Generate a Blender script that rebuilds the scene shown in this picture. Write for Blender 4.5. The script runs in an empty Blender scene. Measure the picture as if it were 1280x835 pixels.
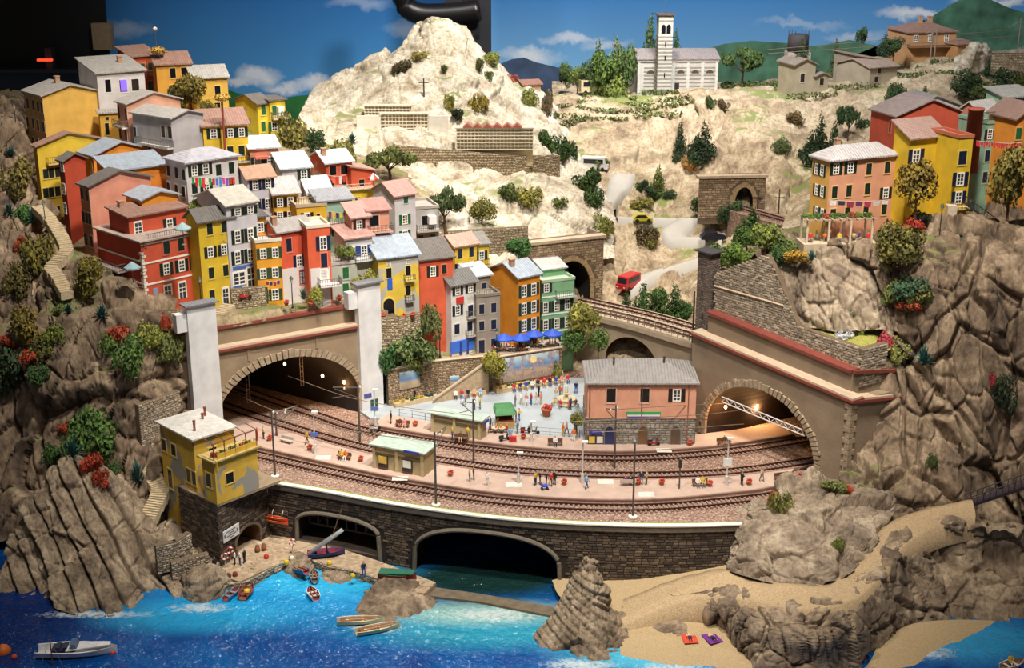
import bpy, math, random
import numpy as np
from mathutils import Vector, Matrix
from mathutils.bvhtree import BVHTree
SC = bpy.context.scene
COL = SC.collection
# ------------------------------------------------------------------ camera
F = 1700.0; PT = math.radians(18); CZ = 71.0
cp, sp = math.cos(PT), math.sin(PT)
cam = bpy.data.cameras.new('camera'); cam.sensor_fit = 'HORIZONTAL'; cam.sensor_width = 36
cam.lens = 36 * F / 1280; cam.clip_start = 1; cam.clip_end = 2000
co = bpy.data.objects.new('camera', cam); COL.objects.link(co)
co.location = (0, 0, CZ); co.rotation_euler = (math.pi / 2 - PT, 0, 0)
SC.camera = co
# ------------------------------------------------------------------ light and exposure
SC.view_settings.view_transform = 'Standard'; SC.view_settings.look = 'None'
SC.view_settings.gamma = 1; SC.view_settings.use_curve_mapping = False
SC.view_settings.exposure = 0.0
w = bpy.data.worlds.new('hall'); SC.world = w; w.use_nodes = True
w.node_tree.nodes['Background'].inputs[0].default_value = (1, .93, .84, 1)
w.node_tree.nodes['Background'].inputs[1].default_value = .09
def spot(name, loc, target, power, size, radius, col, blend=.9):
    l = bpy.data.lights.new(name, 'SPOT'); l.energy = power; l.spot_size = math.radians(size)
    l.spot_blend = blend; l.shadow_soft_size = radius; l.color = col
    o = bpy.data.objects.new(name, l); COL.objects.link(o); o.location = loc
    o.rotation_euler = (Vector(target) - Vector(loc)).to_track_quat('-Z', 'Y').to_euler()
WARM = (1, .925, .82)
spot('hall_spot_hill', (10, 205, 150), (-4, 246, 28), 1.05e6, 64, 7, WARM)
spot('hall_spot_village', (-5, 130, 140), (-42, 190, 22), 8.8e5, 52, 5, WARM)
spot('hall_spot_station', (20, 118, 120), (8, 172, 0), 6.6e5, 58, 5, WARM)
spot('hall_spot_right', (40, 125, 130), (72, 190, 22), 7.8e5, 55, 5, WARM)
spot('hall_spot_sea', (-20, 100, 110), (-10, 142, -8), 3.4e5, 60, 3, (1, .95, .88))
spot('hall_spot_backdrop', (30, 205, 105), (50, 330, 45), 5.5e5, 100, 6, (.95, .97, 1))
spot('fill_spot_backdrop_left', (-42, 235, 108), (-44, 330, 48), 2.1e5, 66, 6, (.95, .97, 1))  # added fill lamp that lifts the left backdrop panel
spot('fill_spot_village_top', (-25, 168, 145), (-62, 214, 38), 4.2e5, 44, 5, WARM)  # unseen fill, put in to brighten the upper left houses
spot('fill_spot_front_right', (30, 82, 100), (42, 142, -4), 2.0e5, 44, 4, WARM)  # extra fill without a fixture, brightens the lower right rocks
spot('glint_fill_rear', (-20, 290, 140), (-5, 142, -8), 4.0e5, 36, 2.2, (1, .96, .9))  # added behind the scene for glints on the water and rim light on rocks
# ------------------------------------------------------------------ pixel <-> world
def ray(px, py):
    u = (px - 640) / F; v = (417.5 - py) / F
    return Vector((u, cp + v * sp, -sp + v * cp))
def P(px, py, Y):
    r = ray(px, py); return Vector((0, 0, CZ)) + r * (Y / r.y)
def G(px, py, z=0.0):
    r = ray(px, py); return Vector((0, 0, CZ)) + r * ((z - CZ) / r.z)
def ppm(p):                                   # pixels per metre at a point
    return F / (p[1] * cp + (CZ - p[2]) * sp)
R = random.Random(7)
# ------------------------------------------------------------------ materials
MATS = {}
def _nt(name):
    m = bpy.data.materials.new(name); m.use_nodes = True; nt = m.node_tree
    return m, nt, nt.nodes['Principled BSDF']
def N(nt, t, **kw):
    n = nt.nodes.new(t)
    for k, v in kw.items():
        if k in n.inputs.keys(): n.inputs[k].default_value = v
        else: setattr(n, k, v)
    return n
def ramp(nt, fac, stops):
    r = nt.nodes.new('ShaderNodeValToRGB'); e = r.color_ramp.elements
    while len(e) < len(stops): e.new(.5)
    for i, (p, c) in enumerate(stops):
        e[i].position = p; e[i].color = (*c, 1) if len(c) == 3 else c
    nt.links.new(fac, r.inputs[0]); return r
def coords(nt, scale=(1, 1, 1), rot=(0, 0, 0), kind='Object'):
    tc = nt.nodes.new('ShaderNodeTexCoord'); mp = nt.nodes.new('ShaderNodeMapping')
    mp.inputs['Scale'].default_value = scale; mp.inputs['Rotation'].default_value = rot
    nt.links.new(tc.outputs[kind], mp.inputs[0]); return mp.outputs[0]
def lin(c):
    return tuple((x / 12.92 if x <= .04045 else ((x + .055) / 1.055) ** 2.4) for x in c)
def hexc(h):
    return lin(tuple(int(h[i:i + 2], 16) / 255 for i in (0, 2, 4)))
def mul(c, k): return tuple(min(1, x * k) for x in c)
def mat(h, rough=.75, var=.14, scale=1.2, bump=0.0, bscale=6.0, metal=0, key=None):
    """plain paint or plaster with a soft mottling and fine relief"""
    k = key or ('m', h, rough, var, scale, bump, bscale, metal)
    if k in MATS: return MATS[k]
    c = hexc(h)
    m, nt, b = _nt('paint_' + h); v = coords(nt)
    if var:
        n = N(nt, 'ShaderNodeTexNoise', Scale=scale, Detail=4.0)
        nt.links.new(v, n.inputs['Vector'])
        r = ramp(nt, n.outputs[0], [(.3, mul(c, 1 - var)), (.7, mul(c, 1 + var))])
        nt.links.new(r.outputs[0], b.inputs['Base Color'])
    else: b.inputs['Base Color'].default_value = (*c, 1)
    b.inputs['Roughness'].default_value = rough; b.inputs['Metallic'].default_value = metal
    if bump:
        n2 = N(nt, 'ShaderNodeTexNoise', Scale=bscale, Detail=3.0); nt.links.new(v, n2.inputs['Vector'])
        bm = N(nt, 'ShaderNodeBump', Strength=bump, Distance=.1)
        nt.links.new(n2.outputs[0], bm.inputs['Height']); nt.links.new(bm.outputs[0], b.inputs['Normal'])
    MATS[k] = m; return m
def wall_mat(h, patch=None, amount=.5):
    """house plaster; patch = colour of the render showing through where the paint has come off"""
    k = ('w', h, patch, amount)
    if k in MATS: return MATS[k]
    c = hexc(h); m, nt, b = _nt('plaster_' + h); v = coords(nt)
    n = N(nt, 'ShaderNodeTexNoise', Scale=.5, Detail=5.0); nt.links.new(v, n.inputs['Vector'])
    r = ramp(nt, n.outputs[0], [(.3, mul(c, .84)), (.7, mul(c, 1.1))]); out = r.outputs[0]
    if patch:
        n2 = N(nt, 'ShaderNodeTexNoise', Scale=.33, Detail=3.0, Distortion=.6); nt.links.new(v, n2.inputs['Vector'])
        r2 = ramp(nt, n2.outputs[0], [(amount, (0, 0, 0)), (amount + .02, (1, 1, 1))])
        mx = N(nt, 'ShaderNodeMix', data_type='RGBA'); nt.links.new(r2.outputs[0], mx.inputs[0])
        nt.links.new(out, mx.inputs[6]); mx.inputs[7].default_value = (*hexc(patch), 1); out = mx.outputs[2]
    nt.links.new(out, b.inputs['Base Color']); b.inputs['Roughness'].default_value = .85
    n3 = N(nt, 'ShaderNodeTexNoise', Scale=9.0, Detail=2.0); nt.links.new(v, n3.inputs['Vector'])
    bm = N(nt, 'ShaderNodeBump', Strength=.25, Distance=.06)
    nt.links.new(n3.outputs[0], bm.inputs['Height']); nt.links.new(bm.outputs[0], b.inputs['Normal'])
    MATS[k] = m; return m
def roof_mat(h, ang=0):
    """painted sheet / tile roof, fine ribs running down the slope"""
    k = ('r', h, ang)
    if k in MATS: return MATS[k]
    c = mul(hexc(h), .8); m, nt, b = _nt('roofing_' + h); v = coords(nt, rot=(0, 0, ang))
    wv = N(nt, 'ShaderNodeTexWave', Scale=.75, Distortion=.3, Detail=1.0); nt.links.new(v, wv.inputs['Vector'])
    n = N(nt, 'ShaderNodeTexNoise', Scale=1.6, Detail=5.0); nt.links.new(v, n.inputs['Vector'])
    r = ramp(nt, n.outputs[0], [(.3, mul(c, .8)), (.7, mul(c, 1.1))])
    nt.links.new(r.outputs[0], b.inputs['Base Color']); b.inputs['Roughness'].default_value = .6
    bm = N(nt, 'ShaderNodeBump', Strength=.55, Distance=.14)
    nt.links.new(wv.outputs[0], bm.inputs['Height']); nt.links.new(bm.outputs[0], b.inputs['Normal'])
    MATS[k] = m; return m
def rock_mat(name, c0, c1, c2, green=None, gscale=.09, stretch=(1, 1, .35)):
    m, nt, b = _nt(name); v = coords(nt, scale=stretch)
    n = N(nt, 'ShaderNodeTexNoise', Scale=.28, Detail=8.0, Roughness=.65, Distortion=.4); nt.links.new(v, n.inputs['Vector'])
    r = ramp(nt, n.outputs[0], [(.32, hexc(c0)), (.5, hexc(c1)), (.66, hexc(c2))]); out = r.outputs[0]
    n4 = N(nt, 'ShaderNodeTexNoise', Scale=2.2, Detail=4.0); nt.links.new(v, n4.inputs['Vector'])
    mz = N(nt, 'ShaderNodeMix', data_type='RGBA', blend_type='MULTIPLY'); mz.inputs[0].default_value = .55
    r4 = ramp(nt, n4.outputs[0], [(.32, (.34, .3, .27)), (.55, (1, 1, 1))])
    nt.links.new(out, mz.inputs[6]); nt.links.new(r4.outputs[0], mz.inputs[7]); out = mz.outputs[2]
    if green:
        ge = nt.nodes.new('ShaderNodeNewGeometry'); sx = nt.nodes.new('ShaderNodeSeparateXYZ')
        nt.links.new(ge.outputs['Normal'], sx.inputs[0])
        v2 = coords(nt); n2 = N(nt, 'ShaderNodeTexNoise', Scale=gscale, Detail=5.0); nt.links.new(v2, n2.inputs['Vector'])
        a = N(nt, 'ShaderNodeMath', operation='MULTIPLY'); nt.links.new(sx.outputs[2], a.inputs[0]); nt.links.new(n2.outputs[0], a.inputs[1])
        r2 = ramp(nt, a.outputs[0], [(.5, (0, 0, 0)), (.58, (1, 1, 1))])
        mx = N(nt, 'ShaderNodeMix', data_type='RGBA'); nt.links.new(r2.outputs[0], mx.inputs[0])
        nt.links.new(out, mx.inputs[6]); mx.inputs[7].default_value = (*hexc(green), 1); out = mx.outputs[2]
    nt.links.new(out, b.inputs['Base Color']); b.inputs['Roughness'].default_value = .9
    n3 = N(nt, 'ShaderNodeTexNoise', Scale=1.5, Detail=8.0, Roughness=.7); nt.links.new(v, n3.inputs['Vector'])
    bm = N(nt, 'ShaderNodeBump', Strength=.9, Distance=.4)
    nt.links.new(n3.outputs[0], bm.inputs['Height']); nt.links.new(bm.outputs[0], b.inputs['Normal'])
    MATS[name] = m; return m
def brick_mat(name, c0, c1, cm, bw=.9, bh=.4, mortar=.03):
    """masonry too small to tell apart: uses UV in metres"""
    m, nt, b = _nt(name); v = coords(nt, kind='UV')
    t = N(nt, 'ShaderNodeTexBrick', Scale=1.0); t.inputs['Brick Width'].default_value = bw; t.inputs['Row Height'].default_value = bh
    t.inputs['Mortar Size'].default_value = mortar
    for i, c in ((1, c0), (2, c1), (3, cm)): t.inputs[i].default_value = (*hexc(c), 1)
    nt.links.new(v, t.inputs[0]); nt.links.new(t.outputs[0], b.inputs['Base Color'])
    bm = N(nt, 'ShaderNodeBump', Strength=.8, Distance=.08); bm.invert = True
    nt.links.new(t.outputs[1], bm.inputs['Height']); nt.links.new(bm.outputs[0], b.inputs['Normal'])
    b.inputs['Roughness'].default_value = .9; MATS[name] = m; return m
def speckle_mat(name, cs, scale, bump=.5, rough=.95):
    m, nt, b = _nt(name); v = coords(nt)
    n = N(nt, 'ShaderNodeTexVoronoi', Scale=scale); nt.links.new(v, n.inputs['Vector'])
    sc_ = nt.nodes.new('ShaderNodeSeparateColor'); nt.links.new(n.outputs['Color'], sc_.inputs[0])
    k = len(cs); r = ramp(nt, sc_.outputs[0], [(i / max(1, k - 1), hexc(c)) for i, c in enumerate(cs)])
    nt.links.new(r.outputs[0], b.inputs['Base Color']); b.inputs['Roughness'].default_value = rough
    if bump:
        bm = N(nt, 'ShaderNodeBump', Strength=bump, Distance=.12); bm.invert = True
        nt.links.new(n.outputs[0], bm.inputs['Height']); nt.links.new(bm.outputs[0], b.inputs['Normal'])
    MATS[name] = m; return m
def leaf_mat(h):
    k = ('l', h)
    if k in MATS: return MATS[k]
    c = hexc(h); m, nt, b = _nt('leaves_' + h); v = coords(nt)
    n = N(nt, 'ShaderNodeTexNoise', Scale=3.0, Detail=6.0); nt.links.new(v, n.inputs['Vector'])
    r = ramp(nt, n.outputs[0], [(.3, mul(c, .45)), (.5, mul((c[0] * 1.05, c[1], c[2] * 1.05), .95)), (.7, mul((c[0] * 1.3, c[1] * 1.12, c[2]), 1.5))])
    nt.links.new(r.outputs[0], b.inputs['Base Color']); b.inputs['Roughness'].default_value = .8
    MATS[k] = m; return m
def glow_mat(h, e):
    k = ('g', h, e)
    if k in MATS: return MATS[k]
    m, nt, b = _nt('glow_' + h); b.inputs['Base Color'].default_value = (*hexc(h), 1)
    b.inputs['Emission Color'].default_value = (*hexc(h), 1); b.inputs['Emission Strength'].default_value = e
    MATS[k] = m; return m
# ------------------------------------------------------------------ mesh builder
class MB:
    def __init__(s): s.v = []; s.f = []; s.m = []; s.uv = None
    def poly(s, pts, mi=0):
        i = len(s.v); s.v += [tuple(p) for p in pts]; s.f.append(tuple(range(i, i + len(pts)))); s.m.append(mi); return s
    def box(s, x0, y0, z0, x1, y1, z1, mi=0):
        i = len(s.v)
        s.v += [(x0, y0, z0), (x1, y0, z0), (x1, y1, z0), (x0, y1, z0), (x0, y0, z1), (x1, y0, z1), (x1, y1, z1), (x0, y1, z1)]
        for f in ((0, 3, 2, 1), (4, 5, 6, 7), (0, 1, 5, 4), (1, 2, 6, 5), (2, 3, 7, 6), (3, 0, 4, 7)):
            s.f.append(tuple(i + k for k in f)); s.m.append(mi)
        return s
    def obox(s, o, ax, ay, az, mi=0):              # box from a corner and three edge vectors
        o, ax, ay, az = map(Vector, (o, ax, ay, az)); i = len(s.v)
        s.v += [tuple(p) for p in (o, o + ax, o + ax + ay, o + ay, o + az, o + ax + az, o + ax + ay + az, o + ay + az)]
        for f in ((0, 3, 2, 1), (4, 5, 6, 7), (0, 1, 5, 4), (1, 2, 6, 5), (2, 3, 7, 6), (3, 0, 4, 7)):
            s.f.append(tuple(i + k for k in f)); s.m.append(mi)
        return s
    def prism(s, pts, off, mi=0):                  # polygon pushed along a vector
        off = Vector(off); n = len(pts); i = len(s.v)
        s.v += [tuple(p) for p in pts] + [tuple(Vector(p) + off) for p in pts]
        s.f.append(tuple(range(i, i + n))); s.m.append(mi); s.f.append(tuple(range(i + 2 * n - 1, i + n - 1, -1))); s.m.append(mi)
        for k in range(n):
            l = (k + 1) % n; s.f.append((i + k, i + n + k, i + n + l, i + l)); s.m.append(mi)
        return s
    def tube(s, pts, r, n=6, mi=0, cap=True):
        pts = [Vector(p) for p in pts]; rs = r if isinstance(r, (list, tuple)) else [r] * len(pts); i0 = len(s.v)
        for k, p in enumerate(pts):
            t = (pts[min(k + 1, len(pts) - 1)] - pts[max(k - 1, 0)]).normalized()
            a = t.cross(Vector((0, 0, 1))) if abs(t.z) < .95 else t.cross(Vector((0, 1, 0)))
            a.normalize(); b = t.cross(a)
            for j in range(n):
                q = 2 * math.pi * j / n; s.v.append(tuple(p + (a * math.cos(q) + b * math.sin(q)) * rs[k]))
        for k in range(len(pts) - 1):
            for j in range(n):
                l = (j + 1) % n; s.f.append((i0 + k * n + j, i0 + k * n + l, i0 + (k + 1) * n + l, i0 + (k + 1) * n + j)); s.m.append(mi)
        if cap:
            s.f.append(tuple(i0 + j for j in range(n))[::-1]); s.m.append(mi)
            e = i0 + (len(pts) - 1) * n; s.f.append(tuple(e + j for j in range(n))); s.m.append(mi)
        return s
    def lathe(s, prof, n=12, o=(0, 0, 0), mi=0):
        i0 = len(s.v); o = Vector(o)
        for r, z in prof:
            for j in range(n):
                q = 2 * math.pi * j / n; s.v.append((o.x + r * math.cos(q), o.y + r * math.sin(q), o.z + z))
        for k in range(len(prof) - 1):
            for j in range(n):
                l = (j + 1) % n; s.f.append((i0 + k * n + j, i0 + k * n + l, i0 + (k + 1) * n + l, i0 + (k + 1) * n + j)); s.m.append(mi)
        s.f.append(tuple(i0 + j for j in range(n))[::-1]); s.m.append(mi)
        e = i0 + (len(prof) - 1) * n; s.f.append(tuple(e + j for j in range(n))); s.m.append(mi)
        return s
    def mesh(s, name, mats=(), smooth=False, uvs=None):
        me = bpy.data.meshes.new(name); me.from_pydata(s.v, [], s.f)
        me.polygons.foreach_set('material_index', s.m)
        if smooth: me.polygons.foreach_set('use_smooth', [True] * len(s.f))
        for m in (mats if isinstance(mats, (list, tuple)) else [mats]): me.materials.append(m)
        if uvs is not None:
            u = me.uv_layers.new(name='UVMap')
            for l in me.loops: u.data[l.index].uv = uvs[l.vertex_index]
        me.update(); return me
    def build(s, name, mats, parent=None, smooth=False, uvs=None, loc=None):
        return link(name, s.mesh(name, mats, smooth, uvs), parent, loc)
def link(name, me, parent=None, loc=None, rz=None):
    o = bpy.data.objects.new(name, me); COL.objects.link(o)
    if parent is not None: o.parent = parent
    if loc is not None: o.location = loc
    if rz is not None: o.rotation_euler = (0, 0, rz)
    return o
def tag(o, label, cat, group=None, kind=None):
    o['label'] = label; o['category'] = cat
    if group: o['group'] = group
    if kind: o['kind'] = kind
    return o
def struct(o, label=None):
    o['kind'] = 'structure'
    if label: o['label'] = label
    return o
def thing(name, label, cat, loc=(0, 0, 0), rz=0, group=None):
    o = bpy.data.objects.new(name, None); o.empty_display_size = .5; COL.objects.link(o)
    o.location = loc; o.rotation_euler = (0, 0, rz); return tag(o, label, cat, group)
def setmats(o, mats):                              # own materials on shared mesh data
    for i, m in enumerate(mats):
        if i < len(o.material_slots): o.material_slots[i].link = 'OBJECT'; o.material_slots[i].material = m
    return o
# ------------------------------------------------------------------ numpy noise
def _h(i, j, k, s):
    n = (i * 374761393 + j * 668265263 + k * 2147483647 + s * 1274126177) & 0x7fffffff
    n = ((n ^ (n >> 13)) * 1274126177) & 0x7fffffff
    n = ((n ^ (n >> 15)) * 668265263) & 0x7fffffff
    return ((n ^ (n >> 16)) & 0xffff) / 65535.0
def vnoise(p, s=0):
    i = np.floor(p).astype(np.int64); f = p - i; f = f * f * (3 - 2 * f); r = 0
    for a in (0, 1):
        for b in (0, 1):
            for c in (0, 1):
                wt = (f[:, 0] if a else 1 - f[:, 0]) * (f[:, 1] if b else 1 - f[:, 1]) * (f[:, 2] if c else 1 - f[:, 2])
                r = r + wt * _h(i[:, 0] + a, i[:, 1] + b, i[:, 2] + c, s)
    return r * 2 - 1
def fbm(p, o=4, s=0, ridged=False):
    r = 0; a = 1.0; t = 0
    for k in range(o):
        n = vnoise(p * 2 ** k + 17.3 * k, s + k)
        r = r + a * ((1 - 2 * np.abs(n)) if ridged else n); t += a; a *= .5
    return r / t
def worley(p, s=0):
    i = np.floor(p).astype(np.int64); n = len(p)
    d1 = np.full(n, 9.); d2 = np.full(n, 9.); idv = np.zeros(n); rel = np.zeros((n, 3))
    for a in (-1, 0, 1):
        for b in (-1, 0, 1):
            for c in (-1, 0, 1):
                I, J, K = i[:, 0] + a, i[:, 1] + b, i[:, 2] + c
                q = np.stack([I + _h(I, J, K, s), J + _h(I, J, K, s + 1), K + _h(I, J, K, s + 2)], 1) - p
                d = np.sqrt((q * q).sum(1)); hv = _h(I, J, K, s + 3)
                m = d < d1; d2 = np.where(m, d1, np.minimum(d2, d)); idv = np.where(m, hv, idv); d1 = np.where(m, d, d1); rel = np.where(m[:, None], q, rel)
    return d1, d2, idv, rel
def rockdisp(p, amp=1.0, cell=(4, 4, 9), tilt=(0, 0), seed=0, crack=.7):
    """angular rock: broken facets of random tilt parted by narrow cracks; offsets along the surface normal"""
    q = p.copy(); q[:, 0] += tilt[0] * p[:, 2]; q[:, 1] += tilt[1] * p[:, 2]
    wv = np.stack([fbm(p * .13, 3, seed + 5), fbm(p * .13, 3, seed + 6), fbm(p * .13, 3, seed + 7)], 1) * 1.3
    q = (q + wv) / np.array(cell); r = 0
    for sc, tl, of, ck, wd, s2 in ((.42, 2.9, 1.3, .9, .05, 0), (.95, 1.9, .75, .8, .07, 11), (2.3, .75, .25, .3, .1, 29)):
        d1, d2, h, rel = worley(q * sc + s2 * .37, seed + s2)
        g = np.stack([(h * 7.13) % 1 - .5, (h * 13.7) % 1 - .5, (h * 29.3) % 1 - .5], 1)
        r = r + (rel * g).sum(1) * tl + (h - .5) * of - ck * crack * (1 - np.clip((d2 - d1) / wd, 0, 1))
    return amp * (r + fbm(p * .16, 3, seed + 21, True) * .4 + fbm(p * 1.1, 3, seed + 31) * .12)
def slabs(p, amp, k=.6, per=2.1, seed=0):
    """tilted layers: proud slabs with deep grooves between them"""
    s_ = (p[:, 0] + k * p[:, 2] + .25 * p[:, 1]) / per + .5 * fbm(p * .09, 3, seed); i = np.floor(s_); f = s_ - i; ii = i.astype(np.int64)
    z = ii * 0; h = _h(ii, z, z, seed + 2); u = (p[:, 2] - .6 * p[:, 0]) / 5 + h * 9; j = np.floor(u).astype(np.int64); hb = _h(ii, j, z, seed + 3); fu = u - np.floor(u)
    return amp * ((h - .5) * 1.3 + (hb - .5) * .9 + .5 * (1 - f) - 1.5 * (1 - np.clip(np.minimum(f, 1 - f) / .1, 0, 1)) - .4 * (1 - np.clip(np.minimum(fu, 1 - fu) / .06, 0, 1)) + .4 * fbm(p * .35, 4, seed + 8) + .12 * fbm(p * 1.6, 2, seed + 9))
def cat(a, n):                                     # resample a polyline smoothly to n points
    a = np.asarray(a, float); k = len(a)
    if k == 1: return np.repeat(a, n, 0)
    L = np.r_[0, np.cumsum(np.linalg.norm(np.diff(a, axis=0), axis=1) + 1e-6)]
    t = np.linspace(0, L[-1], n); i = np.clip(np.searchsorted(L, t, side='right') - 1, 0, k - 2)
    u = ((t - L[i]) / (L[i + 1] - L[i]))[:, None]
    m = np.zeros_like(a); m[1:-1] = (a[2:] - a[:-2]) / (L[2:] - L[:-2])[:, None]
    m[0] = (a[1] - a[0]) / (L[1] - L[0]); m[-1] = (a[-1] - a[-2]) / (L[-1] - L[-2])
    hh = (L[i + 1] - L[i])[:, None]
    return ((2 * u**3 - 3 * u**2 + 1) * a[i] + (u**3 - 2 * u**2 + u) * hh * m[i] + (-2 * u**3 + 3 * u**2) * a[i + 1] + (u**3 - u**2) * hh * m[i + 1])
def gridmesh(name, g, mats, parent=None, smooth=True, closed=False, mi=None):
    nv, nu = g.shape[:2]; me = bpy.data.meshes.new(name)
    cu = nu if closed else nu - 1
    ii, jj = np.meshgrid(np.arange(nv - 1), np.arange(cu), indexing='ij'); j2 = (jj + 1) % nu
    fc = np.stack([ii * nu + jj, ii * nu + j2, (ii + 1) * nu + j2, (ii + 1) * nu + jj], -1).reshape(-1, 4)
    v = g.reshape(-1, 3)
    me.vertices.add(len(v)); me.vertices.foreach_set('co', v.ravel())
    me.loops.add(fc.size); me.loops.foreach_set('vertex_index', fc.ravel().astype(np.int32))
    me.polygons.add(len(fc)); me.polygons.foreach_set('loop_start', np.arange(0, fc.size, 4, dtype=np.int32))
    me.polygons.foreach_set('loop_total', np.full(len(fc), 4, np.int32))
    if smooth: me.polygons.foreach_set('use_smooth', np.ones(len(fc), bool))
    for m in (mats if isinstance(mats, (list, tuple)) else [mats]): me.materials.append(m)
    me.update(calc_edges=True); me.validate()
    return link(name, me, parent)
TERR = []                                           # (verts, faces) for ray casts
def loft(name, rows, nu, nv, m, disp=None, parent=None, edge=0.0, pix=True, fade=0):
    pts = [[(P(*q) if pix else q) for q in r] for r in rows]
    a = np.stack([cat(r, nu) for r in pts], 0)      # rows x nu x 3
    g = np.stack([cat(a[:, j], nv) for j in range(nu)], 1)
    if disp:
        du = np.gradient(g, axis=1); dv = np.gradient(g, axis=0); n = np.cross(du, dv)
        n /= np.linalg.norm(n, axis=2, keepdims=True) + 1e-9
        d = disp(g.reshape(-1, 3)).reshape(nv, nu)
        if fade:
            fv = np.clip(np.arange(nv) / fade, 0, 1)[:, None]; d = d * fv
        g = g + n * d[..., None]
    o = gridmesh(name, g, m, parent); TERR.append(o); return o
def ringrock(name, base, apex, prof, n, nv, m, disp, zb=None):
    """free-standing rock: base ring of world points, drawn in towards an apex; prof = [(height fraction, ring scale)]"""
    b = cat(np.array([tuple(p) for p in base] + [tuple(base[0])]), n + 1)[:-1]; ap = np.array(apex)
    pr = cat([(h, s, 0) for h, s in prof], nv); g = []
    for h, s, _ in pr:
        c = b.mean(0) * (1 - h) + ap * h; r = b - b.mean(0); q = c + r * s; q[:, 2] = b[:, 2] * (1 - h) + ap[2] * h; g.append(q)
    g = np.stack(g, 0); du = np.roll(g, -1, 1) - np.roll(g, 1, 1); dv = np.gradient(g, axis=0)
    nn = np.cross(du, dv); nn /= np.linalg.norm(nn, axis=2, keepdims=True) + 1e-9
    g = g + nn * disp(g.reshape(-1, 3)).reshape(nv, n)[..., None]
    o = gridmesh(name, g, m, closed=True); TERR.append(o); return o
BV = [None]
def bake():
    vs = []; fs = []
    for o in TERR:
        me = o.data; k = len(vs); mw = o.matrix_basis
        vs += [mw @ v.co for v in me.vertices]; fs += [tuple(k + i for i in p.vertices) for p in me.polygons]
    BV[0] = BVHTree.FromPolygons(vs, fs)
def hit(px, py, far=900, dflt=None):
    r = ray(px, py).normalized(); h = BV[0].ray_cast(Vector((0, 0, CZ)), r, far)
    return h[0] if h[0] is not None else (dflt or G(px, py, 0))
def drop(x, y, z=120):
    h = BV[0].ray_cast(Vector((x, y, z)), Vector((0, 0, -1))); return h[0].z if h[0] is not None else 0
# ================================================================== SETTING
SEA = -8.2; QUAY = -7.2
# ---- painted backdrop
def sky_paint(name, lo, hi, clouds, z0, z1):
    m, nt, b = _nt(name); v = coords(nt)
    sx = nt.nodes.new('ShaderNodeSeparateXYZ'); nt.links.new(v, sx.inputs[0])
    mr = N(nt, 'ShaderNodeMapRange'); mr.inputs[1].default_value = z0; mr.inputs[2].default_value = z1
    nt.links.new(sx.outputs[2], mr.inputs[0])
    out = ramp(nt, mr.outputs[0], [(0, hexc(lo)), (1, hexc(hi))]).outputs[0]
    ns = N(nt, 'ShaderNodeTexNoise', Scale=.12, Detail=6.0, Roughness=.6); nt.links.new(v, ns.inputs['Vector'])
    vs = N(nt, 'ShaderNodeVectorMath', operation='SCALE'); vs.inputs[3].default_value = 9
    sub = N(nt, 'ShaderNodeVectorMath', operation='SUBTRACT'); sub.inputs[1].default_value = (.5, .5, .5)
    nt.links.new(ns.outputs[1], sub.inputs[0]); nt.links.new(sub.outputs[0], vs.inputs[0])
    ad = N(nt, 'ShaderNodeVectorMath', operation='ADD'); nt.links.new(v, ad.inputs[0]); nt.links.new(vs.outputs[0], ad.inputs[1])
    for (c, rx, rz, k) in clouds:
        mp = nt.nodes.new('ShaderNodeMapping'); mp.vector_type = 'TEXTURE'
        mp.inputs['Location'].default_value = c; mp.inputs['Scale'].default_value = (rx, 60, rz)
        nt.links.new(ad.outputs[0], mp.inputs[0])
        g = nt.nodes.new('ShaderNodeTexGradient'); g.gradient_type = 'SPHERICAL'; nt.links.new(mp.outputs[0], g.inputs[0])
        r = ramp(nt, g.outputs[1], [(.05, (0, 0, 0)), (.7, (k, k, k))])
        mx = N(nt, 'ShaderNodeMix', data_type='RGBA'); nt.links.new(r.outputs[0], mx.inputs[0])
        nt.links.new(out, mx.inputs[6]); mx.inputs[7].default_value = (.85, .87, .9, 1); out = mx.outputs[2]
    nt.links.new(out, b.inputs['Base Color']); b.inputs['Roughness'].default_value = .9; return m
YB = 330
def cl(px, py, rx, rz, k=.9): return (tuple(P(px, py, YB)), rx, rz, k)
skyR = sky_paint('painted_sky', '86bfe6', '2479c4', [cl(662, 70, 9, 2.4), cl(715, 50, 10, 1.6, .7), cl(1150, 17, 12, 2), cl(1250, 3, 14, 2), cl(1070, 42, 9, 1.6, .5), cl(760, 60, 7, 1.4, .6), cl(1000, 30, 14, 1, .3)], 28, 52)
skyL = sky_paint('painted_sky_dimmed', '4f9ad2', '1560a4', [cl(322, 93, 6, 3, .95), cl(300, 102, 5, 1.6), cl(350, 108, 6, 1.6), cl(395, 104, 8, 2), cl(440, 112, 9, 1.6, .6), cl(505, 35, 5, 3, .35), cl(455, 5, 9, 2, .3), cl(155, 40, 9, 3, .35)], 28, 52)  # the left side's dimmer light is mixed into this darker sky colour
a, b_, c_ = P(615, 300, YB), P(1500, 300, YB), P(60, 300, YB)
wb = MB().box(a.x, YB, -30, b_.x, YB + 1, 130).build('wall_back', skyR); struct(wb, 'backdrop wall painted as a blue sky with thin clouds')
wl = MB().box(c_.x, YB, -30, a.x, YB + 1, 130).build('wall_back_left', skyL); struct(wl, 'painted sky backdrop panel with small white clouds, its blue darkened for dimmer light')
def painted(name, pts, h, parent, var=.3):
    q = [P(x, y, YB - .25) for x, y in pts]
    MB().prism(q, (0, .2, 0)).build(name, mat(h, .95, var, .25), parent)
painted('painted_mountain', [(1060, 140), (1060, 72), (1090, 60), (1130, 42), (1160, 24), (1185, 8), (1210, -6), (1235, -2), (1262, 10), (1330, 30), (1330, 140)], '47705a', wb, .5)
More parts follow.
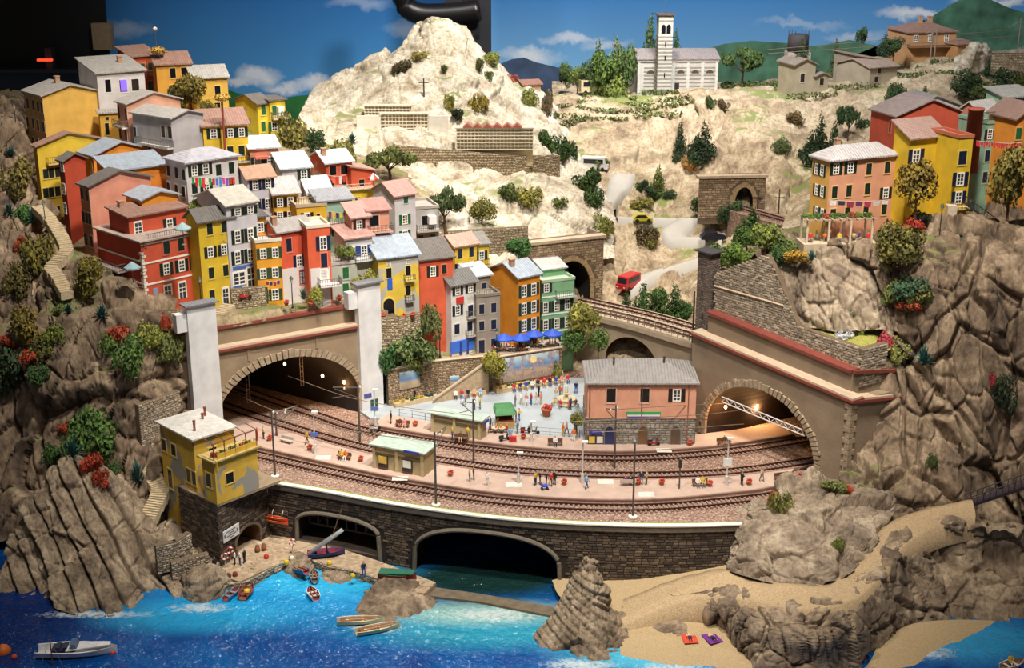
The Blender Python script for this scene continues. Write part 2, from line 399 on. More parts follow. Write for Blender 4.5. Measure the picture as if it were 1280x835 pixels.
painted('painted_ridge', [(880, 140), (880, 62), (905, 55), (940, 51), (985, 54), (1020, 58), (1062, 50), (1100, 58), (1100, 140)], '5a8468', wb, .4)
painted('painted_ridge', [(625, 140), (625, 80), (640, 74), (655, 72), (670, 78), (700, 85), (730, 90), (730, 140)], '4a5c78', wb)
painted('painted_hill', [(255, 170), (255, 118), (285, 112), (310, 122), (345, 124), (372, 120), (392, 118), (420, 126), (440, 170)], '2f7038', wl)
dark = mat('0b0a0c', .8, .1); dark2 = mat('15141a', .6, .1)
q = P(139, 100, 322)
struct(MB().box(-260, 322, -30, q.x, 323, 140).build('wall_left', dark), 'black curtained wall of the hall at the left')
t = thing('equipment_shelf', 'dark equipment shelf with a small red indicator on the black wall', 'shelf', P(60, 88, 319))
MB().box(-22, -.6, -.5, 7, 2.9, .3).build('shelf_board', mat('1d2732', .5), t)
MB().box(-22, 2.4, -9, 8, 2.9, 0).build('back_panel', mat('12263d', .6), t)
MB().box(-2, -1, 2.2, 1.4, 0, 2.7).build('indicator_light', glow_mat('ff5030', 1.2), t)
MB().box(-.4, 0, .3, 1.2, 2.9, 5).build('bracket', mat('3a3230'), t)
t = tag(MB().box(-2.2, 0, -3, 2.2, 2.5, 3).build('junction_box', mat('9a8264', .6), loc=P(127, 46, 319.5)), 'small beige junction box hanging on the black wall', 'box')
t = thing('steel_column', 'black steel column rising behind the rocky peak', 'column', P(588, 130, 300))
MB().box(-5.4, 0, -45, 4.6, 5, 60).build('shaft', dark2, t); MB().box(-1.2, -.5, -45, -.2, 0, 60).build('cable_duct', dark, t)
for k in range(8): MB().box(1.4, -.25, k * 2.3 - 2, 2.2, 0, k * 2.3 - 1.2).build('bolt', dark, t)
pts = [P(*p, 297) for p in ((505, -25), (503, -5), (508, 8), (520, 16), (540, 18), (575, 16), (600, 12))]
tag(MB().tube(cat([tuple(p) for p in pts], 22), 2.3, 14).build('ventilation_duct', mat('120f10', .35, .1), smooth=True), 'black bent pipe above the rocky peak beside the column', 'pipe')
# ---- rock and ground materials
M_PALE = rock_mat('pale_rock', 'a08e76', 'dbd0ba', 'f0e9dc', '8f9460', .1, (1, 1, .7))
M_TAN = rock_mat('tan_rock', '84705a', 'bda88a', 'd8c8ac', '868c52', .1, (1, 1, .6))
M_LITE = rock_mat('light_grey_rock', '6b5d4f', '9e8c77', 'c3b299', None, .09, (1, 1, .6))
M_GREY = rock_mat('grey_brown_rock', '5c4c3f', '94806a', 'bca88c', None, .09, (1, 1, .45))
M_GREYG = rock_mat('mossy_grey_rock', '43362d', '806c57', 'ab967c', '6f7840', .12, (1, 1, .45))
M_DARK = rock_mat('dark_rock', '463830', '7a6756', '9c8870', None, .09, (1, 1, .5))
M_STRATA = rock_mat('layered_rock', '574a3d', '95826b', 'bfac91', None, .09, (1.4, 1.4, .3))
M_VILL = rock_mat('hillside_soil', '75654f', '9c8a6c', 'b8a684', '7c8048', .15)
M_SAND = speckle_mat('beach_sand', ['a68f6b', 'b19a76', '9b8460', 'baa47f'], 14, .15)
M_PATH = speckle_mat('sandy_path', ['aa9270', 'bba280', '9a825f', 'b59b78'], 9, .3)
M_BALLAST = speckle_mat('ballast', ['6b4f42', 'a58775', '85695a', 'c3a794', '59423a', '967a69'], 5.5, .9)
M_PLAT = mat('b59c8d', .85, .1, .6, .2, 5)
M_PLAZA = mat('a3abb0', .7, .07, .4, .1, 4)
M_ROAD = mat('b9b4ac', .85, .06, .4, .15, 6)
M_GRASS = speckle_mat('short_grass', ['8a8a3c', 'a9a04e', '6f7a30', 'b5a862'], 8, .6)
def dp(amp, cell, tilt=(0, 0), seed=0, crack=.7): return lambda p: rockdisp(p, amp, cell, tilt, seed, crack)
T = {}
# village slope under the houses
T['vill'] = loft('village_hillside', [
 [(40,455,166),(120,420,171),(268,412,173.6),(360,396,179),(448,388,184.6),(500,420,187.4),(535,446,190.3),(620,452,193),(700,440,200),(735,430,205)],
 [(40,440,166.4),(120,398,171.6),(268,398,174.4),(360,386,179.5),(448,381,185),(500,396,187.8),(545,440,190.8),(620,442,193.6),(700,432,201),(735,424,206)],
 [(40,415,171),(120,380,180),(268,377,183),(360,372,186),(448,372,190),(500,382,193),(545,428,197),(620,425,200),(700,417,207),(735,412,211)],
 [(40,330,180),(120,328,186),(250,322,189),(360,328,192),(450,328,196),(500,348,198),(580,392,203),(650,392,209),(700,375,214),(735,370,216)],
 [(30,312,190),(120,296,194),(250,255,196),(360,255,200),(450,265,205),(520,300,206),(600,330,212),(660,325,218),(700,330,220),(735,340,222)],
 [(20,262,206),(120,222,208),(250,206,209),(350,205,212),(440,215,216),(520,240,218),(600,280,222),(660,290,226),(700,300,230),(735,300,232)],
 [(0,200,222),(120,160,227),(240,145,226),(340,170,226),(420,185,230),(500,205,232),(580,235,236),(640,250,240),(700,260,246),(735,262,250)],
 [(-20,165,250),(120,142,250),(240,135,250),(340,150,250),(420,170,252),(500,200,252),(580,230,252),(640,250,252),(700,265,256),(735,270,260)]],
 150, 130, M_VILL, dp(.35, (4, 4, 4), seed=3))
struct(T['vill'], 'steep terraced hillside below the village houses')
# rocky peak
T['peak'] = loft('rocky_peak', [
 [(340,260,208),(450,275,207),(540,315,207),(620,335,206),(700,330,212),(770,320,218)],
 [(352,205,222),(450,222,219),(530,250,217),(610,262,218),(690,255,222),(765,262,228)],
 [(368,160,238),(440,182,234),(520,194,232),(600,200,233),(670,200,237),(735,205,246)],
 [(380,135,248),(440,150,242),(510,150,240),(580,155,240),(640,150,246),(700,150,256)],
 [(390,118,256),(440,118,250),(510,106,248),(580,104,248),(630,112,254),(690,125,262)],
 [(440,84,262),(480,76,256),(520,70,254),(570,66,254),(605,76,258),(650,100,266)],
 [(502,52,264),(515,42,260),(535,34,258),(560,36,258),(582,44,260),(602,62,264)],
 [(524,24,267),(533,18,266),(543,15,265),(554,16,265),(565,20,266),(580,30,268)],
 [(500,75,278),(520,60,279),(543,55,280),(565,60,280),(590,75,279),(620,100,276)]],
 260, 230, M_PALE, dp(.8, (8, 8, 5), (.5, .2), 11, .7))
struct(T['peak'], 'pale rocky peak rising behind the village')
# middle hillside down to the viaduct
T['mid'] = loft('middle_hillside', [
 [(600,480,194),(690,482,197),(760,482,195),(830,480,192),(905,470,186),(960,420,184)],
 [(620,440,202),(700,430,206),(770,430,204),(830,430,200),(905,420,192),(980,350,190)],
 [(640,390,212),(720,385,211),(780,385,212),(830,380,210),(905,350,204),(1000,322,200)],
 [(650,330,220),(740,335,219),(790,340,221),(850,330,222),(920,305,220),(1020,292,214)],
 [(660,280,230),(750,285,228),(800,288,230),(860,285,230),(930,278,227),(1030,282,222)],
 [(670,240,238),(760,245,237),(820,245,238),(880,240,236),(940,225,231),(1040,230,230)],
 [(680,200,248),(770,205,246),(830,205,246),(890,195,242),(950,190,236),(1040,195,238)],
 [(685,160,256),(775,165,254),(830,165,253),(890,158,247),(950,155,243),(1040,165,246)],
 [(690,128,264),(780,130,262),(850,128,260),(895,128,252),(950,128,250),(1040,140,252)],
 [(690,117,274),(790,116,270),(850,116,268),(900,114,266),(960,112,264),(1050,115,262)],
 [(690,110,300),(790,108,300),(850,107,300),(900,106,300),(960,104,300),(1050,98,300)]],
 240, 230, M_TAN, dp(.75, (7, 7, 8), (.3, .1), 23, .8))
struct(T['mid'], 'sandy rock hillside with a winding road below the church')
# right background slope
T['rback'] = loft('right_hillside', [
 [(960,335,196),(1050,310,196),(1130,300,198),(1210,290,200),(1320,285,200)],
 [(985,260,222),(1060,240,216),(1140,230,214),(1210,225,212),(1320,220,210)],
 [(990,205,238),(1060,195,232),(1140,185,228),(1210,180,224),(1320,180,220)],
 [(990,160,248),(1060,150,244),(1140,140,240),(1210,140,238),(1320,140,232)],
 [(990,122,257),(1060,112,253),(1140,104,251),(1210,104,250),(1320,104,248)],
 [(980,108,266),(1060,100,262),(1140,82,260),(1210,76,260),(1320,92,258)],
 [(970,104,280),(1060,90,282),(1140,68,282),(1210,62,282),(1320,72,280)],
 [(970,102,300),(1060,88,300),(1140,66,300),(1210,60,300),(1320,66,300)]],
 150, 150, M_TAN, dp(.6, (6, 6, 6), (.2, 0), 31, .6))
struct(T['rback'], 'terraced slope with farmhouses at the upper right')
# right cliff and its plateau
T['rcliff'] = loft('right_cliff', [
 [(1040,665,148.5),(1100,668,148),(1150,655,148.6),(1200,655,149.5),(1235,700,152),(1330,745,147)],
 [(1045,620,152),(1100,622,151),(1150,612,151),(1200,610,152),(1240,630,155.5),(1330,640,149)],
 [(1062,560,156.5),(1118,560,155.5),(1165,560,154.6),(1215,560,155),(1248,560,157.5),(1330,560,151)],
 [(1084,490,160),(1128,485,158.5),(1180,480,157.4),(1225,470,157),(1255,475,158),(1330,480,153.5)],
 [(1100,432,161.6),(1135,415,160.6),(1190,405,159.6),(1230,390,159.6),(1262,395,159.5),(1330,400,156)],
 [(1104,378,163.8),(1125,362,163),(1190,350,162.4),(1235,340,162),(1270,338,161),(1330,335,159)],
 [(1085,332,168.4),(1100,324,167.6),(1120,318,167),(1200,312,166),(1250,306,165.6),(1330,306,163)],
 [(985,312,176),(1040,302,173),(1120,298,172),(1200,290,172),(1250,288,171),(1330,286,170)],
 [(940,318,186),(1040,292,184),(1120,282,184),(1200,272,184),(1250,268,184),(1330,266,182)],
 [(940,318,200),(1040,285,200),(1120,272,200),(1200,262,200),(1250,256,200),(1330,250,198)]],
 290, 300, M_GREYG, dp(1.25, (5.5, 5.5, 14), (.22, .05), 41, 1.2))
struct(T['rcliff'], 'tall grey-brown cliff with a grassy top at the right')
# left cliff
T['lcliff'] = loft('left_cliff', [
 [(-60,700,156),(40,668,156),(120,650,156),(180,640,157),(215,600,162),(245,600,168)],
 [(-60,600,161),(40,590,160),(120,575,160),(180,560,161),(214,545,165),(245,540,170)],
 [(-60,500,166),(40,490,165),(120,480,163.6),(180,478,164),(216,480,167.5),(245,480,171.5)],
 [(-60,420,171),(50,415,169.5),(120,405,168),(185,402,169),(222,405,171),(245,410,173)],
 [(-60,390,176),(40,385,174),(110,390,172),(175,388,173),(215,388,174),(245,396,175)],
 [(-60,320,184),(30,315,182),(62,310,181),(100,330,180),(150,360,178),(200,385,178)],
 [(-60,262,192),(10,258,190.5),(34,272,189),(70,302,186.5),(115,328,185.5),(160,345,186)],
 [(-60,190,206),(0,186,204),(22,210,201),(50,275,199),(95,295,199),(140,305,198)],
 [(-60,145,226),(0,142,224),(16,146,222),(45,215,218),(90,230,218),(130,235,218)],
 [(-60,118,250),(0,118,250),(20,122,250),(50,175,250),(90,185,250),(130,190,250)]],
 240, 330, M_GREYG, dp(1.15, (5, 5, 13), (-.3, .05), 53, 1.2))
struct(T['lcliff'], 'craggy cliff with shrubs at the left below the village')
def Gs(pts, z): return [G(x, y, z) for x, y in pts]
ZB = SEA - .6
# layered headland, left
T['head'] = loft('layered_headland', [
 [tuple(G(x, y, ZB)) for x, y in ((-14,745),(20,752),(60,756),(95,772),(135,776),(165,768),(190,748),(232,762),(262,762),(290,738),(330,724))],
 [tuple(P(*q)) for q in ((2,702,147.5),(28,700,147),(60,700,146.6),(95,705,145.6),(135,708,145),(165,712,145),(190,718,145.8),(232,725,145.2),(262,728,145.2),(290,716,147.2),(325,706,150))],
 [tuple(P(*q)) for q in ((20,650,150.5),(42,642,150.3),(66,640,150),(98,640,149.5),(130,650,149),(155,668,148.6),(185,690,148.4),(220,700,148.4),(252,706,148.6),(280,702,150),(310,696,152.5))],
 [tuple(P(*q)) for q in ((48,612,153),(66,602,153),(84,598,152.8),(104,598,152.6),(128,606,152.2),(150,625,151.6),(180,655,151),(208,672,151),(236,684,151.5),(264,690,152.5),(292,690,154.5))],
 [tuple(P(*q)) for q in ((66,585,155.5),(80,572,155.5),(94,566,155.5),(110,566,155.5),(128,575,155.2),(148,592,155),(172,618,154.5),(192,640,154.4),(214,655,154.6),(240,664,155.5),(270,668,157))],
 [tuple(P(*q)) for q in ((70,610,162),(84,605,162),(96,600,162),(112,600,162),(130,600,162),(150,600,162),(172,612,161),(192,630,160),(214,645,160),(240,655,160),(270,660,160))]],
 300, 190, M_STRATA, lambda p: slabs(p, .85, .62, 2.5, 61) + rockdisp(p, .3, (3, 3, 5), (.6, 0), 62, .8), pix=False)
tag(T['head'], 'headland of tilted layered rock slabs in front of the yellow building', 'rock')
# rock stack in the sea
b1 = Gs([(662,803),(690,822),(725,834),(760,834),(782,818),(796,802),(790,786),(765,775),(730,770),(690,778)], ZB)
T['stack'] = ringrock('rock_stack', b1, P(733, 694, 137.5), [(0, 1.02), (.12, .86), (.35, .54), (.6, .33), (.82, .2), (.95, .1), (1, .02)], 120, 90, M_STRATA, lambda p: slabs(p * np.array((.9, .5, 1.3)), .26, 1.1, 1.2, 71) + rockdisp(p, .3, (2.2, 2.2, 3.6), (-.4, 0), 72, .9))
tag(T['stack'], 'pointed sea rock standing before the brick sea wall', 'rock')
# crag beside the path
b2 = [G(905,712,-3.5), G(950,727,-2.8), G(1010,735,-1.8), G(1052,725,-1.2), G(1084,696,-.5), G(1108,655,.5), P(1105,632,152), P(1040,632,156), P(960,640,152), P(918,672,147)]
T['crag'] = ringrock('craggy_outcrop', b2, P(1010, 612, 150.2), [(0, 1.0), (.25, .97), (.5, .86), (.75, .68), (.92, .5), (1, .3), (1.0, .02)], 250, 160, M_LITE, dp(.85, (4.6, 4.6, 5.5), (.5, .2), 83, 1.1))
tag(T['crag'], 'big craggy outcrop between the sandy path and the tracks', 'rock')
# sea cliff below the path
T['scliff'] = loft('sea_cliff', [[tuple(G(*q)) for q in r] for r in (
 ((930,842,-9.4),(955,856,-9),(1000,862,-9),(1050,855,-9),(1090,835,-9),(1120,808,-9),(1165,793,-9),(1210,788,-9),(1255,786,-9),(1330,786,-9)),
 ((920,815,-8.7),(950,825,-6.8),(1000,830,-6.5),(1050,825,-6.5),(1092,808,-6.5),(1125,782,-6.5),(1168,762,-6.5),(1210,752,-6.5),(1255,745,-6.5),(1330,745,-6.5)),
 ((890,785,-8.2),(940,788,-4.6),(1000,797,-3.5),(1050,792,-3.5),(1090,775,-3.5),(1122,745,-3.5),(1155,715,-3.5),(1205,700,-3.5),(1250,700,-3.5),(1330,700,-3.5)),
 ((850,762,-7.4),(930,756,-3.3),(1000,764,-1.7),(1052,758,-1.3),(1090,732,-.7),(1118,702,-.1),(1138,674,.5),(1195,654,1.2),(1240,656,1.2),(1330,660,1)),
 ((838,742,-5.2),(930,738,-3.1),(1000,746,-1.6),(1045,740,-1.2),(1075,716,-.6),(1098,692,0),(1120,664,.6),(1190,647,1.3),(1240,650,1.3),(1330,655,1.2)))],
 230, 120, M_GREY, dp(.6, (3, 3, 8), (.15, .1), 91, 1.2), pix=False)
struct(T['scliff'], 'fissured sea cliff dropping from the sandy path to the water')
# low rocks near the little harbour
def lowrock(pts, apex, label, seed, amp=.35, m=M_GREY, z=ZB, name='shore_rock'):
    o = ringrock(name, Gs(pts, z), P(*apex), [(0, 1), (.4, .9), (.75, .68), (1, .4), (1, .02)], 64, 34, m, dp(amp, (1.5, 1.5, 2.2), (.1, 0), seed, .9))
    return tag(o, label, 'rock')
lowrock([(448,772),(480,786),(525,780),(548,762),(540,742),(500,735),(460,745)], (490, 730, 143.5), 'rounded shore rock behind the two cream rowing boats', 101)
lowrock([(398,728),(412,738),(436,738),(446,722),(430,712),(405,714)], (420, 708, 149.6), 'small dark rock at the quay beside the white rowing boat', 102, .25)
lowrock([(225,752),(250,762),(278,752),(292,735),(270,722),(235,728)], (255, 712, 145), 'low weathered rock at the foot of the quay beside moored boats', 103, .3, M_STRATA)
lowrock([(800,782),(840,796),(880,790),(895,770),(860,760),(815,764)], (850, 758, 138.6), 'flat slab of rock on the small beach', 104, .22, M_GREY, -7.9)
lowrock([(350,722),(372,730),(392,722),(398,706),(375,700),(352,706)], (375, 697, 150.6), 'small rock below the quay wall beside the red-floored boat', 105, .2)
# ---- sea
def water():
    m, nt, b = _nt('sea_resin'); v = coords(nt)
    def dist(c, rx, ry):
        mp = nt.nodes.new('ShaderNodeMapping'); mp.vector_type = 'TEXTURE'
        mp.inputs['Location'].default_value = (c.x, c.y, c.z); mp.inputs['Scale'].default_value = (rx, ry, 50)
        nt.links.new(v, mp.inputs[0]); g = nt.nodes.new('ShaderNodeTexGradient'); g.gradient_type = 'SPHERICAL'
        nt.links.new(mp.outputs[0], g.inputs[0]); return g.outputs[1]
    n = N(nt, 'ShaderNodeTexNoise', Scale=.16, Detail=4.0, Distortion=.5); nt.links.new(v, n.inputs['Vector'])
    out = ramp(nt, n.outputs[0], [(.3, hexc('083f88')), (.7, hexc('0f62ac'))]).outputs[0]
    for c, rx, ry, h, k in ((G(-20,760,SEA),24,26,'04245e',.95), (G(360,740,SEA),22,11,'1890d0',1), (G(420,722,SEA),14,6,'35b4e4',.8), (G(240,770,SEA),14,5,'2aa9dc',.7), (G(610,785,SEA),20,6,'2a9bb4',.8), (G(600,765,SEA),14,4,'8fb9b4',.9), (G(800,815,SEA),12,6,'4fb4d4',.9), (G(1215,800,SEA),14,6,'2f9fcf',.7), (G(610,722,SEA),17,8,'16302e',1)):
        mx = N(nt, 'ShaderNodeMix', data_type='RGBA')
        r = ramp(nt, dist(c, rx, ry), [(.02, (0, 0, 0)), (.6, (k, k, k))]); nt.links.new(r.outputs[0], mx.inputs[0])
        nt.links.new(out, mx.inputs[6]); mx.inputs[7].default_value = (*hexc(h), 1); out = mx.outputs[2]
    n6 = N(nt, 'ShaderNodeTexNoise', Scale=1.1, Detail=5.0, Distortion=1.5); nt.links.new(v, n6.inputs['Vector'])
    for c, rx, ry in ((G(620,768,SEA),11,3.2), (G(120,768,SEA),13,1.8), (G(250,760,SEA),7,2.2), (G(725,832,SEA),8,3), (G(470,785,SEA),6,2.4), (G(840,838,SEA),8,3), (G(1150,815,SEA),8,3)):   # foam painted along the shore
        m1 = N(nt, 'ShaderNodeMath', operation='MULTIPLY'); nt.links.new(dist(c, rx, ry), m1.inputs[0]); nt.links.new(n6.outputs[0], m1.inputs[1])
        r = ramp(nt, m1.outputs[0], [(.22, (0, 0, 0)), (.42, (.75, .75, .75))]); mx = N(nt, 'ShaderNodeMix', data_type='RGBA'); nt.links.new(r.outputs[0], mx.inputs[0])
        nt.links.new(out, mx.inputs[6]); mx.inputs[7].default_value = (.62, .68, .68, 1); out = mx.outputs[2]
    nt.links.new(out, b.inputs['Base Color']); b.inputs['Roughness'].default_value = .2; b.inputs['IOR'].default_value = 1.33
    n2 = N(nt, 'ShaderNodeTexNoise', Scale=1.5, Detail=2.0, Distortion=.8); nt.links.new(v, n2.inputs['Vector'])
    n3 = N(nt, 'ShaderNodeTexNoise', Scale=.5, Detail=2.0); nt.links.new(v, n3.inputs['Vector'])
    ad = N(nt, 'ShaderNodeMath', operation='MULTIPLY_ADD'); nt.links.new(n3.outputs[0], ad.inputs[0]); ad.inputs[1].default_value = 2.0; nt.links.new(n2.outputs[0], ad.inputs[2])
    bm = N(nt, 'ShaderNodeBump', Strength=1.0, Distance=.3); nt.links.new(ad.outputs[0], bm.inputs['Height']); nt.links.new(bm.outputs[0], b.inputs['Normal'])
    return m
gx, gy = np.meshgrid(np.linspace(-95, 95, 190), np.linspace(100, 172, 110))
p = np.stack([gx, gy, np.zeros_like(gx)], -1)
p[..., 2] = SEA + .05 * fbm(p.reshape(-1, 3) * .45, 3, 5).reshape(gx.shape)
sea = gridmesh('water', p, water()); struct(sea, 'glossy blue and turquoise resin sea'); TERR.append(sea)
# ---- beaches
def patch(name, outline, z, m, label, n=40, zf=None, st=True):
    w_ = [G(x, y, z) for x, y in outline]; mb = MB(); mb.poly(w_)
    o = mb.build(name, m); TERR.append(o)
    if st: struct(o, label)
    return o
def beach(name, rows, label):
    o = loft(name, [[tuple(G(x, y, z)) for x, y, z in r] for r in rows], 50, 40, M_SAND, lambda p: .12 * fbm(p * .5, 3, 9), pix=False); struct(o, label); return o
beach('beach', [[(770,840,-8.6),(830,850,-8.7),(900,860,-8.7),(960,862,-8.6)], [(775,812,-8.1),(830,822,-8.1),(890,830,-8.1),(940,832,-8.0)],
 [(765,790,-7.9),(830,795,-7.8),(880,795,-7.6),(930,790,-7.4)], [(740,770,-7.6),(800,765,-7.4),(870,755,-6.6),(930,750,-6.0)], [(700,745,-7.3),(780,728,-7.0),(850,715,-6.0),(935,700,-4.6)], [(690,725,-7.2),(760,712,-7.0),(850,700,-6.2),(940,680,-4.5)]], 'small sandy beach below the sea wall with two sunbathers')
beach('beach_cove', [[(1060,850,-8.8),(1130,862,-8.8),(1180,830,-8.8),(1270,805,-9)], [(1085,830,-8.0),(1130,828,-8.05),(1180,805,-8.1),(1255,792,-8.6)], [(1100,800,-7.4),(1140,780,-7.2),(1190,775,-7.3),(1260,776,-8.4)]], 'sandy cove at the foot of the sea cliff')
# ---- sandy path along the headland
def strip(name, pairs, m, label, n=70, lift=.0, w=6):
    a = cat([tuple(G(*l)) for l, r in pairs], n); b = cat([tuple(G(*r)) for l, r in pairs], n)
    g = np.stack([a - (0, 0, 3)] + [a + (b - a) * k / w for k in range(w + 1)] + [b - (0, 0, 3)], 0)[::-1]; g[..., 2] += lift
    g[1:-1] += .18 * fbm(g[1:-1].reshape(-1, 3) * .7, 3, 4).reshape(g[1:-1].shape[:2])[..., None]
    o = gridmesh(name, g, m); TERR.append(o); struct(o, label); return o
strip('path', [((780,748,-7.1),(775,785,-7.5)), ((850,722,-5),(846,756,-5.1)), ((905,712,-3.5),(905,746,-3.5)), ((950,722,-2.7),(950,754,-2.7)), ((1008,730,-1.6),(1010,764,-1.5)), ((1050,720,-1),(1066,752,-1)), ((1078,692,-.4),(1106,718,-.3)), ((1096,664,.3),(1132,684,.3)), ((1130,644,.9),(1155,667,.9)), ((1170,632,1.4),(1185,654,1.4)), ((1215,624,1.7),(1220,646,1.7))], M_PATH, 'narrow sandy path climbing along the headland')
# ================================================================== YARD, WALLS, TUNNELS, TRACKS
class Curve:
    def __init__(s, pts, n=None):
        p = np.array([(q[0], q[1], 0) for q in pts], float); s.p = cat(p, n)[:, :2] if n else p[:, :2]
        s.L = np.r_[0, np.cumsum(np.linalg.norm(np.diff(s.p, axis=0), axis=1))]; s.len = s.L[-1]
    def at(s, t):
        i = int(np.clip(np.searchsorted(s.L, t, side='right') - 1, 0, len(s.p) - 2))
        d = s.p[i + 1] - s.p[i]; l = s.L[i + 1] - s.L[i]; d = d / l; q = s.p[i] + d * (t - s.L[i])
        return Vector((q[0], q[1])), Vector((d[0], d[1]))
    def out(s, t, off=0.0, z=0.0):                 # off > 0: towards the viewer side (right of travel)
        q, d = s.at(t); return Vector((q.x + d.y * off, q.y - d.x * off, z))
    def tpx(s, px, z=0.0):                          # curve parameter that shows at pixel column px
        best = min(np.linspace(0, s.len, 800), key=lambda t: abs(640 + F * s.at(t)[0].x / (s.at(t)[0].y * cp + (CZ - z) * sp) - px)); return float(best)
    def zpx(s, t, py):                              # height on the wall at t that shows at pixel row py
        return P(640, py, s.at(t)[0].y).z
def op_z(op, t):
    u = (t - op['c']) / op['h']
    return None if abs(u) >= 1 else op['s'] + op['r'] * math.sqrt(max(0, 1 - abs(u) ** op.get('e', 2)))
def mason_face(cv, t0, t1, z0, z1, ops, mb, off=0, step=1.2, thick=0, mi=0):
    ts = set(np.arange(t0, t1, step)) | {t0, t1}
    for o in ops:
        ts |= set(o['c'] + o['h'] * np.sin(np.linspace(-math.pi / 2, math.pi / 2, 33)))
    ts = sorted(t for t in ts if t0 <= t <= t1)
    f1 = z1 if callable(z1) else (lambda t: z1)
    for a, b in zip(ts, ts[1:]):
        if b - a < 1e-4: continue
        m = (a + b) / 2; za = zb = z0
        for o in ops:
            if abs(m - o['c']) < o['h']:
                za = op_z(o, a) or o['s']; zb = op_z(o, b) or o['s']
        mb.poly([cv.out(a, off, za), cv.out(b, off, zb), cv.out(b, off, f1(b)), cv.out(a, off, f1(a))], mi)
        if thick: mb.poly([cv.out(a, off, f1(a)), cv.out(b, off, f1(b)), cv.out(b, off - thick, f1(b)), cv.out(a, off - thick, f1(a))], mi)
def bricks(name, cv, t0, t1, z0, z1, bw, bh, mats, parent, ops=(), ring=.0, proud=.07, gap=.06, inside=None, off=0, seed=1):
    r = random.Random(seed); mb = MB(); z = z0; row = 0
    while z < z1 - bh * .5:
        t = t0 - (bw / 2 if row % 2 else 0)
        while t < t1:
            w_ = bw * r.uniform(.75, 1.25); a, b = max(t, t0), min(t + w_ - gap, t1); zc = z + bh / 2; tc = (a + b) / 2
            ok = b - a > .12
            for o in ops:
                for tt in (a, b):
                    q = op_z({**o, 'h': o['h'] + ring, 'r': o['r'] + ring}, tt)
                    if q is not None and zc - bh * .4 < q: ok = False
            if ok and inside and not inside(tc, zc): ok = False
            if ok:
                p_ = off + proud * r.uniform(.3, 1.5); hz = min(z + bh - gap, z1)
                A, B = cv.out(a, off - .05, z), cv.out(b, off - .05, z); C, D = cv.out(b, p_, z), cv.out(a, p_, z); up = Vector((0, 0, hz - z)); e = (B - A).normalized() * .03; zz = Vector((0, 0, .03))
                i = len(mb.v); mb.v += [tuple(q) for q in (A, B, A + up, B + up, D + e + zz, C - e + zz, D + e + up - zz, C - e + up - zz)]
                mi = r.randrange(len(mats))
                for f in ((4, 5, 7, 6), (2, 6, 7, 3), (0, 1, 5, 4), (0, 4, 6, 2), (1, 3, 7, 5)): mb.f.append(tuple(i + k for k in f)); mb.m.append(mi)
            t += w_
        z += bh; row += 1
    o = mb.build(name, mats, parent); o['kind'] = 'stuff'; return o
def vault(name, cv, op, depth, dirv, m, parent, zb=0.0, off=0.0, n=28, back=True):
    """tunnel lining pushed in behind an arch"""
    pts = [cv.out(op['c'] - op['h'], off, zb)] + [cv.out(t, off, op_z(op, t) or op['s']) for t in op['c'] + op['h'] * np.sin(np.linspace(-math.pi / 2, math.pi / 2, n))] + [cv.out(op['c'] + op['h'], off, zb)]
    d = Vector((*dirv, 0)).normalized(); mb = MB()
    for k in range(6):
        for a, b in zip(pts, pts[1:]): mb.poly([a + d * depth * k / 6, a + d * depth * (k + 1) / 6, b + d * depth * (k + 1) / 6, b + d * depth * k / 6])
    if back: mb.poly([p + d * depth for p in pts])
    return mb.build(name, m, parent)
def coping(name, cv, t0, t1, z, hgt, fr, bk, m, parent, n=40):
    mb = MB(); ts = np.linspace(t0, t1, n)
    for a, b in zip(ts, ts[1:]):
        A0, A1, B0, B1 = cv.out(a, fr, z), cv.out(a, -bk, z), cv.out(b, fr, z), cv.out(b, -bk, z); u = Vector((0, 0, hgt))
        mb.poly([A0, B0, B0 + u, A0 + u]); mb.poly([A0 + u, B0 + u, B1 + u, A1 + u]); mb.poly([A1, A1 + u, B1 + u, B1]); mb.poly([A0, A1, B1, B0])
    for t in (t0, t1): mb.poly([cv.out(t, fr, z), cv.out(t, -bk, z), cv.out(t, -bk, z + hgt), cv.out(t, fr, z + hgt)])
    return mb.build(name, m, parent)
def voussoirs(cv, op, n, m, parent, w=1.0, proud=.35, zmin=-1):
    r = random.Random(5)
    q = np.linspace(-math.pi / 2, math.pi / 2, n + 1)
    for k in range(n):
        a, b = q[k] + .008, q[k + 1] - .008; w_ = w * r.uniform(.85, 1.15); p_ = proud * r.uniform(.6, 1.2); c = []
        for ang, ww in ((a, 0), (b, 0), (b, w_), (a, w_)):
            c.append((op['c'] + (op['h'] + ww) * math.sin(ang), op['s'] + (op['r'] + ww) * math.cos(ang)))
        lo = [cv.out(t, -.1, z) for t, z in c]; hi = [cv.out(t, p_, z) for t, z in c]
        MB().prism(hi, lo[0] - hi[0]).build('voussoir', m, parent)
    s_ = op['s']; z = s_                            # jamb stones
    for sg in (-1, 1):
        z = s_
        while z > zmin:
            h_ = r.uniform(.7, 1.0); w_ = w * r.choice((.8, 1.15)); t = op['c'] + sg * op['h']; t2 = t + sg * w_
            MB().prism([cv.out(min(t, t2), proud, z - h_ + .05), cv.out(max(t, t2), proud, z - h_ + .05), cv.out(max(t, t2), proud, z), cv.out(min(t, t2), proud, z)], cv.out(t, -.1, z) - cv.out(t, proud, z)).build('jamb_stone', m, parent); z -= h_
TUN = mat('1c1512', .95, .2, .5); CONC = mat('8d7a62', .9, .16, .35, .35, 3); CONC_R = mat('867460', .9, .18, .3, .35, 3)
REDCOP = mat('7c3b30', .7, .15, 1); COPST = mat('b9a48c', .85, .12, 1); STONE = mat('9a8870', .9, .25, 1.5, .5, 5)
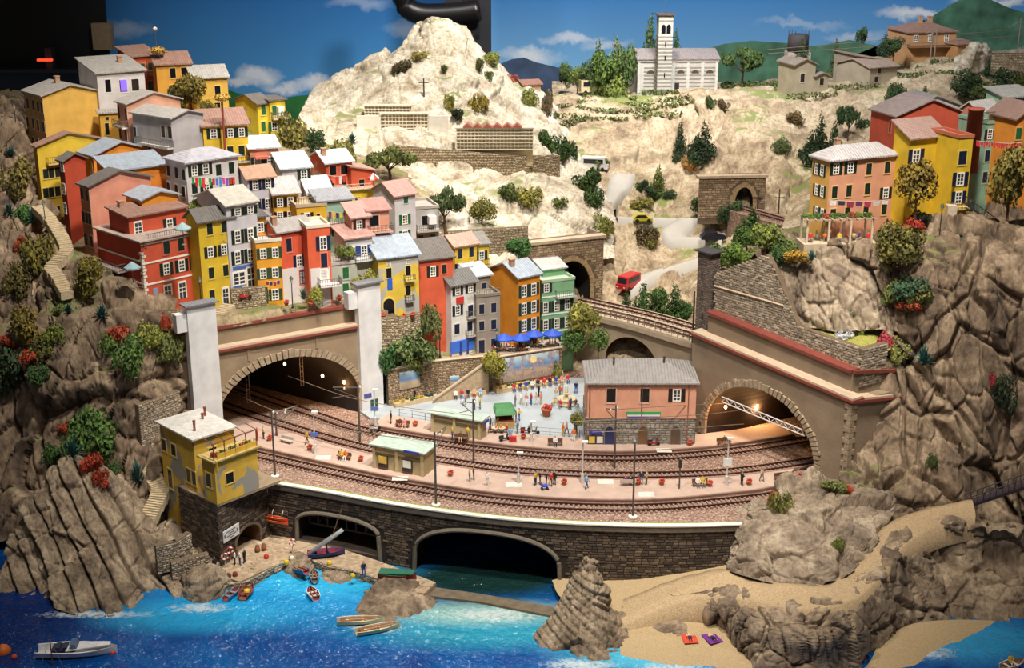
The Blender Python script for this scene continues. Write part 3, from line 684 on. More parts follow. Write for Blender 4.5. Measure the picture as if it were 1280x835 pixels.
BR_DK = [mat('4a3d33', .9, .2, 2), mat('5a4b3e', .9, .2, 2), mat('40352d', .9, .2, 2), mat('6a5947', .9, .2, 2)]
BR_TAN = [mat('9c866c', .9, .2, 2), mat('ad977a', .9, .2, 2), mat('8b765f', .9, .2, 2)]
BR_GRY = [mat('9a8c79', .9, .2, 2), mat('aea08b', .9, .2, 2), mat('877a68', .9, .2, 2)]
MORT = mat('2c241e', .95, .2, 1); MORT_T = mat('6b5a47', .95, .2, 1)
# ---- yard floor
WCV = Curve([G(x, y, .3) for x, y in ((334, 601), (400, 612), (500, 630), (640, 648), (800, 656), (930, 654), (990, 648))], 160)
front = [WCV.out(t, 0, -.35) for t in np.linspace(0, WCV.len, 60)]
yard = MB(); yard.poly(front + [Vector((60, 165, -.35)), Vector((75, 185, -.35)), Vector((60, 215, -.35)), Vector((-60, 215, -.35)), Vector((-66, 190, -.35)), Vector((-46, 168, -.35))])
yo = yard.build('floor', M_BALLAST); struct(yo, 'brown ballast bed of the railway yard'); TERR.append(yo)
# ---- sea wall
A1 = WCV.tpx(371, -3), WCV.tpx(473, -3); A2 = WCV.tpx(519, -3), WCV.tpx(699, -3)
def mkop(ts, apexpy, zspring, e=2.6):
    c = (ts[0] + ts[1]) / 2; za = WCV.zpx(c, apexpy); return dict(c=c, h=(ts[1] - ts[0]) / 2, s=zspring, r=za - zspring, e=e)
OP1 = mkop(A1, 646, -4.6); OP2 = mkop(A2, 666, -5.6, 2.3)
sw = thing('sea_wall', 'curved dark brick sea wall with two big arches under the tracks', 'wall', (0, 0, 0)); sw['kind'] = 'structure'
mb = MB(); mason_face(WCV, 0, WCV.len, SEA - 1.5, .1, [OP1, OP2], mb); TERR.append(mb.build('wall_face', MORT, sw))
bricks('brick_courses', WCV, 0, WCV.len, SEA - .6, -.55, .85, .36, BR_DK, sw, [OP1, OP2], ring=.55, seed=3)
coping('cornice', WCV, 0, WCV.len, -.55, .75, .3, .5, mat('6d6152', .9, .2, 2), sw, 110)
coping('coping_edge', WCV, 0, WCV.len, .2, .16, .42, .3, mat('d8d2c4', .8, .08, 2), sw, 110)
for o_, nm in ((OP1, 1), (OP2, 2)):
    q = [WCV.out(o_['c'] - o_['h'] - .2, .15, SEA - .5)] + [WCV.out(t, .15, (op_z(o_, t) or o_['s']) + .15) for t in o_['c'] + o_['h'] * np.sin(np.linspace(-1.57, 1.57, 30))] + [WCV.out(o_['c'] + o_['h'] + .2, .15, SEA - .5)]
    MB().tube(q, .28, 6).build('arch_trim', mat('6b6255', .9, .2, 2), sw)
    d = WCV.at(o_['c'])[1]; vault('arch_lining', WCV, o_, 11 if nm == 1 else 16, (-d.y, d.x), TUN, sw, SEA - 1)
# boat-house lattice inside the first arch
d = WCV.at(OP1['c'])[1]; t = thing('lattice_girder', 'dark steel lattice girder across the boat arch', 'girder', WCV.out(OP1['c'], -2.2, 0), math.atan2(d.y, d.x))
gm = mat('38342f', .6, .2); L_ = OP1['h'] * .95
for z in (-5.9, -3.4): MB().box(-L_, -.12, z, L_, .12, z + .28).build('chord', gm, t)
for k in range(9):
    x = -L_ + k * L_ / 4; MB().box(x - .1, -.1, -5.9, x + .1, .1, -3.3).build('post', gm, t)
    if k in (0, 1, 6, 7): MB().tube([(x, 0, -5.7), (x + L_ / 4, 0, -3.4)], .06, 4).build('brace', gm, t); MB().tube([(x, 0, -3.4), (x + L_ / 4, 0, -5.7)], .06, 4).build('brace', gm, t)
afl = [WCV.out(q, o_, QUAY + .02) for q, o_ in ((A1[0], .3), (A1[1], .3), (A1[1], -11), (A1[0], -11))]
MB().prism(afl, (0, 0, -.6)).build('boathouse_floor', mat('4a3f34', .9, .2, 1), sw)
# stepped sill in front of the second arch
tag(MB().prism([G(x, y, QUAY - .7) for x, y in ((512, 742), (600, 752), (692, 770), (704, 772), (704, 764), (690, 758), (600, 742), (530, 732))], (0, 0, -1.1)).build('stone_sill', mat('6f6250', .8, .25, 1, .4, 3)), 'wet stone sill across the mouth of the big arch', 'sill')
# ---- quay
qz = [G(x, y, QUAY) for x, y in ((238, 722), (262, 716), (300, 727), (345, 706), (378, 695), (408, 706), (438, 712), (470, 722), (500, 735), (530, 742), (545, 728), (470, 700), (372, 668), (330, 660), (262, 690))]
qo = MB().prism(qz, (0, 0, -2.4)).build('quay', speckle_mat('quay_paving', ['a08a70', 'b39c80', '8d7860', 'c0aa8e'], 2.2, .4)); TERR.append(qo); struct(qo, 'small stone quay of the fishing harbour')
QCV = Curve([G(x, y, QUAY) for x, y in ((238, 722), (300, 728), (345, 707), (378, 696), (408, 707), (440, 713), (475, 724), (505, 736))], 60)
bricks('quay_stones', QCV, 0, QCV.len, SEA - .4, QUAY, .6, .3, BR_GRY, qo, seed=9, proud=.12)
# ---- left tunnel portal
LP = Curve([P(222, 444, 169.3), P(452, 404.2, 183.3)])
t1_, t2_ = LP.tpx(271, 5), LP.tpx(448, 5); c = (t1_ + t2_) / 2
LOP = dict(c=c, h=(t2_ - t1_) / 2, s=2.6, r=LP.zpx(c, 447) - 2.6, e=2.0)
zc = 12.7
lp = thing('tunnel_portal', 'wide concrete tunnel portal with a rough stone arch below the village', 'tunnel'); lp['kind'] = 'structure'
mb = MB(); mason_face(LP, 0, LP.len, -.5, zc, [LOP], mb, step=3, thick=2); TERR.append(mb.build('portal_face', CONC, lp))
mb = MB(); mason_face(LP, 0, LP.len, zc, zc + 2.7, [], mb, off=-1.2, step=3, thick=.6); TERR.append(mb.build('parapet', CONC, lp))
coping('coping', LP, 0, LP.len, zc - .15, .3, .5, 1.6, REDCOP, lp); coping('coping_slab', LP, 0, LP.len, zc + .15, .25, .3, 1.4, COPST, lp)
coping('upper_coping', LP, 0, LP.len, zc + 2.6, .4, -.9, 2.0, REDCOP, lp)
voussoirs(LP, LOP, 40, STONE, lp, 1.1, .3)
for x in (310, 395): coping('pilaster', LP, LP.tpx(x, 10), LP.tpx(x, 10) + .35, LOP['s'] + LOP['r'] + .5 if x < 0 else zc - 2.2, 2.0, .12, .1, CONC, lp, 2)
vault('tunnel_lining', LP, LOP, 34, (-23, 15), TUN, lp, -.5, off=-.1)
qd = LP.out(0, 0, 0) - LP.out(0, 1, 0)
MB().poly([LP.out(0, 0, -4), LP.out(0, 0, zc), LP.out(0, -6, zc), LP.out(0, -6, -4)]).build('end_wall', CONC_R, lp)
# ---- right tunnel portal
RA, RB, RC = P(866, 418, 176.5), P(1065, 503, 155), P(1128, 497, 160)
RP = Curve([RA, RB]); RR = Curve([RB, RC]); zr = 12.0
t1_, t2_ = RP.tpx(884, 4), RP.tpx(1019, 2); c = (t1_ + t2_) / 2
ta = RP.tpx(930, 9); ROP = dict(c=c, h=(t2_ - t1_) / 2, s=1.6, r=RP.zpx(ta, 479) - 1.6, e=2.0)
rp = thing('tunnel_portal', 'tall concrete tunnel portal with red copings beside the station', 'tunnel'); rp['kind'] = 'structure'
def ztop(t): return RA.z + (RB.z - RA.z) * t / RP.len
zr = RB.z
mb = MB(); mason_face(RP, 0, RP.len, -.6, ztop, [ROP], mb, step=3, thick=2.2); mason_face(RR, 0, RR.len, -3, zr, [], mb, step=3, thick=2.2); TERR.append(mb.build('portal_face', CONC_R, rp))
def slab(name, p, q, hgt, fr, bk, m, par):           # straight coping between two 3-D points
    d = Vector((q.x - p.x, q.y - p.y, 0)).normalized(); n_ = Vector((d.y, -d.x, 0)); e = d * fr
    A = p + n_ * fr - e * 0; B = q + n_ * fr
    MB().obox(A, B - A, -n_ * (fr + bk), (0, 0, hgt)).build(name, m, par)
nR = Vector((RP.at(0)[1].y, -RP.at(0)[1].x, 0)); nQ = Vector((RR.at(0)[1].y, -RR.at(0)[1].x, 0))
RBo = RB + (nR + nQ) * .45
slab('coping', RA, RB + RP.at(0)[1].to_3d() * .45, .35, .45, 1.8, REDCOP, rp); slab('coping', RB - RR.at(0)[1].to_3d() * .45, RC, .35, .45, 1.8, REDCOP, rp)
up = Vector((0, 0, .35)); slab('coping_slab', RA + up, RB + RP.at(0)[1].to_3d() * .3 + up, .25, .3, 1.6, COPST, rp); slab('coping_slab', RB - RR.at(0)[1].to_3d() * .3 + up, RC + up, .25, .3, 1.6, COPST, rp)
inb = 1.3                                            # parapet wall set back above the coping
UA = RA - nR * inb + RP.at(0)[1].to_3d() * 1.5; UB = RB - nR * inb - nQ * inb; UC = RC - nQ * inb
for a_, b_ in ((UA, UB), (UB, UC)):
    d = b_ - a_; n_ = Vector((d.y, -d.x, 0)).normalized()
    MB().obox(a_, d, -n_ * .8, (0, 0, 3.1)).build('parapet', CONC_R, rp)
    h31 = Vector((0, 0, 3.1)); slab('upper_coping', a_ + h31, b_ + h31, .4, .4, 1.2, REDCOP, rp)
voussoirs(RP, ROP, 44, STONE, rp, .95, .3, -.6)
for sg, cv_, t_ in ((1, RP, RP.len), (0, RR, 0)):    # rough corner stones
    z = -.5; k = 0
    while z < zr - .6:
        w_ = (.5, .9)[k % 2]; a_ = cv_.len - w_ if sg else 0; b_ = cv_.len + .15 if sg else w_
        MB().prism([cv_.out(a_, .18, z + .04), cv_.out(b_, .18, z + .04), cv_.out(b_, .18, z + .72), cv_.out(a_, .18, z + .72)], cv_.out(0, -.05, 0) - cv_.out(0, .18, 0)).build('corner_stone', STONE, rp); z += .76; k += 1
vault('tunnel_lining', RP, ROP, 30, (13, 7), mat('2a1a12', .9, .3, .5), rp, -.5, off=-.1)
# lamps inside both tunnels
def tunnel_lamp(px, py, Y, label, e=60):
    p = P(px, py, Y); t = thing('tunnel_lamp', label, 'lamp', p)
    MB().lathe([(.05, .3), (.16, .15), (.2, 0), (.14, -.16), (.03, -.22)][::-1], 10).build('bulb', glow_mat('ffb060', 30), t, True)
    MB().tube([(0, 0, .2), (0, 0, 1.6)], .05, 5).build('hanger', gm, t)
    l = bpy.data.lights.new('tunnel_lamp_light', 'POINT'); l.energy = e * 14; l.color = (1, .55, .22); l.shadow_soft_size = .3
    o = bpy.data.objects.new('tunnel_lamp_light', l); COL.objects.link(o); o.parent = t; o.location = (0, -.1, -.5)
tunnel_lamp(356, 455, 183, 'leftmost glowing lamp inside the tunnel below the village', 12)
tunnel_lamp(403, 470, 182.6, 'middle glowing lamp inside the tunnel below the village', 12)
tunnel_lamp(430, 478, 183.8, 'rightmost glowing lamp inside the tunnel below the village', 12)
tunnel_lamp(907, 509, 172.9, 'left glowing lamp inside the tunnel by the station', 45)
tunnel_lamp(946, 506, 178, 'right glowing lamp inside the tunnel by the station', 170)
for i, (x, y0, y1, Y) in enumerate(((311, 472, 503, 179), (378, 449, 482, 184))):
    a, b = P(x, y0, Y), P(x, y1, Y); t = thing('lattice_hanger', ('left', 'right')[i] + ' lattice hanger inside the tunnel below the village', 'hanger', b); Hh = a.z - b.z + 1
    for s_ in (-.2, .2): MB().tube([(s_, 0, 0), (s_, 0, Hh)], .05, 4).build('rail', mat('8a8078'), t)
    for k in range(7): MB().tube([(-.2, 0, Hh * k / 7), (.2, 0, Hh * k / 7)], .04, 4).build('rung', mat('8a8078'), t)
# ---- stepped stone retaining wall over the right portal (masonry cut to outline)
nW = -nR; WO = RA - nR * 2.6; WD = RP.at(0)[1].to_3d()
RWC = Curve([WO, WO + WD * 40])
def on_wall(px, py, o=WO, d=WD, n=nR):               # pixel -> (t, z) on a vertical plane
    r = ray(px, py); k = (o - Vector((0, 0, CZ))).dot(n) / r.dot(n); h = Vector((0, 0, CZ)) + r * k
    return ((h - o).dot(d), h.z)
def inpoly(poly):
    def f(t, z):
        c_ = False; j = len(poly) - 1
        for i in range(len(poly)):
            (x1, y1), (x2, y2) = poly[i], poly[j]
            if (y1 > z) != (y2 > z) and t < (x2 - x1) * (z - y1) / (y2 - y1) + x1: c_ = not c_
            j = i
        return c_
    return f
outl = [on_wall(*q) for q in ((893, 402), (893, 342), (920, 332), (958, 318), (972, 345), (985, 378), (997, 408), (1075, 436), (1075, 470))]
rw = thing('retaining_wall', 'sloping grey stone retaining wall above the portal beside the brick tower', 'wall'); rw['kind'] = 'structure'
MB().prism([RWC.out(t, -.05, z) for t, z in outl], nW * .8).build('wall_core', MORT_T, rw)
bricks('stone_courses', RWC, 0, 34, outl[-1][1] - 2, max(z for t, z in outl), .62, .33, BR_GRY, rw, inside=inpoly(outl), seed=12)
e1, e2 = on_wall(893, 357), on_wall(980, 382); MB().tube([RWC.out(e1[0], .05, e1[1]), RWC.out(e2[0], .05, e2[1])], .16, 5).build('ledge', COPST, rw)
r2o = RWC.out(outl[-1][0], 0, 0); R2C = Curve([r2o, r2o + RR.at(0)[1].to_3d() * 7.4])
bricks('stone_courses', R2C, 0, 4.6, outl[-1][1] - 1.5, outl[-2][1], .62, .33, BR_GRY, rw, seed=13); MB().obox(R2C.out(0, -.05, outl[-1][1] - 2), R2C.at(0)[1].to_3d() * 4.6, R2C.out(0, -.8, 0) - R2C.out(0, 0, 0), (0, 0, outl[-2][1] - outl[-1][1] + 2)).build('wall_core', MORT_T, rw)
# grass shelf with rock slabs behind it
gs = loft('grass_ledge', [[(985,412,169.5),(1040,428,164),(1085,440,160.4),(1112,438,160.6)], [(985,394,175),(1045,400,172),(1095,404,169),(1135,400,167)]], 30, 12, M_GRASS); struct(gs, 'small grassy ledge above the right tunnel portal')
rs = loft('rock_slabs', [[(975,420,170),(1010,410,168.6),(1050,415,166.4),(1090,412,164.4),(1125,415,162.5)], [(972,380,171),(1010,372,169.8),(1050,370,168),(1090,370,166.4),(1130,370,164)],
 [(965,340,172.6),(1005,336,171),(1050,336,169.8),(1090,336,168.6),(1130,335,167)], [(955,318,175),(1000,314,173),(1050,312,172),(1090,312,171.4),(1130,312,170.6)], [(950,312,182),(1000,308,180),(1050,302,180),(1090,300,180),(1130,300,180)]], 120, 90, M_LITE, dp(.6, (2.6, 2.6, 10), (.4, 0), 131, .9)); struct(rs, 'leaning pale rock slabs beside the retaining wall')
# ---- platforms and tracks
TC = dict(front=Curve([G(x, y, -.2) for x, y in ((235, 545), (270, 556), (335, 572), (422, 592), (500, 608), (640, 628.5), (800, 635), (945, 623), (985, 616))], 200),
 mid=Curve([G(x, y, -.2) for x, y in ((215, 480), (262, 500), (340, 527), (460, 561), (545, 574.5), (640, 588), (720, 593), (800, 594.5), (900, 591), (1010, 577), (1090, 560), (1150, 545))], 220),
 back=Curve([G(x, y, -.2) for x, y in ((270, 474), (330, 497), (400, 521), (450, 537), (560, 556), (640, 566), (720, 572), (800, 573), (900, 566), (1000, 551), (1080, 535), (1130, 522))], 200))
RAIL = mat('4a2a22', .45, .2, 3, 0, 6, .5); SLP = mat('8a6f62', .9, .25, 3)
slm = MB().box(-1.25, -.13, 0, 1.25, .13, .14).mesh('sleeper', SLP)
def sweep(cv, off, w_, z0, z1, t0=0, t1=None, n=150):
    mb = MB(); ts = np.linspace(t0, t1 or cv.len, n)
    for a_, b_ in zip(ts, ts[1:]):
        A, B, C, D = cv.out(a_, off - w_ / 2, z0), cv.out(a_, off + w_ / 2, z0), cv.out(b_, off - w_ / 2, z0), cv.out(b_, off + w_ / 2, z0); u = Vector((0, 0, z1 - z0))
        mb.poly([A + u, B + u, D + u, C + u]); mb.poly([B, D, D + u, B + u]); mb.poly([A, A + u, C + u, C])
    return mb
def track(key, label, t0=0, z=-.33, cv=None, t1=None, step=.62):
    cv = cv or TC[key]; t1 = t1 or cv.len
    th = thing('railway_track', label, 'track', (0, 0, 0), 0, 'railway tracks')
    for s_ in (-1, 1): sweep(cv, s_ * .76, .14, z + .1, z + .34, t0, t1).build('rail', RAIL, th)
    t = t0
    while t < t1:
        q, d = cv.at(t); o = link('sleeper', slm, th, (q.x, q.y, z + .02), math.atan2(d.y, d.x) + math.pi / 2); t += step
track('front', 'curved railway track nearest the sea wall', 4); track('mid', 'middle railway track behind the long island platform', 2); track('back', 'railway track running beside the station building platform', 2)
def platform(name, ca, oa, cb, ob, z, xs, m, label, h=.6):
    a = [ca.out(ca.tpx(x, 0), oa, z) for x in xs]; b = [cb.out(cb.tpx(x, 0), ob, z) for x in xs]
    mb = MB()
    for k in range(len(xs) - 1):
        mb.poly([b[k], b[k + 1], a[k + 1], a[k]])
        for l_ in (a, b): mb.poly([l_[k], l_[k + 1], l_[k + 1] - Vector((0, 0, h)), l_[k] - Vector((0, 0, h))])
    for k in (0, len(xs) - 1): mb.poly([a[k], b[k], b[k] - Vector((0, 0, h)), a[k] - Vector((0, 0, h))])
    o = mb.build(name, m); TERR.append(o); struct(o, label); return o
isl = platform('island_platform', TC['mid'], 1.7, TC['front'], -1.7, .1, list(np.linspace(285, 985, 60)), M_PLAT, 'long curved island platform between the tracks')
sweep(TC['mid'], 1.75, .3, .0, .16, TC['mid'].tpx(285), TC['mid'].tpx(1010)).build('platform_edge', mat('8f6f62', .8), isl)
sweep(TC['front'], -1.75, .3, .0, .16, TC['front'].tpx(285), TC['front'].len).build('platform_edge', mat('8f6f62', .8), isl)
sid = platform('side_platform', TC['back'], -6.2, TC['back'], -1.7, .1, list(np.linspace(455, 1000, 50)), M_PLAT, 'platform along the station building')
sweep(TC['back'], -1.75, .3, .0, .16, TC['back'].tpx(455), TC['back'].tpx(1000)).build('platform_edge', mat('8f6f62', .8), sid)
hatch = mat('cfc8be', .8, .1)
for x, y in ((404, 572), (500, 598), (642, 606), (757, 602), (808, 618), (830, 563)):
    p = G(x, y, .1); MB().box(p.x - 1, p.y - .7, .1, p.x + 1, p.y + .7, .125).build('paving_hatch', hatch, isl if y > 565 else sid)
pl = [G(x, y, .06) for x, y in ((448, 512), (470, 508), (500, 500), (540, 496), (600, 492), (640, 486), (700, 472), (745, 472), (760, 500), (740, 548), (720, 552), (640, 548), (560, 536), (500, 526), (462, 522))]
po = MB().prism(pl, (0, 0, -.5)).build('plaza', M_PLAZA); TERR.append(po); struct(po, 'pale paved station square full of people')
gstrip = MB(); ts = np.linspace(0, WCV.len*.97, 90)
for a_, b_ in zip(ts, ts[1:]): gstrip.poly([WCV.out(a_, -.3, .12), WCV.out(b_, -.3, .12), WCV.out(b_, -1.9, -.3), WCV.out(a_, -1.9, -.3)])
go = gstrip.build('grass_verge', M_GRASS); struct(go, 'strip of short grass along the sea wall edge')
# ================================================================== HOUSES
def _winmesh():
    mb = MB()
    for b in ((-.5, -.5, -.38, .5), (.38, -.5, .5, .5), (-.38, .4, .38, .5), (-.38, -.5, .38, -.4)): mb.box(b[0], -.07, b[1], b[2], .02, b[3], 0)
    mb.box(-.04, -.05, -.4, .04, .02, .4, 0); mb.box(-.38, -.05, .06, .38, .02, .12, 0); mb.box(-.38, -.05, -.2, .38, .02, -.14, 0)
    mb.box(-.38, -.02, -.4, .38, .0, .4, 1); return mb.mesh('window', [mat('e8e2d6'), mat('2b2e33', .15, 0)])
def _surmesh():
    mb = MB()
    for b in ((-.62, -.58, -.5, .6), (.5, -.58, .62, .6), (-.5, .5, .5, .6), (-.66, -.66, .66, -.54)): mb.box(b[0], -.06, b[1], b[2], .02, b[3], 0)
    mb.box(-.5, -.015, -.55, .5, .0, .5, 1); return mb.mesh('window', [mat('e8e2d6'), mat('14161a', .2, 0)])
def _shutmesh():
    mb = MB()
    for b in ((-.5, -.5, -.36, .5), (.36, -.5, .5, .5), (-.36, .44, .36, .5), (-.36, -.5, .36, -.44), (-.36, -.03, .36, .03)): mb.box(b[0], -.06, b[1], b[2], 0, b[3])
    for k in range(8):
        z = -.42 + k * .11; mb.poly([(-.36, -.02, z), (.36, -.02, z), (.36, -.05, z + .08), (-.36, -.05, z + .08)])
    mb.box(-.36, -.015, -.44, .36, 0, .44); return mb.mesh('shutter', [mat('1f2d22')])
def _doormesh(arch):
    mb = MB(); n = 9
    if arch:
        arc = [(.5 * math.cos(q), .18 + .32 * math.sin(q)) for q in np.linspace(0, math.pi, n)]
        pts = [(-.5, -.5), (.5, -.5)] + arc
        mb.prism([(x, -.03, z) for x, z in pts], (0, .05, 0), 1)
        arc2 = [(.6 * math.cos(q), .18 + .42 * math.sin(q)) for q in np.linspace(0, math.pi, n)]
        ring = [(.6, -.5)] + arc2 + [(-.6, -.5)]; inn = [(.5, -.5)] + arc + [(-.5, -.5)]
        for k in range(len(ring) - 1): mb.prism([(ring[k][0], -.07, ring[k][1]), (ring[k + 1][0], -.07, ring[k + 1][1]), (inn[k + 1][0], -.07, inn[k + 1][1]), (inn[k][0], -.07, inn[k][1])], (0, .08, 0), 0)
    else:
        for b in ((-.6, -.5, -.45, .6), (.45, -.5, .6, .6), (-.45, .48, .45, .6)): mb.box(b[0], -.07, b[1], b[2], .02, b[3], 0)
        mb.box(-.45, -.03, -.5, .45, .0, .48, 1); mb.box(-.03, -.05, -.5, .03, 0, .48, 0)
        for z in (-.1, .15): mb.box(-.45, -.05, z, .45, 0, z + .04, 0)
    return mb.mesh('door', [mat('e8e2d6'), mat('2b2e33', .3, 0)])
WM, SM, SHM, DM, AM = _winmesh(), _surmesh(), _shutmesh(), _doormesh(False), _doormesh(True)
WHITE_T = mat('ece7db', .7, .06); PANE = mat('3a4048', .15, .2, 2); DKP = mat('121418', .25, 0)
GRN, BLU, BRN, LGR = mat('1c2a20', .6, .1), mat('18203c', .6, .1), mat('2c211c', .6, .1), mat('2f6a3c', .6, .1)
def roofmesh(kind, w_, d_, h, ov=.4, th=.2):
    mb = MB(); x0, x1, y0, y1 = -ov, w_ + ov, -ov, d_ + ov
    def slab4(p): mb.prism([Vector(q) for q in p], (0, 0, th))
    if kind == 'gx':
        s_ = ov * h / (d_ / 2); slab4([(x0, y0, -s_), (x1, y0, -s_), (x1, d_ / 2, h), (x0, d_ / 2, h)]); slab4([(x0, d_ / 2, h), (x1, d_ / 2, h), (x1, y1, -s_), (x0, y1, -s_)])
    elif kind == 'gy':
        s_ = ov * h / (w_ / 2); slab4([(x0, y0, -s_), (w_ / 2, y0, h), (w_ / 2, y1, h), (x0, y1, -s_)]); slab4([(w_ / 2, y0, h), (x1, y0, -s_), (x1, y1, -s_), (w_ / 2, y1, h)])
    elif kind == 'sx':
        s_ = ov * h / d_; slab4([(x0, y0, -s_), (x1, y0, -s_), (x1, y1, h + s_), (x0, y1, h + s_)])
    elif kind == 'sy':
        s_ = ov * h / w_; slab4([(x0, y0, -s_), (x1, y0, h + s_), (x1, y1, h + s_), (x0, y1, -s_)])
    elif kind == 'sr':
        s_ = ov * h / w_; slab4([(x0, y0, h + s_), (x1, y0, -s_), (x1, y1, -s_), (x0, y1, h + s_)])
    elif kind == 'hip':
        m = min(w_, d_) / 2 + ov
        r0, r1 = ((x0 + m, (y0 + y1) / 2, h), (x1 - m, (y0 + y1) / 2, h)) if w_ >= d_ else (((x0 + x1) / 2, y0 + m, h), ((x0 + x1) / 2, y1 - m, h))
        a_, b_, c__, e_ = (x0, y0, 0), (x1, y0, 0), (x1, y1, 0), (x0, y1, 0)
        if w_ >= d_:
            for p in ((a_, b_, r1, r0), (c__, e_, r0, r1), (b_, c__, r1), (e_, a_, r0)): mb.poly(p)
        else:
            for p in ((a_, b_, r0), (b_, c__, r1, r0), (c__, e_, r1), (e_, a_, r0, r1)): mb.poly(p)
        mb.box(x0, y0, -th, x1, y1, 0)
    elif kind == 'flat': mb.box(x0, y0, 0, x1, y1, th)
    elif kind == 'par':
        mb.box(0, 0, -.1, w_, d_, .02)
        for b in ((-.1, -.1, w_ + .1, .15), (-.1, d_ - .15, w_ + .1, d_ + .1), (-.1, .15, .15, d_ - .15), (w_ - .15, .15, w_ + .1, d_ - .15)): mb.box(b[0], b[1], 0, b[2], b[3], .45)
    return mb
class House:
    def __init__(s, label, xl, xc, xr, ye, yb, Y, a, col, roof, wins=(), colL=None, patch=None, pamt=.5, shut=GRN, chim=(), cat_='house', name='house', d=None, w=None, sink=7, frame=WHITE_T, group=None):
        a = math.radians(a); s.a = a; o = P(xc, yb, Y); s.o = o; s.ca, s.sa = math.cos(a), math.sin(a)
        H = P(xc, ye, Y).z - o.z; s.H = H; zm = o.z + H
        s.w = w or s.tfor('R', xr, zm); s.d = d or (s.tfor('L', xl, zm) if xl < xc - .5 else 7.0)
        s.w = max(1.2, min(s.w, 30)); s.d = max(1.2, min(s.d, 24))
        s.t = thing(name, label, cat_, o, a, group); kind, rc, h = roof; h *= .58
        if d and kind == 'sx': s.d *= .72
        w_, d_ = s.w, s.d
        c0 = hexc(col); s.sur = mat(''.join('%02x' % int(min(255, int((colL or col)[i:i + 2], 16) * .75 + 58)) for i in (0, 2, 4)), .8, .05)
        mL = wall_mat(colL or col, patch, pamt); mR = wall_mat(col, patch, pamt); mb = MB(); z0 = -sink  # on several houses a darker colL puts the left wall's shade into the plaster
        topf = [(0, 0, H), (w_, 0, H)]; A, B, C_, D_ = (0, 0), (w_, 0), (w_, d_), (0, d_)
        def zz(p):
            if kind == 'sx': return H + h * p[1] / d_
            if kind == 'sy': return H + h * p[0] / w_
            if kind == 'sr': return H + h * (1 - p[0] / w_)
            return H
        for (p, q, mi) in ((A, B, 0), (B, C_, 0), (C_, D_, 0), (D_, A, 1)):
            pts = [(*p, z0), (*q, z0), (*q, zz(q))]
            if (kind == 'gx' and p[0] == q[0]) or (kind == 'gy' and p[1] == q[1]): pts.append(((p[0] + q[0]) / 2, (p[1] + q[1]) / 2, H + h))
            pts.append((*p, zz(p))); mb.poly(pts, mi)
        mb.poly([(0, 0, H), (w_, 0, H), (w_, d_, H), (0, d_, H)]) if kind in ('hip', 'flat', 'par') else None
        mb.build('walls', [mR, mL], s.t)
        ang = {'gx': 0, 'sx': 0, 'gy': math.pi / 2, 'sy': math.pi / 2, 'sr': math.pi / 2}.get(kind, 0)
        r = roofmesh(kind, w_, d_, h).build('roof', roof_mat(rc, ang) if kind != 'par' else wall_mat(rc), s.t, loc=(0, 0, H))
        for fx, fy in chim:
            cb = MB(); cb.box(-.35, -.35, -.6, .35, .35, 1.1); cb.box(-.42, -.42, 1.1, .42, .42, 1.25)
            zc_ = H + (h * (1 - abs(fy - .5) * 2) if kind == 'gx' else h * (1 - abs(fx - .5) * 2) if kind in ('gy', 'hip') else h * .5)
            cb.build('chimney', wall_mat('b08a70'), s.t, loc=(fx * w_, fy * d_, zc_))
        for wn in wins: s.win(*wn, shut=shut, frame=frame)
    def tfor(s, f, px, z):
        k = (px - 640) / F; D0 = s.o.y * cp + (CZ - z) * sp; dx, dy = (s.ca, s.sa) if f == 'R' else (-s.sa, s.ca)
        return (k * D0 - s.o.x) / (dx - k * dy * cp)
    def tz(s, f, px, py):
        t = 0; z = s.o.z
        for _ in range(4):
            t = s.tfor(f, px, z); dy = s.sa if f == 'R' else s.ca; z = P(px, py, s.o.y + t * dy).z
        return t, z
    def place(s, f, t, z, off=0):
        return (Vector((t, -off, z - s.o.z)), 0) if f == 'R' else (Vector((-off, t, z - s.o.z)), -math.pi / 2)
    def win(s, f, cols, rows, wm, hm, st, shut=GRN, frame=WHITE_T, sc=None, pane=None):
        shut = sc or shut
        for py in rows:
            _, z = s.tz(f, cols[0], py)
            for px in cols:
                t = s.tfor(f, px, z); lim = s.w if f == 'R' else s.d
                t = min(max(t, wm * .55), max(lim - wm * .55, wm * .55)); loc, rz = s.place(f, t, z, .01)
                me = {'s': WM, 'p': WM, 'd': SM, 'o': SM, 'D': DM, 'A': AM}[st]
                nm = 'door' if st in 'DA' else 'window'
                o = link(nm, me, s.t, loc, rz); o.scale = (wm, 1, hm); setmats(o, [frame if st in 'spD' or frame is not WHITE_T else s.sur, pane or (DKP if st in 'oA' else PANE)])
                if st == 's':
                    for sg in (-1, 1):
                        h_ = link('shutter', SHM, o, (sg * .78, -.01, 0)); h_.scale = (.5, 1, 1.02); setmats(h_, [shut])
                elif st == 'd':
                    for sg in (-1, 1):
                        h_ = link('shutter', SHM, o, (sg * .25, -.01, -.02)); h_.scale = (.49, 1, 1.02); setmats(h_, [shut])
        return s
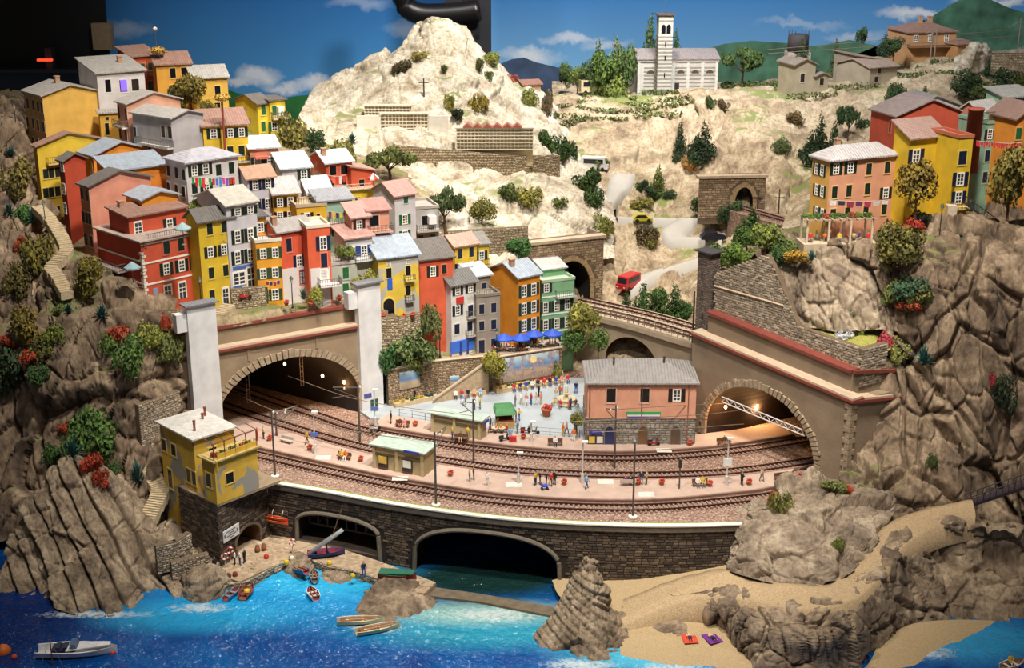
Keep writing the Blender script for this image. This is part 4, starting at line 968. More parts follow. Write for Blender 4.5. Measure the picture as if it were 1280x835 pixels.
    def balcony(s, f, x0, x1, py, dep=1.1, col='b9b0a6', h=1.0, solid=False, rail=None):
        t0, z = s.tz(f, x0, py); t1 = s.tfor(f, x1, z); L = abs(t1 - t0); t0 = min(t0, t1); loc, rz = s.place(f, t0 if f == 'R' else t0 + L, z)
        b = MB().box(0, -dep, -.15, L, 0, .05).build('balcony', mat(col, .8), s.t, loc=loc); b.rotation_euler = (0, 0, rz)
        m = rail or mat('55504c', .5); mb = MB()
        if solid: mb.box(0, -dep, .05, L, -dep + .12, h); mb.box(0, -dep, .05, .12, 0, h); mb.box(L - .12, -dep, .05, L, 0, h)
        else:
            for (p, q) in (((0, -dep), (L, -dep)), ((0, -dep), (0, 0)), ((L, -dep), (L, 0))):
                p, q = Vector(p), Vector(q); n = max(2, int((q - p).length / .3))
                for zz in (h, .18): mb.tube([(*p, zz), (*q, zz)], .045, 4)
                for k in range(n + 1):
                    r = p + (q - p) * k / n; mb.tube([(*r, .05), (*r, h)], .028, 4)
        mb.build('railing', m, b); return s
    def railing(s, f, x0, x1, py, h=1.0, off=.0, m=None):
        t0, z = s.tz(f, x0, py); t1 = s.tfor(f, x1, z); t0, t1 = min(t0, t1), max(t0, t1); mb = MB()
        def pt(t, zz): return s.place(f, t, z + zz, off)[0]
        for zz in (h, .2): mb.tube([pt(t0, zz), pt(t1, zz)], .05, 4)
        n = max(2, int((t1 - t0) / .35))
        for k in range(n + 1): mb.tube([pt(t0 + (t1 - t0) * k / n, 0), pt(t0 + (t1 - t0) * k / n, h)], .03, 4)
        mb.build('railing', m or mat('55504c', .5), s.t); return s
    def band(s, f, py, x0, h=.22, m=None, proud=.08, x1=None):
        _, z = s.tz(f, x0, py); L = s.w if f == 'R' else s.d; z -= s.o.z
        (MB().box(-.05, -proud, z, L, 0, z + h) if f == 'R' else MB().box(-proud, -.05, z, 0, L, z + h)).build('string_course', m or WHITE_T, s.t); return s
    def panel(s, f, x0, y0, x1, y1, h, name='sign_board', proud=.08, rough=.6, m=None):
        t0, za = s.tz(f, x0, y0); t1 = s.tfor(f, x1, za); _, zb = s.tz(f, x0, y1); t0, t1 = sorted((t0, t1)); za -= s.o.z; zb -= s.o.z
        b = (t0, -proud, zb, t1, .02, za) if f == 'R' else (-proud, t0, zb, .02, t1, za)
        MB().box(*b).build(name, m or mat(h, rough, .05), s.t); return s
HS = {}
def hs(key, *a, **k): HS[key] = House(*a, **k); return HS[key]
WR, PK, GY, BW = 'bdb8b2', 'ab8576', '76706b', 'a9b4c2'    # white, pinkish tile, grey slate, bluish white roofs
R_ = 'R'; L_F = 'L'
# --- top of the village
hs(1, 'tall yellow house with a blank gable wall at the far left edge of the village', 29, 59, 123, 120, 180, 212, 40, 'dcae52', ('gy', WR, 2.2), [(L_F, [35, 42, 48, 55], [129, 152, 175], .75, 1.5, 'd')], colL='a98a66', chim=[(.45, .5)], sink=14)  # browner colL carries the shade of the left face
hs(2, 'white flat-fronted house with a lit violet window near the hilltop', 98, 126, 180, 92, 150, 217, 36, 'cfc9c6', ('sx', WR, 2.6), [(R_, [135], [107], .9, 1.9, 'o'), (R_, [154, 169], [107], 1.2, 1.8, 'd')], shut=BRN, chim=[(.7, .5)], sink=12)
HS[2].panel(R_, 150, 100, 158, 114, '6a50d0', 'lit_pane', .09, .4, glow_mat('7a5cf0', .9))
hs('2b', 'narrow yellow wall block below the white hilltop house', 126, 128, 147, 142, 182, 213, 20, 'cfa03c', ('flat', WR, 0), [(R_, [134], [148], .5, .5, 'o'), (R_, [134], [161], .6, 1.8, 'o')], d=3)
hs(3, 'orange-red house with a pink roof below the nest at the hilltop', 147, 168, 197, 71, 120, 228, 40, 'b5502c', ('sx', PK, 1.8), [(R_, [176, 190], [84], 1.4, 1.2, 'd'), (R_, [188, 202], [107], .9, 1.5, 'd')], shut=mat('3c5a3c'), sink=12)
HS[3].balcony(R_, 181, 207, 97, 1.0, 'a5523a', .9)
hs(4, 'ochre house with a small chimney at the top of the village', 196, 198, 238, 81, 122, 224, 22, 'd49a3c', ('sx', PK, 2.2), [(R_, [216, 230], [91, 112], .9, 1.5, 'o')], chim=[(.35, .6)], d=6, sink=12)
hs(5, 'pale yellow house with a white roof at the right end of the hilltop row', 238, 244, 284, 98, 145, 222, 20, 'd3aa48', ('sx', WR, 2.2), [(R_, [272], [113, 134], .9, 1.5, 'o')], d=6, sink=10)
hs(6, 'salmon pink house with a blank gable and a narrow windowed front', 146, 163, 225, 130, 184, 206, 40, 'd09a80', ('gy', WR, 2.3), [(L_F, [149, 158], [140, 165], .7, 1.7, 'd')], shut=BRN, sink=10)
HS[6].balcony(L_F, 147, 160, 156, .9, 'd8d0c8')
hs(7, 'lavender grey house with a loggia terrace and plants', 165, 218, 254, 148, 203, 199, 52, 'aaa5a6', ('gy', WR, 1.4), [(L_F, [169], [165], .6, 1.5, 'd'), (L_F, [204, 213], [164], .9, 1.7, 'o'), (L_F, [188], [190], .6, 1.5, 'd')], sink=9)
HS[7].balcony(L_F, 177, 217, 178, 1.1, 'c6c0ba')
hs(8, 'bright yellow house with a pink roof behind the red nest pole', 254, 257, 309, 158, 208, 203, 20, 'd8b430', ('sx', PK, 2.6), [(R_, [267], [167], 1.0, 1.5, 's'), (R_, [288, 302], [166], .9, 1.4, 's'), (R_, [288, 302], [189], .9, 1.5, 'd')], d=7, sink=9)
HS[8].balcony(R_, 287, 311, 202, 1.0, 'c8c0b8')
hs(42, 'lemon yellow house with peeling plaster standing apart below the peak', 294, 324, 338, 130, 170, 224, 42, 'd9bf38', ('gx', GY, 1.9), [(R_, [329], [137, 158], .8, 1.6, 'd')], patch='a89f90', pamt=.6, shut=LGR, sink=9)
hs('42b', 'yellow annex with a balcony and a hanging sheet beside the peeling yellow house', 338, 339, 356, 126, 168, 225, 30, 'd9bf38', ('flat', GY, 0), [(R_, [343], [138], .8, 1.5, 'd'), (R_, [343], [158], 1.0, 1.5, 's')], shut=LGR, d=5)
HS['42b'].balcony(R_, 339, 358, 148, 1.2, 'c8c0b8').panel(R_, 345, 133, 352, 147, 'e8e6e0', 'hanging_sheet', 1.2)
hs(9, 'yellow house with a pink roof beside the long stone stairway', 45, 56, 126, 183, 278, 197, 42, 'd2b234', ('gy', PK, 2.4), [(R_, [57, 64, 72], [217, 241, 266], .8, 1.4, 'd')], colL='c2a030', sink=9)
HS[9].balcony(R_, 58, 74, 205, .8, 'cfb87a')
hs(10, 'narrow brick red house with a grey roof right of the stairway', 73, 88, 106, 201, 285, 193, 46, 'b0442a', ('gy', GY, 1.4), [(L_F, [80], [208, 236, 260], .9, 1.7, 'p')], colL='7e2c20', sink=9)  # left face shade painted in as the darker red
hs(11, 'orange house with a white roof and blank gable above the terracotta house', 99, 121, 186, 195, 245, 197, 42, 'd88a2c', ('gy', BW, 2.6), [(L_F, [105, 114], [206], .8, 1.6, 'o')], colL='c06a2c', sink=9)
hs(12, 'orange house with a sheet white roof left of the laundry house', 121, 141, 207, 214, 264, 190.5, 38, 'cd7a28', ('sx', BW, 2.0), [], sink=9)
hs(13, 'white house with a hipped roof and a line of coloured laundry', 206, 236, 297, 203, 258, 190, 44, 'cfcac8', ('hip', 'c4c2cc', 2.2), [(L_F, [211, 221, 230], [213], .8, 1.5, 'd'), (L_F, [211, 221, 230], [234], .7, 1.4, 'd'), (R_, [243, 257], [213], 1.0, 1.6, 's'), (R_, [273, 289], [212], .9, 1.6, 'd'), (R_, [243, 289], [235], .9, 1.5, 'd'), (R_, [258], [235], 1.0, 1.5, 's')], sink=9)
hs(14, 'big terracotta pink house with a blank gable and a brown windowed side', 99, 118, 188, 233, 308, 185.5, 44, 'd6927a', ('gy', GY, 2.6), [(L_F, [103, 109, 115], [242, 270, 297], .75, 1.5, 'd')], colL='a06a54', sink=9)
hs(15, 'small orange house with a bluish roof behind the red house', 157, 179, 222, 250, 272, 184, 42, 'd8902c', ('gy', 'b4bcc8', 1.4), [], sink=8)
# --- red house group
hs(16, 'large red house with white corner stones and three window rows', 120, 182.5, 253, 303, 382, 175.5, 46, 'c9563a', ('flat', 'cbb9ae', 0), [(R_, [208, 226, 245], [309], .95, 1.7, 'd'), (R_, [208, 227, 245], [336], 1.0, 1.7, 's'), (R_, [210, 228], [367], 1.1, 2.2, 'D'), (L_F, [135, 152], [337], 1.0, 1.7, 'p'), (L_F, [140, 151], [367], 1.0, 1.7, 'p')], colL='b23c26', shut=GRN, sink=8)  # left wall coloured darker, as the light comes from the right
h16 = HS[16]; h16.band(R_, 330, 184).band(R_, 357, 184).band(R_, 306, 184).band(L_F, 330, 182).band(L_F, 357, 182); h16.panel(R_, 191, 361, 197, 368, '7f9fc0').panel(R_, 191, 368, 197, 374, 'b08c74')
for k in range(16):
    for f in (0, 1):
        w_ = (.55, .32)[(k + f) % 2]; z = .1 + k * .46
        if z < h16.H - .3: MB().box(*((-.06, -.06, z, w_, .02, z + .36) if f == 0 else (-.06, -.06, z, .02, w_, z + .36))).build('quoin', WHITE_T, h16.t)
h16.railing(R_, 184, 252, 303, 1.0, -.2).railing(L_F, 150, 182, 303, 1.0, -.2)
h16.balcony(L_F, 122, 160, 325, 1.6, 'a89890').balcony(L_F, 148, 180, 355, 1.6, 'a89890')
hs('16b', 'red top storey with a pink tiled roof above the large red house', 140, 163, 232, 272, 303, 179, 46, 'c9563a', ('sx', PK, .9), [(R_, [173], [287], 1.1, 2.0, 'D'), (R_, [212], [280], 1.0, 1.6, 's')], colL='a83a26', chim=[(.15, .8), (.7, .8)], d=7, sink=1)  # same shaded red painted on the left wall of this storey
hs(17, 'narrow yellow house with a grey roof beside the large red house', 232, 255, 291, 277, 382, 178.5, 40, 'd6b52e', ('gx', GY, 2.2), [(R_, [262, 280], [286], .85, 1.5, 'd'), (R_, [263, 280], [315], .9, 1.5, 's'), (R_, [264, 282], [341], .8, 1.5, 'd'), (R_, [265], [369], .8, 1.5, 'd'), (R_, [282], [370], .9, 2.2, 'D')], patch='a48a3c', pamt=.68, sink=8)
hs(18, 'tall white house with a ground floor shop under a blue sign', 246, 289, 320, 257, 362, 181, 42, 'c9c6cb', ('gx', 'd6cfc2', 2.6), [(R_, [297, 313], [265], 1.0, 1.1, 's'), (R_, [297, 313], [296, 322], .95, 1.9, 's'), (R_, [314], [347], 1.3, 3.0, 'D'), (R_, [299], [348], 2.2, 2.0, 'p')], sink=8)
HS[18].panel(R_, 291, 334, 319, 338, '4a6aa8', 'shop_sign').panel(R_, 292, 358, 302, 363, '3d62b0', 'shop_sign')
hs(33, 'narrow orange house with a flowered roof terrace and green shutters', 318, 324, 351, 304, 382, 181, 22, 'dd9a2a', ('par', 'd8d0c4', 0), [(R_, [329, 344], [317, 342], .9, 1.5, 's'), (R_, [344], [368], 1.0, 1.6, 's'), (R_, [331], [369], .9, 2.3, 'd')], shut=mat('3e4f2a'), d=6, sink=8)
HS[33].railing(R_, 322, 350, 305, 1.1)
hs('33b', 'small orange upper block behind the flowered roof terrace', 318, 320, 332, 272, 304, 184.5, 25, 'dd962a', ('flat', GY, 0), [(R_, [326], [284], .9, 1.4, 's')], d=4, shut=mat('3e4f2a'))
hs(32, 'red house over a white base with a pale grey roof', 330, 352, 388, 290, 380, 182.5, 36, 'cf5738', ('gx', 'b3aca8', 2.0), [(R_, [361], [306], .8, 1.8, 'd'), (R_, [374], [326], .9, 1.7, 's'), (R_, [378], [346], .9, 1.9, 'd')], shut=BLU, chim=[(.02, .3)], sink=8)
HS[32].panel(R_, 352, 337, 387, 384, 'd3cdca', 'white_base', .06).panel(L_F, 338, 337, 351, 384, 'd3cdca', 'white_base', .06)
hs('32b', 'red tower block with blue shutters joined to the red and white house', 384, 388, 412, 286, 380, 182, 22, 'd05b38', ('par', 'd8c8b4', 0), [(R_, [404], [304], 1.0, 2.0, 's'), (R_, [405], [325], .9, 2.0, 'd'), (R_, [405], [343], 1.2, 1.8, 'p')], shut=BLU, d=5, sink=8)
HS['32b'].panel(R_, 388, 336, 412, 384, 'd3cdca', 'white_base', .06).balcony(R_, 397, 423, 355, 1.8, 'd3cdca', 1.0)
# --- middle rows
hs(19, 'lavender white house with an orange roof and navy shutters', 296, 312, 342, 223, 278, 194, 32, 'c5c1c9', ('gx', 'c49a80', 2.2), [(R_, [319, 335], [231], .9, 1.5, 's'), (R_, [319, 335], [256], .9, 1.5, 's')], shut=BLU, sink=8)
hs(20, 'small pink house with a striped awning below the yellow hillside house', 310, 315, 348, 186, 232, 204, 20, 'c98a70', ('sx', 'd8dade', 1.6), [(R_, [322, 338], [202], 1.0, 1.4, 's'), (R_, [348], [222], 1.0, 1.3, 's')], d=6, shut=GRN, sink=8)
HS[20].balcony(R_, 326, 352, 212, 1.2, 'c8bab0').panel(R_, 318, 195, 334, 198, 'c86a5a', 'awning', 1.1)
hs(21, 'white house with a bluish roof and an orange cloth at the window', 347, 354, 388, 211, 246, 200.5, 24, 'c9c6c9', ('sx', 'd4dde4', 2.4), [(R_, [380], [218], 1.0, 1.5, 's')], d=6, shut=GRN, sink=8)
HS[21].panel(R_, 377, 224, 384, 231, 'd88a50', 'hanging_cloth', .15)
hs(22, 'red orange cottage with peeling plaster and red laundry', 388, 409, 440, 204, 240, 206, 30, 'cc5a38', ('gx', 'd8dce2', 2.2), [(R_, [416, 430], [213], 1.1, 1.4, 'o'), (R_, [415, 430], [231], .8, 1.5, 'o')], patch='b09a88', pamt=.62, chim=[(.1, .3)], sink=9)
hs('22b', 'low red side wing with a red and white parasol on its terrace', 438, 440, 468, 216, 240, 206.5, 30, 'cc5a38', ('sr', 'b89080', 1.5), [(R_, [452], [230], .9, 1.4, 'o')], d=5)
hs(23, 'yellow house under the railed terrace of the red cottage', 410, 414, 466, 240, 262, 204, 20, 'd9bc34', ('flat', 'c0b09c', 0), [(R_, [447], [251], .8, 1.1, 'd')], d=5, shut=LGR, sink=8)
HS[23].railing(R_, 412, 464, 240, .9, m=mat('b8a890'))
hs(24, 'tall white house with a pink roof and green shutters', 466, 495, 519, 245, 310, 199, 38, 'cbc7c8', ('gx', 'bd8f86', 2.6), [(R_, [507], [250], .8, .9, 'd'), (R_, [506], [274, 294], 1.0, 1.5, 's')], shut=LGR, sink=8)
hs(25, 'grey house with a balcony and a white sheet beside the pine', 518, 520, 548, 262, 312, 202, 20, 'a9a5a0', ('par', 'a09890', 0), [(R_, [526, 541], [299], .8, 1.3, 'd'), (R_, [533], [276], 1.4, 1.6, 'o')], shut=LGR, d=6, sink=8)
HS[25].balcony(R_, 519, 549, 288, 1.3, 'b0a8a0').panel(R_, 534, 269, 543, 279, 'efece8', 'hanging_sheet', 1.1)
hs(26, 'yellow ochre house with a white roof and brown shutters in the village centre', 341, 344, 373, 243, 276, 194.5, 20, 'd6a838', ('sx', 'c9c3c0', 2.4), [(R_, [350, 363], [253], .9, 1.4, 's'), (R_, [350, 363], [269], .9, 1.0, 's')], shut=BRN, d=6, sink=8)
hs(27, 'orange yellow house with a railed flat roof in the village centre', 369, 372, 408, 260, 290, 192, 22, 'd8aa2c', ('par', 'b8a488', 0), [(R_, [384], [273], .9, 1.7, 's'), (R_, [398], [272], .5, 1.2, 'o')], shut=BRN, d=5, sink=8)
HS[27].railing(R_, 371, 395, 258, 1.2)
hs(28, 'white house mostly hidden behind the railed flat roof', 384, 387, 415, 243, 265, 198, 20, 'c6c2c4', ('sx', 'd2d4d6', 2.6), [], d=6, sink=8)
hs(29, 'mint green house with laundry on its balcony', 396, 400, 440, 252, 300, 193.5, 22, '8fb09a', ('sx', 'a5a5ac', 1.2), [(R_, [418, 433], [290], .8, 1.2, 'd')], shut=BLU, d=6, sink=8)
HS[29].balcony(R_, 410, 441, 279, 1.5, 'c09a90')
hs(30, 'small pink house with a pink roof beside the tall white house', 430, 441, 461, 272, 312, 190, 30, 'cc9886', ('sx', 'c09a92', 2.2), [(R_, [449], [281], .9, 1.4, 's')], shut=BRN, sink=8)
hs('30b', 'salmon house with a long railed balcony below the pink roofs', 459, 461, 486, 264, 314, 192, 22, 'cc9078', ('sx', 'b88a80', 1.4), [(R_, [468], [276], 1.3, 1.6, 'o'), (R_, [478], [300], .9, 1.4, 's')], shut=BRN, d=5, sink=8)
HS['30b'].balcony(R_, 458, 488, 289, 1.4, 'c8a090')
hs(31, 'small white house with a pink roof and blue shutters', 417, 433, 465, 299, 332, 187, 30, 'cfcac8', ('sx', 'c69a90', 1.4), [(R_, [440, 455], [315], 1.0, 1.5, 's')], shut=mat('2c4a8c'), sink=8)
HS[31].balcony(R_, 441, 467, 325, 1.2, 'c8c8c8')
hs('31b', 'grey green house with two green shuttered windows beside the white pillar', 412, 416, 446, 332, 378, 185.4, 24, 'a9aa9c', ('par', 'b4aca4', 0), [(R_, [432], [341, 361], .9, 1.6, 'd')], shut=LGR, d=5, sink=8)
HS['31b'].railing(R_, 414, 445, 331, 1.0)
hs(34, 'yellow and grey peeling house with an arched doorway right of the white pillar', 466, 475, 523, 323, 397, 186.5, 26, 'd0b23c', ('sx', BW, 2.9), [(R_, [486, 510], [330], .6, .6, 'p'), (R_, [486, 510], [341], .8, 1.4, 'o'), (R_, [510], [363], .8, 1.4, 'o'), (R_, [486], [384], 1.7, 2.6, 'A')], patch='aaa79e', pamt=.5, d=6, sink=6)
HS[34].balcony(R_, 505, 517, 350, .8, 'c0b070', .8).balcony(R_, 506, 516, 376, .7, '8a8a90', .9).panel(R_, 484, 348, 490, 362, '2a58b8', 'hanging_cloth', .12)
hs(35, 'deep orange house with a dark slate roof beside the peeling house', 521, 525, 566, 325, 390, 191, 24, 'c95838', ('sx', '6e6660', 2.8), [(R_, [541], [339], .9, 1.6, 's'), (R_, [555], [336], .8, 1.3, 'd')], shut=BRN, d=6, sink=7)
hs(36, 'small yellow house with a pink roof and blue shutters below the pine', 549, 569, 596, 308, 344, 200, 34, 'd9b534', ('gx', 'c19c8c', 2.0), [(R_, [575, 589], [317], .8, 1.5, 'd'), (R_, [575, 589], [333], .9, 1.0, 's')], shut=BLU, sink=7)
hs(37, 'little yellow house with a grey roof right of the pink roofed one', 592, 594, 611, 306, 340, 203, 20, 'd9b534', ('sx', '8c8680', 1.4), [(R_, [602], [319], .9, 1.4, 's')], d=5, sink=7)
HS[37].railing(R_, 595, 612, 333, 1.0)
# --- row above the square
hs(38, 'tall white house with blue shutters and a blue shop front above the square', 541, 565, 595, 357, 445, 191.5, 36, 'cfccc6', ('gx', '6d6a68', 2.4), [(R_, [572, 588], [363], .9, 1.4, 's'), (R_, [572], [388], .9, 1.5, 's'), (R_, [588], [388], .9, 1.7, 'd'), (R_, [571, 587], [411], .9, 1.5, 'd')], shut=BLU, patch='b5b0a8', pamt=.66, sink=6)
HS[38].balcony(R_, 583, 594, 397, .7).balcony(R_, 582, 593, 420, .7).panel(R_, 563, 428, 592, 442, '3f6fd0', 'shop_front', .15, .3).panel(R_, 570, 372, 579, 380, 'c03028', 'hanging_cloth', .2).panel(R_, 574, 427, 577, 443, '1c3c90', 'shop_door', .2).panel(R_, 583, 427, 585, 443, '1c3c90', 'shop_door', .2)
hs(39, 'grey stone house with a roof terrace and arched blue windows', 593, 596, 625, 372, 445, 193, 22, '8f8579', ('par', '7d7468', 0), [(R_, [602, 617], [386, 407], .8, 1.4, 'd'), (R_, [602], [433], .9, 2.0, 'd'), (R_, [617], [428], .8, 1.2, 'd')], shut=BLU, d=7, sink=6)
HS[39].railing(R_, 597, 625, 371, 1.0)
hs('39b', 'set back stone upper storey with a white roof between white and orange houses', 580, 591, 613, 346, 372, 197, 28, '8a8074', ('sx', 'd2d2d4', 1.5), [(R_, [605], [361], .8, 1.9, 'd')], shut=BLU, d=5, sink=2)
hs(40, 'tall orange house with dark green shutters above the cafe terrace', 613, 648, 675, 347, 439, 196, 38, 'd98c24', ('gx', BW, 2.6), [(R_, [655, 667], [364, 386, 407], 1.0, 1.9, 's'), (R_, [653, 667], [431], 1.4, 2.2, 'A')], shut=mat('24382c'), chim=[(.15, .35)], sink=6)
hs(41, 'pale green house with white trimmed windows at the end of the row', 674, 677, 718, 354, 435, 199.5, 24, '7fae86', ('par', 'a9c0a4', 0), [(R_, [682, 696, 709], [384, 406], .9, 1.7, 's'), (R_, [683], [360], .9, 1.4, 's'), (R_, [683, 697, 709], [428], 1.0, 2.0, 'd')], shut=mat('24382c'), d=7, sink=6)
HS[41].balcony(R_, 694, 718, 371, .9, 'c8ccc4').band(R_, 373, 678).band(R_, 395, 678).band(R_, 417, 678)
hs('41b', 'green upper storey with a white roof on the pale green house', 676, 679, 706, 337, 358, 203, 24, '7fae86', ('sx', 'd4d2d0', 1.4), [(R_, [697], [352], .9, 1.6, 's')], shut=mat('24382c'), d=5, sink=3)
# --- right village
hs('r1', 'salmon pink three storey house with a hipped roof above the pergola', 1016, 1032, 1121, 200, 285, 176, 24, 'cf9474', ('hip', 'c9c2c4', 2.6), [(R_, [1045, 1063], [211], .95, 1.5, 's'), (R_, [1086, 1109], [211], .85, 1.5, 'd'), (R_, [1043, 1061, 1084], [240], .85, 1.5, 'd'), (R_, [1107], [241], .95, 1.5, 's'), (R_, [1041, 1059, 1082, 1105], [268], .85, 1.5, 'd'), (L_F, [1021, 1028], [211, 237, 265], .7, 1.5, 's')], colL='cfa050', shut=GRN, chim=[(.3, .8)], sink=3)
hs('r2', 'yellow house with a pink tiled roof right of the salmon house', 1118, 1128, 1183, 173, 290, 178, 26, 'd4b028', ('sx', 'b9988e', 2.8), [(R_, [1145], [195], 1.3, 1.8, 's'), (R_, [1172], [221, 246], 1.0, 1.8, 'd')], shut=BLU, sink=4)
hs('r3', 'narrow yellow tower house with an outside stair', 1182, 1188, 1217, 173, 292, 175.5, 20, 'd9b62a', ('par', 'b86a50', 0), [(R_, [1202], [197], 1.2, 1.7, 'd'), (R_, [1200], [224], 1.2, 1.8, 's'), (R_, [1198], [247], 1.1, 1.7, 's')], shut=BLU, d=6, sink=4)
HS['r3'].balcony(R_, 1184, 1208, 260, 1.2, 'd0b878', .9)
hs('r4', 'brick red house with a wide gable behind the yellow house', 1110, 1117, 1206, 145, 190, 196, 16, 'bf533a', ('gy', 'b0a09c', 3.6), [(L_F, [1113], [158], .6, 1.6, 'o')], d=7, sink=8)
hs('r5', 'white gabled house behind the brick red gable', 1128, 1135, 1200, 134, 160, 206, 16, 'c9c4c0', ('gy', 'a8a4a4', 2.6), [], d=6, sink=8)
hs('r6', 'pink house with a white roof right of the red gable', 1198, 1222, 1258, 142, 180, 196, 35, 'b87c68', ('gx', 'cac6c6', 2.4), [(L_F, [1206, 1216], [152], .8, 1.4, 's')], shut=BLU, sink=8)
hs('r7', 'mint green house with a roof terrace beside the garland', 1220, 1226, 1259, 155, 238, 188, 22, '86a890', ('par', '8aa894', 0), [(R_, [1232], [168], .9, 1.4, 's'), (R_, [1245], [168], .8, 1.5, 'd'), (R_, [1228, 1243], [195], .8, 1.5, 'd'), (R_, [1225], [222], .8, 1.5, 'd')], shut=BLU, d=6, sink=8)
HS['r7'].railing(R_, 1224, 1258, 152, 1.2)
hs('r7b', 'green upper block behind the mint green house', 1250, 1254, 1296, 122, 150, 198, 20, '8aa890', ('sx', 'b0b0ac', 1.4), [], d=6, sink=6)
hs('r8', 'orange gabled house at the right edge of the village', 1256, 1261, 1312, 148, 240, 184, 18, 'd88a30', ('gy', '9a7c70', 3.0), [(R_, [1268], [167], .9, 1.5, 'd'), (R_, [1266], [189], .8, 1.4, 'd')], shut=LGR, d=6, sink=8)
tag(MB().lathe([(1.0, -6), (1.0, 2.4), (1.1, 2.4), (1.1, 2.7), (0, 2.7)], 16).build('round_turret', wall_mat('a8523c'), smooth=True, loc=P(1218, 160, 183)), 'round brick red turret beside the narrow yellow tower house', 'turret')
# --- far buildings on the plateau
hs('b2', 'small stone farmhouse with a gable beside the cypress', 990, 993, 1020, 81, 108, 254, 15, 'a89a80', ('gy', '9a8c7c', 1.6), [(R_, [1003], [97], .8, 1.5, 'd')], d=7, shut=BRN, sink=6)
hs('b2b', 'low stone annex of the small farmhouse', 1019, 1020, 1036, 95, 108, 254.5, 15, 'a3957c', ('gy', '9a8c7c', .9), [(R_, [1027], [102], .8, 1.2, 'd')], d=5, shut=BRN, sink=6)
hs('b3', 'two storey stone farmhouse with brown shutters on the terraces', 1063, 1066, 1098, 75, 108, 256, 15, 'a0917a', ('sr', 'b49a88', 1.4), [(R_, [1069, 1079], [81], .8, 1.0, 'd'), (R_, [1076], [92], .8, 1.0, 'd')], d=8, shut=BRN, sink=6)
hs('b3b', 'stone farm wing with a sloping pinkish roof', 1083, 1086, 1122, 85, 108, 252, 28, 'a49680', ('gx', 'b8a090', 2.0), [(R_, [1099], [88], .8, 1.0, 'd'), (R_, [1095], [99], .8, 1.0, 'd')], d=9, shut=BRN, sink=6)
hs('b4', 'brown two storey station house on the far ridge', 1130, 1133, 1196, 40, 75, 262, 10, 'b98a5c', ('hip', 'a5806c', 3.0), [(R_, [1145, 1163, 1183], [48], .9, 1.3, 'p')], d=9, chim=[(.4, .4), (.65, .5)], sink=6, cat_='building', name='station_house')
HS['b4'].balcony(R_, 1134, 1193, 58, 1.5, '8a6444', .3).band(R_, 60, 1134, .3, mat('4a3628'), .1)
hs('b4b', 'low brown wing of the far station house', 1192, 1196, 1222, 55, 75, 260, 20, 'b08050', ('hip', 'a5806c', 1.4), [(R_, [1208], [66], .8, 1.4, 'p')], d=7, sink=6, cat_='building', name='station_wing')
hs('b6', 'small brown roofed hut behind the cemetery', 651, 654, 676, 106, 120, 262, 15, 'b89a78', ('gx', 'a87c68', .9), [], d=5, sink=4)
# ================================================================== WALLS, STAIRS, BIG BUILDINGS
def swall(name, label, pts, ztop, stones, seed, zbase=None, bw=.55, bh=.28, thick=.7, cop=None, kind='structure'):
    cv = Curve(pts); z0 = zbase if zbase is not None else min(p[2] for p in pts) - .8
    t = thing(name, label, 'wall'); t['kind'] = kind
    mb = MB(); n = len(cv.p); f = ztop if callable(ztop) else (lambda q: ztop)
    for i in range(n - 1):
        a, b = cv.L[i], cv.L[i + 1]; a0, b0 = cv.out(a + 1e-4, 0, z0), cv.out(b - 1e-4, 0, z0); d = (b0 - a0).normalized(); nn = Vector((-d.y, d.x, 0)) * thick
        za, zb = f(a), f(b); A, B = Vector((a0.x, a0.y, za)), Vector((b0.x, b0.y, zb))
        mb.poly([a0, b0, B, A]); mb.poly([A, B, B + nn, A + nn]); mb.poly([b0 + nn, a0 + nn, A + nn, B + nn]); mb.poly([a0, A, A + nn, a0 + nn]); mb.poly([b0, b0 + nn, B + nn, B])
    mb.build('wall_core', MORT_T, t)
    bricks('stones', cv, 0, cv.len, z0, max(f(0), f(cv.len)), bw, bh, stones, t, seed=seed, inside=lambda q, z: z < f(q), proud=.09)
    if cop: MB().tube([cv.out(q, .1, f(q) + .05) for q in np.linspace(0, cv.len, 8)], .2, 4).build('coping', cop, t)
    t['cv'] = 0; return t, cv
def stairs(label, pts, width, n, m, dirx=None, name='stone_stairway'):
    t = thing(name, label, 'stairs', P(*pts[0])); o = P(*pts[0]); q = cat([tuple(P(*p) - o) for p in pts], n + 1); r = random.Random(3)
    for k in range(n):
        a, b = Vector(q[k]), Vector(q[k + 1]); d = Vector((b.x - a.x, b.y - a.y, 0)); d = d.normalized() if d.length > .02 else Vector((0, 1, 0)); s_ = Vector((d.y, -d.x, 0)) * (width / 2 * r.uniform(.93, 1.05)); run = max((Vector((b.x - a.x, b.y - a.y, 0))).length, .25) * 1.25
        MB().obox(a - s_ - Vector((0, 0, .9)), s_ * 2, d * run, (0, 0, .9 + (b.z - a.z) * .95)).build('step', m, t)
    return t
ST_PALE = mat('b7a688', .9, .2, 2, .4, 5)
SD = [mat('a3937a', .9, .2, 2), mat('b8a88c', .9, .2, 2), mat('8f8069', .9, .2, 2)]
zb = P(182, 386, 174.4).z
swall('terrace_wall', 'rough stone terrace wall under the large red house', [P(118, 405, 172.2), P(190, 403, 173), P(262, 398, 174.8)], zb, SD, 21)
swall('terrace_wall', 'dry stone terrace wall in front of the shop house', [P(290, 386, 178.5), P(334, 381, 180.2)], P(312, 360, 179.4).z, SD, 22)
swall('terrace_wall', 'rounded stone terrace wall under the peeling yellow house', [P(474, 434, 185), P(500, 436, 185.2), P(526, 428, 187.6)], P(500, 397, 185.2).z, SD, 23)
